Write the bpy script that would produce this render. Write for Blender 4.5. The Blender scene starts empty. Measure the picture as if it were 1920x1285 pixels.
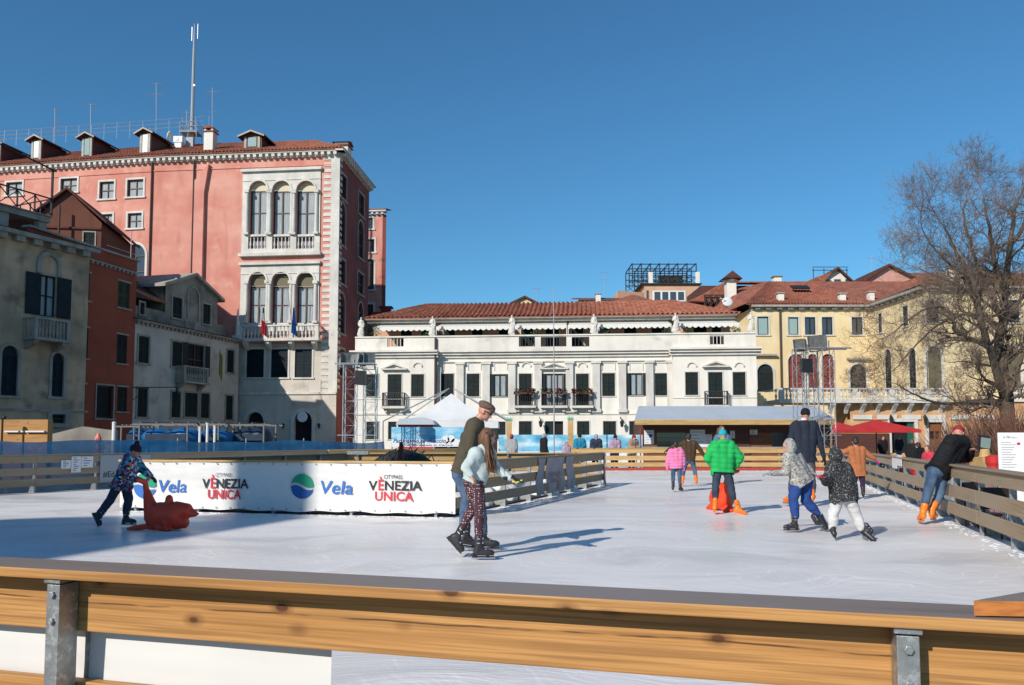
import bpy, bmesh, math, random
from mathutils import Vector, Matrix, noise
R = math.radians
random.seed(7)
scene = bpy.context.scene
col = scene.collection

# ------------------------------------------------------------------ camera
CAMH = 1.35            # metres above the ice (ice is z = 0, the square lies at z = -0.25)
FPX = 1500.0
TH = math.atan(0.064)
SH = 84.0
cam_d = bpy.data.cameras.new('camera')
cam = bpy.data.objects.new('camera', cam_d); col.objects.link(cam)
cam_d.sensor_width = 36; cam_d.lens = FPX/1920*36; cam_d.shift_y = SH/1920
cam_d.clip_start = 0.1; cam_d.clip_end = 3000
cam.location = (0, 0, CAMH); cam.rotation_euler = (R(90)+TH, 0, 0)
scene.camera = cam
# ------------------------------------------------------------------ light
AZ, EL = R(39), R(30)      # direction the light travels (from +Y towards +X), sun elevation
w = bpy.data.worlds.new('World'); scene.world = w; w.use_nodes = True
nt = w.node_tree; nt.nodes.clear()
sk = nt.nodes.new('ShaderNodeTexSky'); sk.sky_type = 'NISHITA'; sk.sun_disc = False
sk.sun_elevation = EL; sk.sun_rotation = AZ+math.pi; sk.air_density = 1.1; sk.dust_density = 0.0; sk.ozone_density = 9.0
bg = nt.nodes.new('ShaderNodeBackground'); bg.inputs[1].default_value = 0.125
ow = nt.nodes.new('ShaderNodeOutputWorld')
tn = nt.nodes.new('ShaderNodeMix'); tn.data_type = 'RGBA'; tn.blend_type = 'MULTIPLY'; tn.inputs[0].default_value = 1; tn.inputs[7].default_value = (0.70, 0.99, 0.93, 1)
nt.links.new(sk.outputs[0], tn.inputs[6]); nt.links.new(tn.outputs[2], bg.inputs[0]); nt.links.new(bg.outputs[0], ow.inputs[0])
sd = bpy.data.lights.new('sun', 'SUN'); sd.energy = 4.9; sd.angle = R(0.5); sd.color = (1.0, 0.94, 0.85)
sun = bpy.data.objects.new('sun', sd); col.objects.link(sun)
LDIR = Vector((math.sin(AZ)*math.cos(EL), math.cos(AZ)*math.cos(EL), -math.sin(EL)))
sun.rotation_euler = LDIR.to_track_quat('-Z', 'Y').to_euler(); sun.location = (-20, -30, 40)
scene.view_settings.view_transform = 'Standard'; scene.view_settings.look = 'None'
scene.view_settings.exposure = 0.0; scene.view_settings.gamma = 1.0

# ------------------------------------------------------------------ sight lines of the photograph -> points in the place
def ray(px, py):
    u = (px-960)/FPX; v = (642.5+SH-py)/FPX
    return Vector((u, math.cos(TH)-v*math.sin(TH), math.sin(TH)+v*math.cos(TH)))
def P(px, py, Y):
    r = ray(px, py); t = Y/r.y
    return Vector((r.x*t, Y, CAMH+r.z*t))
def GP(px, py, z=0.0):
    r = ray(px, py); t = (z-CAMH)/r.z
    return Vector((r.x*t, r.y*t, z))

# ------------------------------------------------------------------ materials
MATS = {}
def lin(c):
    return tuple((x/12.92 if x <= 0.04045 else ((x+0.055)/1.055)**2.4) for x in c)
def pm(name, c1, c2=None, scale=1.0, st=(1, 1, 1), rough=0.8, bump=0.15, bs=30.0, det=6, lo=0.35, hi=0.65,
       c3=None, s3=8.0, lo3=0.55, hi3=0.7, st3=(1, 1, 1), metal=0.0, spec=0.4, alpha=1.0, bst=(1, 1, 1), emis=None, coat=0.0):
    if name in MATS: return MATS[name]
    m = bpy.data.materials.new(name); m.use_nodes = True
    n = m.node_tree.nodes; L = m.node_tree.links
    b = n['Principled BSDF']
    tc = n.new('ShaderNodeTexCoord')
    def noi(sc, stv, d=det):
        mp = n.new('ShaderNodeMapping'); mp.inputs['Scale'].default_value = stv
        L.new(tc.outputs['Object'], mp.inputs[0])
        nn = n.new('ShaderNodeTexNoise'); nn.inputs['Scale'].default_value = sc; nn.inputs['Detail'].default_value = d
        nn.inputs['Roughness'].default_value = 0.62
        L.new(mp.outputs[0], nn.inputs[0]); return nn
    def rmp(src, a, c, colors):
        r = n.new('ShaderNodeValToRGB'); r.color_ramp.elements[0].position = a; r.color_ramp.elements[1].position = c
        r.color_ramp.elements[0].color = (*colors[0], 1); r.color_ramp.elements[1].color = (*colors[1], 1)
        L.new(src, r.inputs[0]); return r
    if c2 is not None:
        base = rmp(noi(scale, st).outputs[0], lo, hi, (c1, c2)).outputs[0]
        if c3 is not None:
            k = rmp(noi(s3, st3).outputs[0], lo3, hi3, ((0, 0, 0), (1, 1, 1)))
            mx = n.new('ShaderNodeMix'); mx.data_type = 'RGBA'
            L.new(k.outputs[0], mx.inputs[0]); L.new(base, mx.inputs[6]); mx.inputs[7].default_value = (*c3, 1)
            base = mx.outputs[2]
        L.new(base, b.inputs['Base Color'])
    else:
        b.inputs['Base Color'].default_value = (*c1, 1)
    if bump > 0:
        bn = n.new('ShaderNodeBump'); bn.inputs['Strength'].default_value = bump; bn.inputs['Distance'].default_value = 0.02
        L.new(noi(bs, bst, 5).outputs[0], bn.inputs['Height']); L.new(bn.outputs[0], b.inputs['Normal'])
    b.inputs['Roughness'].default_value = rough; b.inputs['Metallic'].default_value = metal
    b.inputs['Specular IOR Level'].default_value = spec; b.inputs['Alpha'].default_value = alpha
    b.inputs['Coat Weight'].default_value = coat
    if emis: b.inputs['Emission Color'].default_value = (*emis, 1); b.inputs['Emission Strength'].default_value = 0.3
    MATS[name] = m; return m

def node_mat(name, fn, rough=0.8, spec=0.4):
    if name in MATS: return MATS[name]
    m = bpy.data.materials.new(name); m.use_nodes = True
    n = m.node_tree.nodes; L = m.node_tree.links; b = n['Principled BSDF']
    b.inputs['Roughness'].default_value = rough; b.inputs['Specular IOR Level'].default_value = spec
    tc = n.new('ShaderNodeTexCoord')
    fn(n, L, b, tc.outputs['Object'])
    MATS[name] = m; return m
def _noise(n, L, vec, scale, st=(1, 1, 1), det=6):
    mp = n.new('ShaderNodeMapping'); mp.inputs['Scale'].default_value = st; L.new(vec, mp.inputs[0])
    a = n.new('ShaderNodeTexNoise'); a.inputs['Scale'].default_value = scale; a.inputs['Detail'].default_value = det
    L.new(mp.outputs[0], a.inputs[0]); return a.outputs[0]
def _ramp(n, L, src, stops, const=False):
    r = n.new('ShaderNodeValToRGB')
    if const: r.color_ramp.interpolation = 'CONSTANT'
    e = r.color_ramp.elements
    while len(e) < len(stops): e.new(0.5)
    for q, (p, c) in enumerate(stops): e[q].position = p; e[q].color = (*c, 1)
    L.new(src, r.inputs[0]); return r.outputs[0]
def _mix(n, L, f, a, b):
    m = n.new('ShaderNodeMix'); m.data_type = 'RGBA'; L.new(f, m.inputs[0])
    for sock, v in ((6, a), (7, b)):
        if isinstance(v, tuple): m.inputs[sock].default_value = (*v, 1)
        else: L.new(v, m.inputs[sock])
    return m.outputs[2]
def _bump(n, L, b, src, s=0.3, d=0.02):
    k = n.new('ShaderNodeBump'); k.inputs['Strength'].default_value = s; k.inputs['Distance'].default_value = d
    L.new(src, k.inputs['Height']); L.new(k.outputs[0], b.inputs['Normal'])

BLK, WHT = (0, 0, 0), (1, 1, 1)
def plaster(name, c, dark, patch=None, sc=0.35):
    """lime plaster: broad blotches, vertical run stains, chips where the patch colour shows"""
    def fn(n, L, b, v):
        a = _ramp(n, L, _noise(n, L, v, sc, (1, 1, 1.3), 8), [(0.36, c), (0.64, dark)])
        s = _ramp(n, L, _noise(n, L, v, 1.6, (1, 1, 0.18), 7), [(0.5, BLK), (0.78, (0.55,)*3)])
        o = _mix(n, L, s, a, tuple(x*0.72 for x in dark))
        if patch:
            p = _ramp(n, L, _noise(n, L, v, 0.8, (1, 1, 1.2), 9), [(0.56, BLK), (0.72, (0.75,)*3)])
            o = _mix(n, L, p, o, patch)
        L.new(o, b.inputs['Base Color']); _bump(n, L, b, _noise(n, L, v, 14, det=6), 0.25, 0.02)
    return node_mat(name, fn, 0.9, 0.2)

M = {}
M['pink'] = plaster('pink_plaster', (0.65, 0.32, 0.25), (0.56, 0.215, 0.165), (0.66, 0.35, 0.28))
M['pinkshade'] = plaster('pink_plaster_shaded', (0.27, 0.085, 0.072), (0.20, 0.06, 0.052))  # pink plaster with the shade of the sunless side darkened into its colour
M['white'] = plaster('white_plaster', (0.77, 0.73, 0.655), (0.70, 0.66, 0.59))
M['white2'] = plaster('white_plaster_stained', (0.77, 0.73, 0.655), (0.66, 0.62, 0.55), (0.46, 0.43, 0.38))
M['grey'] = plaster('grey_plaster', (0.58, 0.51, 0.44), (0.47, 0.41, 0.345), (0.27, 0.235, 0.19), 0.5)
M['greydirty'] = plaster('weathered_plaster', (0.33, 0.30, 0.255), (0.19, 0.175, 0.15), (0.10, 0.095, 0.085), 0.6)
M['ochre'] = plaster('ochre_plaster', (0.60, 0.41, 0.265), (0.33, 0.245, 0.17), (0.15, 0.125, 0.10), 0.45)
M['red'] = plaster('brick_red_plaster', (0.33, 0.085, 0.048), (0.27, 0.068, 0.04))
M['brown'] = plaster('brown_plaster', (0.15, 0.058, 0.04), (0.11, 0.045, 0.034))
M['yellow'] = plaster('yellow_plaster', (0.74, 0.60, 0.36), (0.69, 0.54, 0.30), (0.64, 0.53, 0.37))
M['salmon'] = plaster('salmon_plaster', (0.62, 0.39, 0.26), (0.55, 0.33, 0.22))
M['rose'] = plaster('rose_plaster', (0.60, 0.33, 0.27), (0.52, 0.27, 0.22))
M['terra'] = plaster('terracotta_stone', (0.62, 0.36, 0.18), (0.50, 0.27, 0.13), (0.62, 0.50, 0.34), 0.9)
M['stone'] = pm('istrian_stone', (0.66, 0.63, 0.57), (0.50, 0.475, 0.43), 1.2, (1, 1, 0.5), 0.8, 0.15, 18, c3=(0.30, 0.29, 0.27), s3=2.2, lo3=0.62, hi3=0.8)
M['stoneg'] = pm('weathered_stone', (0.38, 0.345, 0.30), (0.24, 0.22, 0.19), 1.6, (1, 1, 0.5), 0.85, 0.2, 14)
M['stonelow'] = plaster('ashlar_wall', (0.60, 0.54, 0.465), (0.49, 0.44, 0.375), (0.32, 0.27, 0.21))
M['cream'] = pm('cream_blind', (0.62, 0.55, 0.40), rough=0.8, bump=0)
M['olive'] = pm('olive_blind', (0.15, 0.135, 0.085), rough=0.8, bump=0)
M['shut'] = pm('green_shutter_paint', (0.010, 0.017, 0.017), (0.018, 0.026, 0.025), 3, rough=0.7, spec=0.25, bump=0.1, bs=20)
M['shutblue'] = pm('teal_shutter_paint', (0.008, 0.014, 0.020), (0.014, 0.024, 0.03), 3, rough=0.7, spec=0.25, bump=0.1, bs=20)
M['shutgr'] = pm('mossy_shutter_paint', (0.022, 0.036, 0.014), (0.035, 0.05, 0.022), 3, rough=0.6, bump=0.1, bs=20)
M['dark'] = pm('dark_interior', (0.012, 0.012, 0.013), rough=0.9, bump=0)
M['glass'] = pm('window_glass', (0.05, 0.06, 0.07), rough=0.06, bump=0, spec=0.9)
M['glasst'] = pm('pale_window_glass', (0.28, 0.38, 0.36), rough=0.12, bump=0, spec=0.9)
M['curtain'] = pm('net_curtain', (0.36, 0.40, 0.41), (0.20, 0.24, 0.26), 5, (6, 6, 0.3), 0.7, 0.3, 8, bst=(6, 6, 0.3), spec=0.7)
M['framew'] = pm('brown_window_frame', (0.085, 0.032, 0.020), rough=0.5, bump=0)
M['whitepaint'] = pm('white_paint', (0.72, 0.72, 0.70), rough=0.5, bump=0.05)
M['iron'] = pm('black_iron', (0.022, 0.022, 0.024), rough=0.5, bump=0.05)
M['galv'] = pm('galvanised_steel', (0.36, 0.375, 0.38), (0.24, 0.255, 0.26), 22, rough=0.42, bump=0.1, bs=60, metal=0.55, det=8, c3=(0.46, 0.47, 0.47), s3=40, lo3=0.55, hi3=0.62)
M['alu'] = pm('aluminium', (0.62, 0.63, 0.65), rough=0.35, bump=0.02, metal=0.8)
M['pole'] = pm('grey_pole', (0.33, 0.34, 0.35), rough=0.5, bump=0)
M['gutter'] = pm('dull_gutter_metal', (0.40, 0.37, 0.32), (0.28, 0.26, 0.23), 2, rough=0.6, bump=0.05)
M['pipe'] = pm('dark_rain_pipe', (0.06, 0.035, 0.03), rough=0.6, bump=0)
def fn_tile(n, L, b, v):
    a = _ramp(n, L, _noise(n, L, v, 1.1, det=8), [(0.3, (0.32, 0.105, 0.065)), (0.7, (0.19, 0.068, 0.048))])
    vo = n.new('ShaderNodeTexVoronoi'); vo.inputs['Scale'].default_value = 3.6
    L.new(v, vo.inputs[0])
    bw = n.new('ShaderNodeRGBToBW'); L.new(vo.outputs['Color'], bw.inputs[0])
    k = _ramp(n, L, bw.outputs[0], [(0.3, BLK), (0.75, (0.7,)*3)])
    o = _mix(n, L, k, a, (0.37, 0.155, 0.10))
    k2 = _ramp(n, L, _noise(n, L, v, 0.5, det=9), [(0.55, BLK), (0.7, (0.6,)*3)])
    o = _mix(n, L, k2, o, (0.12, 0.07, 0.05))
    L.new(o, b.inputs['Base Color']); _bump(n, L, b, _noise(n, L, v, 9, det=5), 0.6, 0.04)
M['tile'] = node_mat('terracotta_roof_tile', fn_tile, 0.9, 0.15)
def fn_tiled(n, L, b, v):
    a = _ramp(n, L, _noise(n, L, v, 2.1, det=8), [(0.3, (0.13, 0.055, 0.04)), (0.7, (0.07, 0.035, 0.03))])
    L.new(a, b.inputs['Base Color']); _bump(n, L, b, _noise(n, L, v, 9, det=5), 0.6, 0.04)
M['tiled'] = node_mat('old_dark_roof_tile', fn_tiled, 0.9, 0.15)

def wood(name, c1, c2, knot, grey=None, rough=0.55, crack=None):
    """boards along the object's X axis"""
    def fn(n, L, b, v):
        g = _noise(n, L, v, 4.0, (0.22, 3.0, 2.6), 9)
        g2 = _noise(n, L, v, 26.0, (0.05, 4.0, 3.0), 6)
        a = _ramp(n, L, g, [(0.36, c1), (0.52, tuple((x+y)/2 for x, y in zip(c1, c2))), (0.66, c2)])
        f = _ramp(n, L, g2, [(0.47, BLK), (0.62, (0.75,)*3)])
        a = _mix(n, L, f, a, tuple(x*0.62 for x in c2))
        mp = n.new('ShaderNodeMapping'); mp.inputs['Scale'].default_value = (4.2, 0.0, 7.5); L.new(v, mp.inputs[0])
        vo = n.new('ShaderNodeTexVoronoi'); vo.inputs['Scale'].default_value = 1.0; L.new(mp.outputs[0], vo.inputs[0])
        g3 = _noise(n, L, v, 60.0, (0.05, 2.6, 3.2), 5); f3 = _ramp(n, L, g3, [(0.42, BLK), (0.66, (0.6,)*3)])
        a = _mix(n, L, f3, a, tuple(x*0.72 for x in c2))
        kk = _ramp(n, L, vo.outputs['Distance'], [(0.07, WHT), (0.10, (0.5,)*3), (0.20, BLK)])
        a = _mix(n, L, kk, a, knot)
        if crack:
            sx = n.new('ShaderNodeSeparateXYZ'); L.new(v, sx.inputs[0])
            w1 = _noise(n, L, v, 1.3, (1, 0, 0), 5); w2 = _noise(n, L, v, 2.2, (1, 0, 0), 3)
            ma = n.new('ShaderNodeMath'); ma.operation = 'MULTIPLY_ADD'; L.new(w1, ma.inputs[0]); ma.inputs[1].default_value = 0.05; ma.inputs[2].default_value = crack-0.025
            mb_ = n.new('ShaderNodeMath'); mb_.operation = 'SUBTRACT'; L.new(sx.outputs[2], mb_.inputs[0]); L.new(ma.outputs[0], mb_.inputs[1])
            mc = n.new('ShaderNodeMath'); mc.operation = 'ABSOLUTE'; L.new(mb_.outputs[0], mc.inputs[0])
            k1 = _ramp(n, L, mc.outputs[0], [(0.0008, WHT), (0.0028, BLK)]); k2 = _ramp(n, L, w2, [(0.46, BLK), (0.52, WHT)])
            md = n.new('ShaderNodeMix'); md.data_type = 'RGBA'; md.blend_type = 'MULTIPLY'; md.inputs[0].default_value = 1; L.new(k1, md.inputs[6]); L.new(k2, md.inputs[7])
            a = _mix(n, L, md.outputs[2], a, (0.05, 0.018, 0.006))
        if grey:
            q = _ramp(n, L, _noise(n, L, v, 1.1, (0.35, 1, 1), 8), [(0.38, (0.95,)*3), (0.64, (0.35,)*3)])
            a = _mix(n, L, q, a, grey)
        L.new(a, b.inputs['Base Color']); _bump(n, L, b, g2, 0.35, 0.004)
    return node_mat(name, fn, rough, 0.35)
M['wood'] = wood('new_pine_board', (0.55, 0.285, 0.098), (0.43, 0.205, 0.062), (0.10, 0.035, 0.012), None, 0.55, 0.838)
M['woody'] = wood('pale_pine_board', (0.62, 0.42, 0.19), (0.50, 0.31, 0.12), (0.20, 0.10, 0.03))
M['woodg'] = wood('weathered_board', (0.44, 0.31, 0.175), (0.28, 0.19, 0.105), (0.09, 0.06, 0.035), (0.34, 0.27, 0.19), 0.8)
M['woodtop'] = wood('grey_rail_top', (0.31, 0.215, 0.155), (0.16, 0.11, 0.085), (0.05, 0.036, 0.03), (0.25, 0.205, 0.175), 0.5)
M['woodend'] = wood('orange_sawn_plank', (0.66, 0.26, 0.07), (0.52, 0.18, 0.045), (0.2, 0.07, 0.02))
M['hutw'] = wood('reddish_hut_cladding', (0.30, 0.115, 0.055), (0.22, 0.075, 0.035), (0.1, 0.03, 0.02))
M['hutd'] = pm('dark_brown_board', (0.11, 0.038, 0.026), (0.075, 0.026, 0.02), 3, (0.2, 1, 4), rough=0.6, bump=0.1)
def fn_banner(n, L, b, v):
    a = _ramp(n, L, _noise(n, L, v, 1.5, (0.6, 1, 2.4), 6), [(0.35, (0.70, 0.69, 0.665)), (0.7, (0.64, 0.63, 0.61))])
    k = _ramp(n, L, _noise(n, L, v, 5, (0.5, 1, 1.0), 9), [(0.66, BLK), (0.78, (0.4,)*3)])
    L.new(_mix(n, L, k, a, (0.5, 0.49, 0.47)), b.inputs['Base Color']); _bump(n, L, b, _noise(n, L, v, 2.0, (0.35, 1, 1.6), 2), 0.6, 0.06)
M['vinyl'] = node_mat('white_vinyl', fn_banner, 0.5, 0.4)
M['vinylg'] = pm('grey_translucent_vinyl', (0.33, 0.32, 0.34), (0.24, 0.235, 0.25), 3, (1, 1, 0.3), 0.5, 0.3, 6, bst=(2, 1, 0.3))
M['netb'] = pm('blue_net', (0.08, 0.34, 0.55), (0.05, 0.23, 0.42), 2.5, (0.6, 1, 1.6), 0.6, 0.5, 5, c3=(0.36, 0.50, 0.60), s3=2.6, lo3=0.58, hi3=0.74, alpha=0.9)
M['tarp'] = pm('blue_tarpaulin', (0.012, 0.14, 0.36), (0.008, 0.08, 0.22), 2.0, rough=0.4, bump=0.5, bs=5)
M['tarpd'] = pm('dark_blue_tarpaulin', (0.012, 0.035, 0.075), (0.01, 0.02, 0.04), 2.0, rough=0.5, bump=0.5, bs=5)
def fn_sky(n, L, b, v):
    a = _ramp(n, L, _noise(n, L, v, 0.9, (1, 1, 2.2), 5), [(0.35, (0.07, 0.30, 0.52)), (0.5, (0.20, 0.50, 0.68)), (0.66, (0.62, 0.74, 0.78))])
    L.new(a, b.inputs['Base Color']); _bump(n, L, b, _noise(n, L, v, 1.2, det=3), 0.4, 0.1)
M['bluebanner'] = node_mat('blue_cloud_print', fn_sky, 0.5)
M['tent'] = pm('white_tent_canvas', (0.72, 0.72, 0.71), (0.63, 0.63, 0.63), 0.9, rough=0.6, bump=0.2, bs=2.5)
M['awn'] = pm('cream_awning', (0.74, 0.72, 0.66), (0.66, 0.64, 0.59), 2, (4, 1, 1), rough=0.8, bump=0.1)
M['redbr'] = pm('red_parasol_cloth', (0.52, 0.030, 0.028), (0.42, 0.022, 0.024), 1.2, rough=0.75, bump=0.2, bs=4)
M['sheet'] = pm('white_roof_sheet', (0.50, 0.55, 0.60), (0.43, 0.48, 0.53), 0.8, rough=0.4, bump=0.1)
M['snow'] = pm('scraped_snow', (0.80, 0.80, 0.80), (0.66, 0.67, 0.69), 3, rough=0.8, bump=0.8, bs=8)
M['black'] = pm('black_plastic', (0.016, 0.016, 0.018), rough=0.42, bump=0.05)
M['rubber'] = pm('dark_rubber', (0.03, 0.028, 0.028), rough=0.8, bump=0.3, bs=6)
M['redk'] = pm('red_kickboard', (0.36, 0.045, 0.04), (0.28, 0.05, 0.045), 2, rough=0.7, bump=0.1)
M['paper'] = pm('printed_paper', (0.72, 0.72, 0.72), rough=0.7, bump=0)
M['ink'] = pm('black_ink', (0.02, 0.02, 0.022), rough=0.6, bump=0)
M['inkr'] = pm('red_ink', (0.60, 0.035, 0.055), rough=0.6, bump=0)
M['inkb'] = pm('blue_ink', (0.035, 0.15, 0.47), rough=0.6, bump=0)
M['inkg'] = pm('green_ink', (0.01, 0.30, 0.16), rough=0.6, bump=0)
M['inkn'] = pm('navy_ink', (0.01, 0.10, 0.33), rough=0.6, bump=0)
M['inkgr'] = pm('grey_ink', (0.16, 0.15, 0.17), rough=0.6, bump=0)
M['seal'] = pm('orange_red_plastic', (0.76, 0.060, 0.018), (0.68, 0.05, 0.016), 2, rough=0.38, bump=0.04, bs=9)
M['orange'] = pm('orange_boot_shell', (0.85, 0.20, 0.010), (0.75, 0.16, 0.01), 9, rough=0.35, bump=0.05)
M['bootb'] = pm('black_boot_shell', (0.020, 0.020, 0.023), (0.035, 0.035, 0.04), 14, rough=0.4, bump=0.15, bs=30)
M['buckle'] = pm('silver_buckle', (0.6, 0.6, 0.62), rough=0.3, bump=0, metal=0.7)
M['blade'] = pm('steel_blade', (0.5, 0.5, 0.52), rough=0.25, bump=0, metal=0.9)
M['skin'] = pm('skin', (0.56, 0.29, 0.20), (0.50, 0.23, 0.16), 14, rough=0.5, bump=0.05, bs=90)
M['hairb'] = pm('brown_hair', (0.20, 0.10, 0.05), (0.09, 0.045, 0.022), 9, (6, 6, 0.7), 0.5, 0.6, 22, bst=(4, 4, 0.5))
M['haird'] = pm('dark_hair', (0.03, 0.02, 0.015), (0.015, 0.01, 0.01), 9, (6, 6, 0.7), 0.45, 0.6, 22, bst=(4, 4, 0.5))
M['bark'] = pm('tree_bark', (0.135, 0.10, 0.072), (0.07, 0.053, 0.04), 5, (1, 1, 0.4), 0.9, 0.7, 14, bst=(1, 1, 0.35))
M['twig'] = pm('twig_bark', (0.20, 0.145, 0.11), (0.13, 0.095, 0.072), 2, rough=0.9, bump=0)
M['leaf'] = pm('dark_leaf', (0.035, 0.060, 0.022), (0.055, 0.085, 0.03), 5, rough=0.7, bump=0)
M['flower'] = pm('red_geranium', (0.30, 0.035, 0.05), (0.12, 0.05, 0.04), 9, rough=0.7, bump=0)
M['bulb'] = pm('floodlight_glass', (0.13, 0.14, 0.135), (0.08, 0.085, 0.085), 8, rough=0.35, bump=0, spec=0.5)
M['copper'] = pm('painted_bollard', (0.75, 0.2, 0.12), rough=0.5, bump=0)
def cloth(name, c, c2=None, b=0.25, rough=0.85, sc=6):
    return pm(name, c, c2 or tuple(x*0.8 for x in c), sc, rough=rough, bump=b, bs=14, spec=0.2)
def fn_multi(n, L, b, v):
    vo = n.new('ShaderNodeTexVoronoi'); vo.inputs['Scale'].default_value = 27; L.new(v, vo.inputs[0])
    sp = n.new('ShaderNodeSeparateColor'); L.new(vo.outputs['Color'], sp.inputs[0])
    o = _ramp(n, L, sp.outputs[0], [(0.0, (0.02, 0.03, 0.06)), (0.22, (0.03, 0.24, 0.36)), (0.42, (0.62, 0.66, 0.7)), (0.55, (0.015, 0.02, 0.04)), (0.7, (0.34, 0.03, 0.14)), (0.86, (0.10, 0.34, 0.42)), (0.95, (0.75, 0.16, 0.03))], True)
    L.new(o, b.inputs['Base Color'])
M['multi'] = node_mat('multicolour_print_fabric', fn_multi, 0.7)
def fn_camo(n, L, b, v):
    o = _ramp(n, L, _noise(n, L, v, 11, (1, 1, 2.2), 4), [(0.38, (0.50, 0.48, 0.45)), (0.44, (0.14, 0.13, 0.12)), (0.50, (0.55, 0.53, 0.49)), (0.55, (0.05, 0.046, 0.042)), (0.62, (0.42, 0.40, 0.37))])
    L.new(o, b.inputs['Base Color'])
M['camo'] = node_mat('grey_camouflage_fabric', fn_camo, 0.85)
def fn_speck(n, L, b, v):
    o = _ramp(n, L, _noise(n, L, v, 55, det=3), [(0.55, (0.018, 0.018, 0.02)), (0.66, (0.22, 0.22, 0.22))])
    L.new(o, b.inputs['Base Color'])
M['speck'] = node_mat('black_speckled_fabric', fn_speck, 0.85)
def fn_dots(n, L, b, v):
    vo = n.new('ShaderNodeTexVoronoi'); vo.inputs['Scale'].default_value = 38; vo.inputs['Randomness'].default_value = 0.35; L.new(v, vo.inputs[0])
    o = _ramp(n, L, vo.outputs['Distance'], [(0.0, (0.62, 0.50, 0.52)), (0.24, (0.55, 0.44, 0.46)), (0.32, (0.060, 0.022, 0.032))])
    L.new(o, b.inputs['Base Color'])
M['dots'] = node_mat('plum_polka_dot_fabric', fn_dots, 0.85)
def fn_jean(n, L, b, v):
    o = _ramp(n, L, _noise(n, L, v, 7, (1, 1, 0.5), 5), [(0.35, (0.085, 0.145, 0.235)), (0.65, (0.03, 0.058, 0.11))])
    L.new(o, b.inputs['Base Color']); _bump(n, L, b, _noise(n, L, v, 12, det=4), 0.4, 0.02)
M['jean'] = node_mat('blue_denim', fn_jean, 0.85)
M['jeand'] = cloth('dark_denim', (0.022, 0.032, 0.055), (0.045, 0.06, 0.09))
M['skirt'] = cloth('rust_brown_cloth', (0.42, 0.16, 0.065))
C_ = lambda n, c, **k: M.setdefault(n, cloth(n, c, **k))
def fn_ice(n, L, b, v):
    a = _ramp(n, L, _noise(n, L, v, 0.22, (1, 1, 1), 8), [(0.33, (0.71, 0.67, 0.64)), (0.67, (0.84, 0.80, 0.765))])
    wn = n.new('ShaderNodeTexNoise'); wn.inputs['Scale'].default_value = 0.55; wn.inputs['Detail'].default_value = 2; L.new(v, wn.inputs[0])
    wm = n.new('ShaderNodeVectorMath'); wm.operation = 'MULTIPLY_ADD'; L.new(wn.outputs['Color'], wm.inputs[0]); wm.inputs[1].default_value = (2.2, 2.2, 0); L.new(v, wm.inputs[2]); v0 = v; v = wm.outputs[0]
    # skate scratches: long thin streaks running several ways
    s = None
    for q, (ang, sc) in enumerate(((0.12, 5.0), (0.55, 7.0), (-0.35, 6.0), (1.3, 9.0))):
        mp0 = n.new('ShaderNodeMapping'); mp0.inputs['Rotation'].default_value = (0, 0, ang); L.new(v, mp0.inputs[0])
        k = _noise(n, L, mp0.outputs[0], sc, (0.10, 3.2, 1), 7)
        k = _ramp(n, L, k, [(0.56, BLK), (0.66, (0.42,)*3)])
        if s is None: s = k
        else:
            m = n.new('ShaderNodeMix'); m.data_type = 'RGBA'; m.blend_type = 'ADD'; m.inputs[0].default_value = 1
            L.new(s, m.inputs[6]); L.new(k, m.inputs[7]); s = m.outputs[2]
    a = _mix(n, L, s, a, (0.93, 0.90, 0.87))
    d = _ramp(n, L, _noise(n, L, v, 0.8, (0.45, 1.4, 1), 12), [(0.50, BLK), (0.70, (0.7,)*3)])
    a = _mix(n, L, d, a, (0.50, 0.49, 0.475))
    L.new(a, b.inputs['Base Color'])
    r = _ramp(n, L, _noise(n, L, v, 0.30, (0.5, 1.4, 1), 7), [(0.42, (0.5,)*3), (0.66, (0.22,)*3)])
    L.new(r, b.inputs['Roughness']); _bump(n, L, b, _noise(n, L, v, 7, (0.6, 2.4, 1), 10), 0.5, 0.015)
M['ice'] = node_mat('skated_ice', fn_ice, 0.3, 0.5)
def fn_pave(n, L, b, v):
    br = n.new('ShaderNodeTexBrick'); br.inputs['Scale'].default_value = 1.0
    br.inputs['Color1'].default_value = (0.22, 0.21, 0.19, 1); br.inputs['Color2'].default_value = (0.17, 0.165, 0.155, 1)
    br.inputs['Mortar'].default_value = (0.08, 0.078, 0.07, 1); br.inputs['Mortar Size'].default_value = 0.012
    br.inputs['Brick Width'].default_value = 0.9; br.inputs['Row Height'].default_value = 0.45
    L.new(v, br.inputs[0])
    k = _ramp(n, L, _noise(n, L, v, 0.6, det=8), [(0.4, BLK), (0.7, (0.6,)*3)])
    L.new(_mix(n, L, k, br.outputs[0], (0.11, 0.105, 0.10)), b.inputs['Base Color']); _bump(n, L, b, _noise(n, L, v, 9, det=6), 0.2)
M['pave'] = node_mat('trachyte_paving', fn_pave, 0.8)

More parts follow.
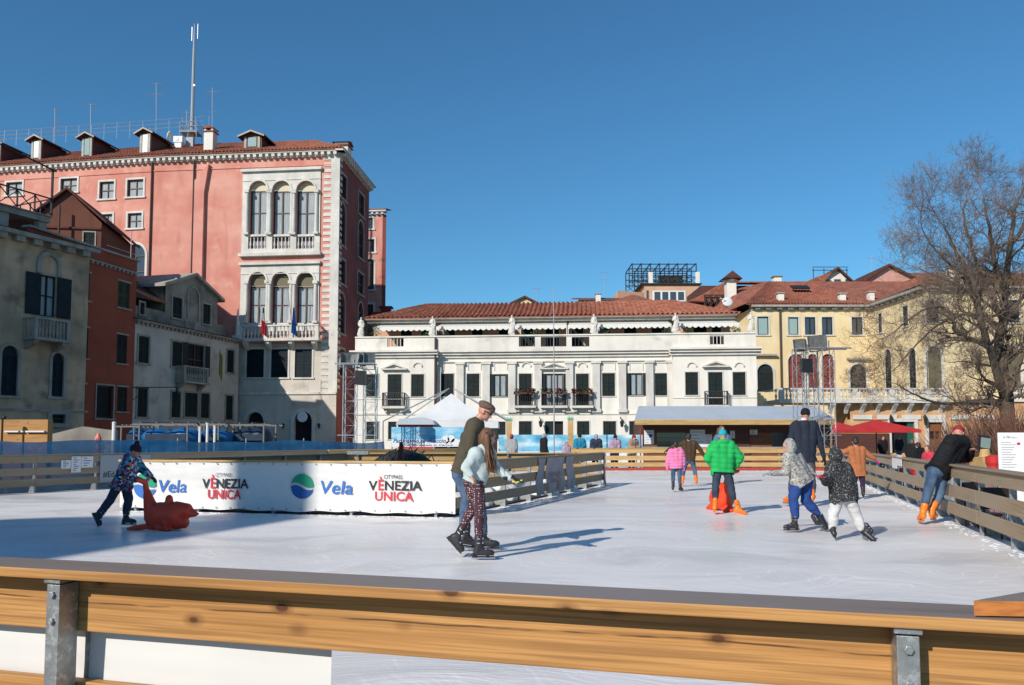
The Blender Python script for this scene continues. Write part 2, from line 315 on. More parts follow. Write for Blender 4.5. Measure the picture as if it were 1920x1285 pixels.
# ------------------------------------------------------------------ mesh building
class MB:
    def __init__(s): s.v = []; s.f = []; s.m = []; s.cur = 0
    def add(s, vs, fs):
        o = len(s.v); s.v += [Vector(x) for x in vs]; s.f += [tuple(i+o for i in f) for f in fs]; s.m += [s.cur]*len(fs); return s
    def quad(s, a, b, c, d): return s.add([a, b, c, d], [(0, 1, 2, 3)])
    def box(s, x0, x1, y0, y1, z0, z1):
        return s.add([(x0, y0, z0), (x1, y0, z0), (x1, y1, z0), (x0, y1, z0), (x0, y0, z1), (x1, y0, z1), (x1, y1, z1), (x0, y1, z1)],
                     [(0, 3, 2, 1), (4, 5, 6, 7), (0, 1, 5, 4), (1, 2, 6, 5), (2, 3, 7, 6), (3, 0, 4, 7)])
    def obox(s, c, X, Y, Z):          # centre and three half-axes
        c, X, Y, Z = Vector(c), Vector(X), Vector(Y), Vector(Z)
        p = [c+a*X+b*Y+d*Z for d in (-1, 1) for a, b in ((-1, -1), (1, -1), (1, 1), (-1, 1))]
        return s.add(p, [(0, 3, 2, 1), (4, 5, 6, 7), (0, 1, 5, 4), (1, 2, 6, 5), (2, 3, 7, 6), (3, 0, 4, 7)])
    def bar(s, a, b, w, h, up=(0, 0, 1)):
        a, b = Vector(a), Vector(b); d = b-a; up = Vector(up)
        x = d.normalized(); y = up.cross(x)
        if y.length < 1e-4: y = Vector((1, 0, 0)).cross(x)
        y.normalize(); z = x.cross(y)
        return s.obox((a+b)/2, d/2, y*w/2, z*h/2)
    def tube(s, pts, rs, n=8, caps=True):
        pts = [Vector(p) for p in pts]
        if not isinstance(rs, (list, tuple)): rs = [rs]*len(pts)
        d0 = (pts[1]-pts[0]).normalized()
        y = d0.cross(Vector((0, 0, 1)))
        if y.length < 1e-3: y = d0.cross(Vector((0, 1, 0)))
        y.normalize(); vs = []; fs = []
        for i, p in enumerate(pts):
            d = (pts[min(i+1, len(pts)-1)]-pts[max(i-1, 0)]).normalized()
            y = (y-d*y.dot(d)).normalized(); z = d.cross(y)
            for k in range(n):
                a = 2*math.pi*k/n; vs.append(p+(y*math.cos(a)+z*math.sin(a))*rs[i])
        for i in range(len(pts)-1):
            for k in range(n):
                k2 = (k+1) % n; fs.append((i*n+k, i*n+k2, (i+1)*n+k2, (i+1)*n+k))
        if caps: fs += [tuple(range(n))[::-1], tuple(range((len(pts)-1)*n, len(pts)*n))]
        return s.add(vs, fs)
    def cap(s, a, b, r0, r1, n=36):   # round-ended tapered limb
        a, b = Vector(a), Vector(b); d = b-a
        if d.length < 1e-5: d = Vector((0, 0, 1e-3)); b = a+d
        u = d.normalized(); pts = []; rs = []
        for q in (-1, -0.92, -0.7, -0.38): pts.append(a+u*r0*q); rs.append(max(r0*math.sqrt(max(0, 1-q*q)), 0.001))
        pts += [a, b]; rs += [r0, r1]
        for q in (0.38, 0.7, 0.92, 1): pts.append(b+u*r1*q); rs.append(max(r1*math.sqrt(max(0, 1-q*q)), 0.001))
        return s.tube(pts, rs, n)
    def ell(s, c, X, Y, Z, n=24, m=16):
        c, X, Y, Z = map(Vector, (c, X, Y, Z)); vs = [c-Z]; fs = []
        for i in range(1, m):
            t = math.pi*i/m
            for k in range(n):
                a = 2*math.pi*k/n; vs.append(c-Z*math.cos(t)+(X*math.cos(a)+Y*math.sin(a))*math.sin(t))
        vs.append(c+Z); top = len(vs)-1
        for k in range(n):
            k2 = (k+1) % n; fs.append((0, 1+k2, 1+k)); fs.append((top, 1+(m-2)*n+k, 1+(m-2)*n+k2))
        for i in range(m-2):
            for k in range(n):
                k2 = (k+1) % n; fs.append((1+i*n+k, 1+i*n+k2, 1+(i+1)*n+k2, 1+(i+1)*n+k))
        return s.add(vs, fs)
    def lathe(s, c, prof, n=12, axis=(0, 0, 1)):
        c = Vector(c); ax = Vector(axis).normalized()
        return s.tube([c+ax*z for r, z in prof], [max(r, 1e-3) for r, z in prof], n)
    def prism(s, poly, d):            # polygon (list of 3-D points) pushed along d
        d = Vector(d); n = len(poly); vs = [Vector(p) for p in poly]+[Vector(p)+d for p in poly]
        return s.add(vs, [tuple(range(n))[::-1], tuple(range(n, 2*n))]+[(i, (i+1) % n, n+(i+1) % n, n+i) for i in range(n)])

def root_of(o):
    while o.parent: o = o.parent
    return o
def to_local(vs, root):
    Mi = (Matrix.Translation(root.location) @ root.rotation_euler.to_matrix().to_4x4() ).inverted()
    return [Mi @ v for v in vs]
def build(name, mb, mats, parent=None, local=False, smooth=False, bevel=0, loc=None):
    me = bpy.data.meshes.new(name); vs = mb.v
    if parent is not None and not local: vs = to_local(vs, root_of(parent))
    if parent is None and loc is not None: vs = [v-Vector(loc) for v in vs]
    me.from_pydata([tuple(v) for v in vs], [], mb.f); me.validate(clean_customdata=False)
    if not isinstance(mats, (list, tuple)): mats = [mats]
    for m in mats: me.materials.append(M[m] if isinstance(m, str) else m)
    if len(mats) > 1 and len(me.polygons) == len(mb.m): me.polygons.foreach_set('material_index', mb.m)
    bm = bmesh.new(); bm.from_mesh(me); bmesh.ops.recalc_face_normals(bm, faces=bm.faces)
    if bevel > 0:
        ed = [e for e in bm.edges if len(e.link_faces) == 2 and e.calc_face_angle(0) > 0.6]
        bmesh.ops.bevel(bm, geom=ed, offset=bevel, segments=2, affect='EDGES', profile=0.6)
    bm.to_mesh(me); bm.free()
    if smooth: me.polygons.foreach_set('use_smooth', [True]*len(me.polygons))
    o = bpy.data.objects.new(name, me); col.objects.link(o)
    if parent is not None: o.parent = parent
    elif loc is not None: o.location = loc
    return o
def tag(o, label=None, cat=None, group=None, kind=None):
    if label: o['label'] = label
    if cat: o['category'] = cat
    if group: o['group'] = group
    if kind: o['kind'] = kind
    return o
def thing(name, label, cat, loc, rotz=0, group=None):
    o = bpy.data.objects.new(name, None); col.objects.link(o); o.empty_display_size = 0.3
    o.location = loc; o.rotation_euler = (0, 0, rotz)
    return tag(o, label, cat, group)
def copy_tree(o, parent=None):
    c = o.copy(); col.objects.link(c)
    if parent is not None: c.parent = parent
    for ch in list(o.children): copy_tree(ch, c)
    return c
def fused(mb, voxel, smooth=3, disp=None):
    """overlapping round limbs -> ONE continuous skin (voxel remesh), returned as an MB-like mesh"""
    me = bpy.data.meshes.new('tmp'); me.from_pydata([tuple(v) for v in mb.v], [], mb.f)
    bm = bmesh.new(); bm.from_mesh(me); bmesh.ops.recalc_face_normals(bm, faces=bm.faces); bm.to_mesh(me); bm.free()
    ob = bpy.data.objects.new('tmp', me); col.objects.link(ob)
    md = ob.modifiers.new('r', 'REMESH'); md.mode = 'VOXEL'; md.voxel_size = voxel
    if smooth:
        s2 = ob.modifiers.new('s', 'SMOOTH'); s2.iterations = smooth; s2.factor = 0.5
    dg = bpy.context.evaluated_depsgraph_get(); ev = ob.evaluated_get(dg)
    m2 = bpy.data.meshes.new_from_object(ev)
    r = MB(); vs = [v.co.copy() for v in m2.vertices]
    if disp:
        ns = [v.normal.copy() for v in m2.vertices]; vs = [v+n*disp(v) for v, n in zip(vs, ns)]
    r.v = vs; r.f = [tuple(p.vertices) for p in m2.polygons]; r.m = [0]*len(r.f)
    bpy.data.objects.remove(ob); bpy.data.meshes.remove(me); bpy.data.meshes.remove(m2)
    return r
NROT = Matrix.Rotation(.7, 3, 'X') @ Matrix.Rotation(.5, 3, 'Y') @ Matrix.Rotation(1.1, 3, 'Z')
def nz(v, s):
    return noise.fractal(NROT @ v*s, 0.9, 2.1, 4)
def text_mb(txt, O, X, Y, width=None, height=None, bold=0.0, shear=0.0, lift=None, center=False):
    """flat lettering laid on the plane O + X, Y (unit vectors), `width`/`height` metres over all"""
    cu = bpy.data.curves.new('t', 'FONT'); cu.body = txt; cu.size = 1; cu.offset = bold; cu.shear = shear; cu.resolution_u = 3
    ob = bpy.data.objects.new('t', cu); col.objects.link(ob)
    dg = bpy.context.evaluated_depsgraph_get(); m2 = bpy.data.meshes.new_from_object(ob.evaluated_get(dg))
    vs = [v.co.copy() for v in m2.vertices]; fs = [tuple(p.vertices) for p in m2.polygons]
    bpy.data.objects.remove(ob); bpy.data.meshes.remove(m2); bpy.data.curves.remove(cu)
    x0 = min(v.x for v in vs); x1 = max(v.x for v in vs); y0 = min(v.y for v in vs); y1 = max(v.y for v in vs)
    sx = width/(x1-x0) if width else None; sy = height/(y1-y0) if height else None
    sx = sx or sy; sy = sy or sx
    O, X, Y = Vector(O), Vector(X).normalized(), Vector(Y).normalized(); l = Vector(lift) if lift else Vector()
    r = MB(); r.add([O+X*(v.x-x0)*sx+Y*(v.y-y0)*sy+l for v in vs], fs)
    return r

# ------------------------------------------------------------------ facades traced through sight lines onto a real plane
class Fac:
    def __init__(s, A, B):
        s.A = Vector((A[0], A[1])); s.B = Vector((B[0], B[1])); s.L = (s.B-s.A).length; s.u = (s.B-s.A)/s.L
        s.n = Vector((s.u.y, -s.u.x))
        if s.n.dot(-s.A) < 0: s.n = -s.n
    def at(s, a, z, off=0.0):
        p = s.A+s.u*a+s.n*off; return Vector((p.x, p.y, z))
    def hit(s, px, py, off=0.0):
        r = ray(px, py); A = s.A+s.n*off; den = r.x*s.n.x+r.y*s.n.y
        t = (A.x*s.n.x+A.y*s.n.y)/den; q = Vector((r.x*t, r.y*t)); return ((q-A).dot(s.u), CAMH+r.z*t)
    def rect(s, x0, y0, x1, y1, off=0.0):
        xm = (x0+x1)/2; ym = (y0+y1)/2
        a0 = s.hit(x0, ym, off)[0]; a1 = s.hit(x1, ym, off)[0]; z1 = s.hit(xm, y0, off)[1]; z0 = s.hit(xm, y1, off)[1]
        return [min(a0, a1), max(a0, a1), z0, z1]
    def box(s, mb, a0, a1, z0, z1, o0, o1):
        if a1 < a0: a0, a1 = a1, a0
        c = s.at((a0+a1)/2, (z0+z1)/2, (o0+o1)/2)
        return mb.obox(c, Vector((*(s.u*(a1-a0)/2), 0)), Vector((*(s.n*(o1-o0)/2), 0)), Vector((0, 0, (z1-z0)/2)))
    def u3(s): return Vector((s.u.x, s.u.y, 0))
    def n3(s): return Vector((s.n.x, s.n.y, 0))

def arch_pts(a0, a1, z1, n=10, rise=None):
    r = (a1-a0)/2; k = rise if rise else r; c = (a0+a1)/2
    return [(c-r*math.cos(math.pi*i/n), z1-k+k*math.sin(math.pi*i/n)) for i in range(n+1)]
def wall(F, a0, a1, z0, z1, ops, depth=0.25, off=0.0):
    """wall skin with real openings; ops = (a0,a1,z0,z1[,arch]) ; reveals go `depth` into the wall"""
    mb = MB(); ops = [o for o in ops if o[0] < a1 and o[1] > a0]
    ops = [[max(o[0], a0+.01), min(o[1], a1-.01), max(o[2], z0+.005), min(o[3], z1-.005)]+list(o[4:]) for o in ops]
    xs = sorted(set([a0, a1]+[round(o[i], 4) for o in ops for i in (0, 1)])); zs = sorted(set([z0, z1]+[round(o[i], 4) for o in ops for i in (2, 3)]))
    for i in range(len(xs)-1):
        for j in range(len(zs)-1):
            cx = (xs[i]+xs[i+1])/2; cz = (zs[j]+zs[j+1])/2
            if any(o[0] < cx < o[1] and o[2] < cz < o[3] for o in ops): continue
            mb.quad(F.at(xs[i], zs[j], off), F.at(xs[i+1], zs[j], off), F.at(xs[i+1], zs[j+1], off), F.at(xs[i], zs[j+1], off))
    for o in ops:
        b0, b1, y0, y1 = o[:4]
        if len(o) > 4 and o[4]:
            ap = arch_pts(b0, b1, y1); n = len(ap)
            for k in range(n-1):
                (p, q), (p2, q2) = ap[k], ap[k+1]
                mb.quad(F.at(p, q, off), F.at(p2, q2, off), F.at(p2, y1, off), F.at(p, y1, off))
                mb.quad(F.at(p, q, off), F.at(p2, q2, off), F.at(p2, q2, off-depth), F.at(p, q, off-depth))
            zt = ap[0][1]
        else:
            zt = y1; mb.quad(F.at(b0, y1, off), F.at(b1, y1, off), F.at(b1, y1, off-depth), F.at(b0, y1, off-depth))
        mb.quad(F.at(b0, y0, off), F.at(b0, zt, off), F.at(b0, zt, off-depth), F.at(b0, y0, off-depth))
        mb.quad(F.at(b1, y0, off), F.at(b1, zt, off), F.at(b1, zt, off-depth), F.at(b1, y0, off-depth))
        mb.quad(F.at(b0, y0, off), F.at(b1, y0, off), F.at(b1, y0, off-depth), F.at(b0, y0, off-depth))
    return mb
def fill_op(F, mb, o, off):
    """flat panel filling an opening (arched or not) at the given offset"""
    if len(o) > 4 and o[4]:
        ap = arch_pts(o[0], o[1], o[3]); mb.add([F.at(o[0], o[2], off)]+[F.at(p, q, off) for p, q in ap]+[F.at(o[1], o[2], off)], [tuple(range(len(ap)+2))])
    else: mb.quad(F.at(o[0], o[2], off), F.at(o[1], o[2], off), F.at(o[1], o[3], off), F.at(o[0], o[3], off))
def surround(F, mb, o, w, t, off=0.0, sill=True, sides=True):
    a0, a1, z0, z1 = o[:4]; e = 0.003
    if len(o) > 4 and o[4]:
        ap = arch_pts(a0, a1, z1, 12); c = (a0+a1)/2; zc = z1-(a1-a0)/2; k = ((a1-a0)/2+w)/((a1-a0)/2)
        for i in range(len(ap)-1):
            q = [ap[i], ap[i+1]]; Q = [(c+(p-c)*k, zc+(z-zc)*k) for p, z in q]
            mb.prism([F.at(q[0][0], q[0][1], off+e), F.at(q[1][0], q[1][1], off+e), F.at(Q[1][0], Q[1][1], off+e), F.at(Q[0][0], Q[0][1], off+e)], F.n3()*t)
        zt = zc
    else:
        zt = z1; F.box(mb, a0-w, a1+w, z1, z1+w, off+e, off+t)
    if sides:
        F.box(mb, a0-w, a0, z0, zt, off+e, off+t); F.box(mb, a1, a1+w, z0, zt, off+e, off+t)
    if sill: F.box(mb, a0-w*1.5, a1+w*1.5, z0-w*0.9, z0-.004, off+e, off+t*2.2)
def window(F, o, par, style='shut', w=0.12, t=0.05, sm='stone', pm_='shut', off=0.0, rec=0.12, curtain=False, sill=True, bars=(1, 1), frame='framew', openw=None, name='window', sides=True):
    """a window: its stone frame is the part, shutters / pane / mullions are its sub-parts"""
    a0, a1, z0, z1 = o[:4]; arch = len(o) > 4 and o[4]
    fr = MB(); surround(F, fr, o, w, t, off, sill and sides, sides); win = build(name, fr, sm, par)
    if sill and not sides:
        fr = MB(); F.box(fr, a0-w*1.5, a1+w*1.5, z0-w*.9, z0-.004, off+.003, off+t*2.2); build('sill', fr, sm, win)
    if style == 'shut':
        for k in range(2):
            b0 = a0+(a1-a0)*k/2+.015; b1 = a0+(a1-a0)*(k+1)/2-.015; zt = z1-(a1-a0)/2 if arch else z1-.02
            s = MB(); st = 0.055; F.box(s, b0, b0+st, z0+.01, zt, off-rec, off-rec+.045); F.box(s, b1-st, b1, z0+.01, zt, off-rec, off-rec+.045)
            for zz in (z0+.01, (z0+zt)/2-.04, zt-.08): F.box(s, b0+st, b1-st, zz, zz+.08, off-rec+.002, off-rec+.042)
            n = max(4, int((zt-z0)/0.10))
            for i in range(n):
                zc = z0+.06+(zt-z0-.12)*(i+.5)/n
                s.obox(F.at((b0+b1)/2, zc, off-rec+.02), F.u3()*((b1-b0)/2-st), Vector((0, 0, 0.042))-F.n3()*0.022, F.n3()*.005+Vector((0, 0, .003)))
            build('shutter', s, pm_, win)
        bk = MB(); fill_op(F, bk, o, off-rec-.03); build('backing', bk, 'dark' if not arch else pm_, win)
    else:
        g = MB(); fill_op(F, g, o, off-rec-.06); build('pane', g, pm_ if pm_ in ('glasst', 'dark', 'olive', 'cream') else 'glass', win)
        if curtain:
            c = MB(); n = 8
            for k in range(2):
                b0 = a0+(a1-a0)*(0.06+0.5*k); b1 = a0+(a1-a0)*(0.44+0.5*k)
                for i in range(n):
                    p0 = b0+(b1-b0)*i/n; p1 = b0+(b1-b0)*(i+1)/n; d0 = .012*(i % 2); d1 = .012*((i+1) % 2); zt = z1-(a1-a0)/2 if arch else z1-.05
                    c.quad(F.at(p0, z0+.05, off-rec-.05+d0), F.at(p1, z0+.05, off-rec-.05+d1), F.at(p1, zt, off-rec-.05+d1), F.at(p0, zt, off-rec-.05+d0))
            build('curtain', c, 'curtain', win)
        f = MB(); ft = min(0.07, (a1-a0)*0.08); zt = z1-(a1-a0)/2 if arch else z1
        for i in range(bars[0]+2):
            c = a0+(a1-a0)*i/(bars[0]+1); c = min(max(c, a0+ft/2), a1-ft/2); F.box(f, c-ft/2, c+ft/2, z0+.002, zt-.002, off-rec-.04, off-rec+.02)
        for i in range(bars[1]+2):
            c = z0+(zt-z0)*i/(bars[1]+1); c = min(max(c, z0+ft/2+.003), zt-ft/2-.003); F.box(f, a0+.002, a1-.002, c-ft/2, c+ft/2, off-rec-.037, off-rec+.017)
        build('sash', f, frame, win)
    if openw:      # shutters folded open against the wall
        for sgn in (-1, 1):
            b = a0-.01 if sgn < 0 else a1+.01; s = MB(); b2 = b+sgn*openw
            F.box(s, min(b, b2), max(b, b2), z0, z1, off+t+.01, off+t+.05)
            n = int((z1-z0)/0.14)
            for i in range(n): F.box(s, min(b, b2)+.06, max(b, b2)-.06, z0+.07+(z1-z0-.14)*i/n, z0+.07+(z1-z0-.14)*(i+.55)/n, off+t+.05, off+t+.062)
            build('shutter', s, 'shut' if pm_ in ('glass', 'glasst', 'dark') else pm_, win)
    return win
def balusters(mb, F, a0, a1, z0, z1, off, sp=0.24, r=0.07):
    h = z1-z0; n = max(1, int((a1-a0)/sp))
    for i in range(n):
        c = F.at(a0+(a1-a0)*(i+.5)/n, z0, off)
        mb.lathe(c, [(r*.8, 0), (r*.8, h*.08), (r*.45, h*.14), (r, h*.34), (r*.75, h*.52), (r*.4, h*.72), (r*.7, h*.88), (r*.8, h)], 8)
def dentils(mb, F, a0, a1, z0, z1, o0, o1, sp):
    n = int(abs(a1-a0)/sp)
    for i in range(n):
        c = a0+(a1-a0)*(i+.5)/n; F.box(mb, c-sp*.25, c+sp*.25, z0, z1, o0, o1)
def tiled(name, E0, E1, R0, R1, par, mat='tile', period=0.3, amp=0.05, rows=None):
    """corrugated tile slope: eave E0-E1, ridge R0-R1"""
    E0, E1, R0, R1 = map(Vector, (E0, E1, R0, R1)); n = max(6, int((E1-E0).length/period*4)); h = ((R0+R1)/2-(E0+E1)/2).length
    m = rows or max(2, int(h/0.45)); nr = (E1-E0).cross(R0-E0).normalized()
    if nr.z < 0: nr = -nr
    mb = MB(); vs = []; W = (E1-E0).length; x = (E1-E0).normalized()
    for j in range(m+1):
        for st in ((0, 1) if 0 < j < m else ((1,) if j == 0 else (0,))):   # each course steps down onto the next
            for i in range(n+1):
                e = E0+(E1-E0)*i/n; r = R0+(R1-R0)*i/n; p = e+(r-e)*j/m
                ph = (p-E0).dot(x)/period*2*math.pi
                vs.append(p+nr*(amp*math.sin(ph)+(0.03 if st else 0.0)))
    rw = n+1; k = len(vs)//rw
    mb.add(vs, [(q*rw+i, q*rw+i+1, (q+1)*rw+i+1, (q+1)*rw+i) for q in range(k-1) for i in range(n)])
    # underside
    mb.quad(E0-nr*.12, E1-nr*.12, R1-nr*.12, R0-nr*.12); mb.quad(E0-nr*.12, E1-nr*.12, E1-nr*.02, E0-nr*.02)
    return build(name, mb, mat, par)

# ================================================================== SETTING: ground and ice
GZ = -0.25
g = MB(); g.quad((-900, -300, GZ), (900, -300, GZ), (900, 1800, GZ), (-900, 1800, GZ))
tag(build('square_paving', g, 'pave'), kind='structure')
NF = lambda X: 2.2-X/3.607                 # near fence line
RF = lambda Y: 3.04+0.309*Y                # right fence line
icep = [(3.62, 1.12), (13.75, 34.0), (-1.0, 34.0), (-6.7, 28.9), (-19.6, 7.45)]
g = MB(); g.prism([(x, y, 0.0) for x, y in icep], (0, 0, -0.245))
tag(build('ice_rink', g, 'ice'), kind='structure')
IB = Vector((-0.97, 13.75, 0)); IA = Vector((-7.35, 15.1, 0)); IC = Vector((2.62, 23.2, 0)); ID = Vector((-4.6, 22.4, 0))
g = MB(); g.prism([IA+Vector((.1, .12, .004)), IB+Vector((-.12, .1, .004)), IC+Vector((-.15, -.1, .004)), ID+Vector((.1, -.1, .004))], (0, 0, .03))
tag(build('island_floor', g, 'rubber'), kind='structure')

# ================================================================== WHITE PALAZZO
F = Fac((-11.63, 59.0), (17.3, 56.4)); REC = -0.5
pz = thing('white_palazzo', 'long white palazzo with red tiled roof, statues on its parapet and green shutters', 'building', (3, 58, GZ))
rc = lambda *a: F.rect(*a, off=REC)
sX = {k: F.hit(k, 740)[0] for k in (665, 815, 1262, 1420)}; sX[665] = 0; sX[1420] = F.L
zC = F.hit(1040, 668)[1]; zT = F.hit(1040, 655)[1]; zP = F.hit(1040, 630)[1]; zS = F.hit(1040, 776)[1]; zA = F.hit(1040, 677)[1]
upL = [F.rect(687, 702, 710, 744), F.rect(727, 702, 753, 763), F.rect(771, 702, 795, 744)]
upR = [F.rect(1285, 698, 1309, 741), F.rect(1328, 698, 1355, 761), F.rect(1374, 698, 1398, 741)]
upC = [rc(827, 701, 851, 744), rc(875, 701, 899, 744), rc(925, 702, 949, 744), rc(973, 701, 997, 762), rc(1022, 701, 1056, 762), rc(1080, 701, 1104, 762), rc(1129, 700, 1153, 743), rc(1181, 700, 1205, 742), rc(1228, 700, 1252, 742)]
grL = [F.rect(687, 791, 710, 824), F.rect(728, 791, 748, 824), F.rect(771, 791, 795, 824)]; grC = [rc(827, 791, 851, 824), rc(875, 791, 899, 824), rc(925, 791, 948, 824), rc(973, 790, 997, 821), rc(1022, 790, 1056, 850), rc(1082, 790, 1105, 821), rc(1131, 790, 1155, 821), rc(1180, 790, 1204, 821), rc(1228, 790, 1252, 821)]
grR = [F.rect(1285, 790, 1309, 821), F.rect(1330, 790, 1353, 821), F.rect(1374, 790, 1398, 821)]
def pwall(nm, a0, a1, ops, off): return build(nm, wall(F, a0, a1, GZ-.1, zT, ops, 0.3, off), 'white', pz)
pwall('wall', 0, sX[815], upL+grL, 0); pwall('wall', sX[815], sX[1262], upC+grC, REC); pwall('wall', sX[1262], F.L, upR+grR, 0)
b = MB()
for a, s_ in ((sX[815], 1), (sX[1262], 1)): b.quad(F.at(a, GZ-.1, 0), F.at(a, GZ-.1, REC), F.at(a, zT, REC), F.at(a, zT, 0))
F.box(b, 0.02, F.L-.02, GZ-.1, zT-.03, -9, -0.9)
b.quad(F.at(0, GZ, 0), F.at(0, GZ, -9), F.at(0, zT, -9), F.at(0, zT, 0)); b.quad(F.at(F.L, GZ, 0), F.at(F.L, GZ, -9), F.at(F.L, zT, -9), F.at(F.L, zT, 0))
build('side_wall', b, 'white', pz)
# cornice, parapet, string courses, pilasters
c = MB()
for a0, a1, o in ((-.3, sX[815]+.25, 0), (sX[815]+.25, sX[1262]-.25, REC), (sX[1262]-.25, F.L+.3, 0)):
    F.box(c, a0, a1, zC-.02, zC+.18, o-.1, o+.16); F.box(c, a0-.004, a1+.004, zC+.183, zC+.36, o-.1, o+.34); F.box(c, a0, a1, zC+.363, zT, o-.1, o+.5)
    F.box(c, max(a0, 0), min(a1, F.L), zS-.05, zS+.09, o+.003, o+.07)
for a0, a1 in ((0, sX[815]), (sX[1262], F.L)):
    z = F.hit(740, 748)[1]; F.box(c, a0, a1, z-.05, z, .003, .05)
F.box(c, sX[815]+.01, sX[1262]-.01, zA, zA+.09, REC+.003, REC+.13)
build('cornice', c, 'white2', pz)
for k in (815, 863, 912, 960, 1009, 1068, 1118, 1167, 1218, 1258):
    a = F.hit(k, 740, REC)[0]; c = MB(); F.box(c, a-.27, a+.27, zS+.1, zA-.18, REC+.003, REC+.2); F.box(c, a-.36, a+.36, zA-.177, zA-.004, REC+.003, REC+.27); F.box(c, a-.34, a+.34, zS+.1, zS+.35, REC+.202, REC+.24)
    build('pilaster', c, 'stone', pz)
c = MB(); gaps = [F.rect(726, 633, 757, 651), F.rect(973, 632, 1003, 650), F.rect(1014, 632, 1062, 650), F.rect(1072, 632, 1105, 650), F.rect(1331, 629, 1358, 647)]
build('parapet', (lambda m: (F.box(m, 0, F.L, zP, zP+.1, -.32, .08), m)[1])(wall(F, 0, F.L, zT, zP, gaps, .2)), 'white2', pz)
b = MB(); F.box(b, 0.05, F.L-.05, zT-.1, zT+.02, -9, -.25); build('terrace_floor', b, 'stoneg', pz)
for g_ in gaps:
    b = MB(); F.box(b, g_[0], g_[1], g_[3]-.06, g_[3], -.1, -.04); F.box(b, g_[0], g_[1], g_[2], g_[2]+.05, -.1, -.04)
    n = int((g_[1]-g_[0])/.22)
    for i in range(n+1): a = g_[0]+(g_[1]-g_[0])*i/n; F.box(b, a-.025, a+.025, g_[2]+.05, g_[3]-.06, -.085, -.045)
    build('railing', b, 'iron' if abs(g_[0]+g_[1]-F.L) < 12 else 'stone', pz)
# windows
for i, o in enumerate(upL+upR): window(F, o, pz, 'shut', w=.07, t=.03, rec=.06)
for i, o in enumerate(upC):
    if i in (2, 7): window(F, o, pz, 'glass', w=.05, t=.03, off=REC, rec=.1, curtain=True, openw=.42, bars=(1, 0), frame='iron')
    elif i == 4: window(F, o, pz, 'glass', w=.05, t=.03, off=REC, rec=.1, curtain=True, openw=.3, bars=(2, 0))
    else: window(F, o, pz, 'shut', w=.07, t=.03, off=REC, rec=.06)
for o in grL+grR: window(F, o, pz, 'shut', w=.06, t=.03, rec=.08)
for i, o in enumerate(grC):
    if i == 4:
        dr = MB(); fill_op(F, dr, o, REC-.25); d = build('door', dr, 'dark', pz); dl = MB(); F.box(dl, o[0], (o[0]+o[1])/2, o[2], o[3], REC-.2, REC-.12); build('door_leaf', dl, 'shut', d)
    else: window(F, o, pz, 'shut', w=.06, t=.03, off=REC, rec=.08)
def pediment(px, y0, y1, hw, off):
    a, z0 = F.hit(px, y1, off); z1 = F.hit(px, y0, off)[1]; b = MB()
    F.box(b, a-hw, a+hw, z0, z0+.1, off+.003, off+.3)
    for s_ in (-1, 1):
        b.prism([F.at(a+s_*hw, z0+.1, off+.003), F.at(a+s_*(hw-.22), z0+.1, off+.003), F.at(a, z1-.13, off+.003), F.at(a, z1, off+.003)], F.n3()*.3)
    b.prism([F.at(a-hw+.22, z0+.1, off+.003), F.at(a+hw-.22, z0+.1, off+.003), F.at(a, z1-.13, off+.003)], F.n3()*.05)
    build('pediment', b, 'stone', pz)
pediment(740, 681, 694, .95, 0); pediment(1039, 680, 693, 1.05, REC); pediment(1342, 677, 689, .95, 0)
for px in (783, 1297, 1386):
    a, z = F.hit(px, 692); b = MB(); ap = arch_pts(a-.28, a+.28, z+.42, 8)
    for i in range(len(ap)-1): b.prism([F.at(ap[i][0], ap[i][1], .003), F.at(ap[i+1][0], ap[i+1][1], .003), F.at(a+(ap[i+1][0]-a)*1.3, z+(ap[i+1][1]-z)*1.2, .003), F.at(a+(ap[i][0]-a)*1.3, z+(ap[i][1]-z)*1.2, .003)], F.n3()*.08)
    build('relief', b, 'stone', pz)
for px in (987, 1092):
    a, z = F.hit(px, 692, REC); b = MB(); ap = arch_pts(a-.28, a+.28, z+.42, 8)
    for i in range(len(ap)-1): b.prism([F.at(ap[i][0], ap[i][1], REC+.003), F.at(ap[i+1][0], ap[i+1][1], REC+.003), F.at(a+(ap[i+1][0]-a)*1.3, z+(ap[i+1][1]-z)*1.2, REC+.003), F.at(a+(ap[i][0]-a)*1.3, z+(ap[i][1]-z)*1.2, REC+.003)], F.n3()*.08)
    build('relief', b, 'stone', pz)
for px in (844, 890, 939, 1141, 1193, 1240):
    a, z = F.hit(px, 692, REC); b = MB()
    F.box(b, a-.5, a+.5, z+.42, z+.47, REC+.003, REC+.05); F.box(b, a-.5, a-.45, z-.1, z+.42, REC+.003, REC+.05); F.box(b, a+.45, a+.5, z-.1, z+.42, REC+.003, REC+.05)
    build('relief', b, 'stone', pz)
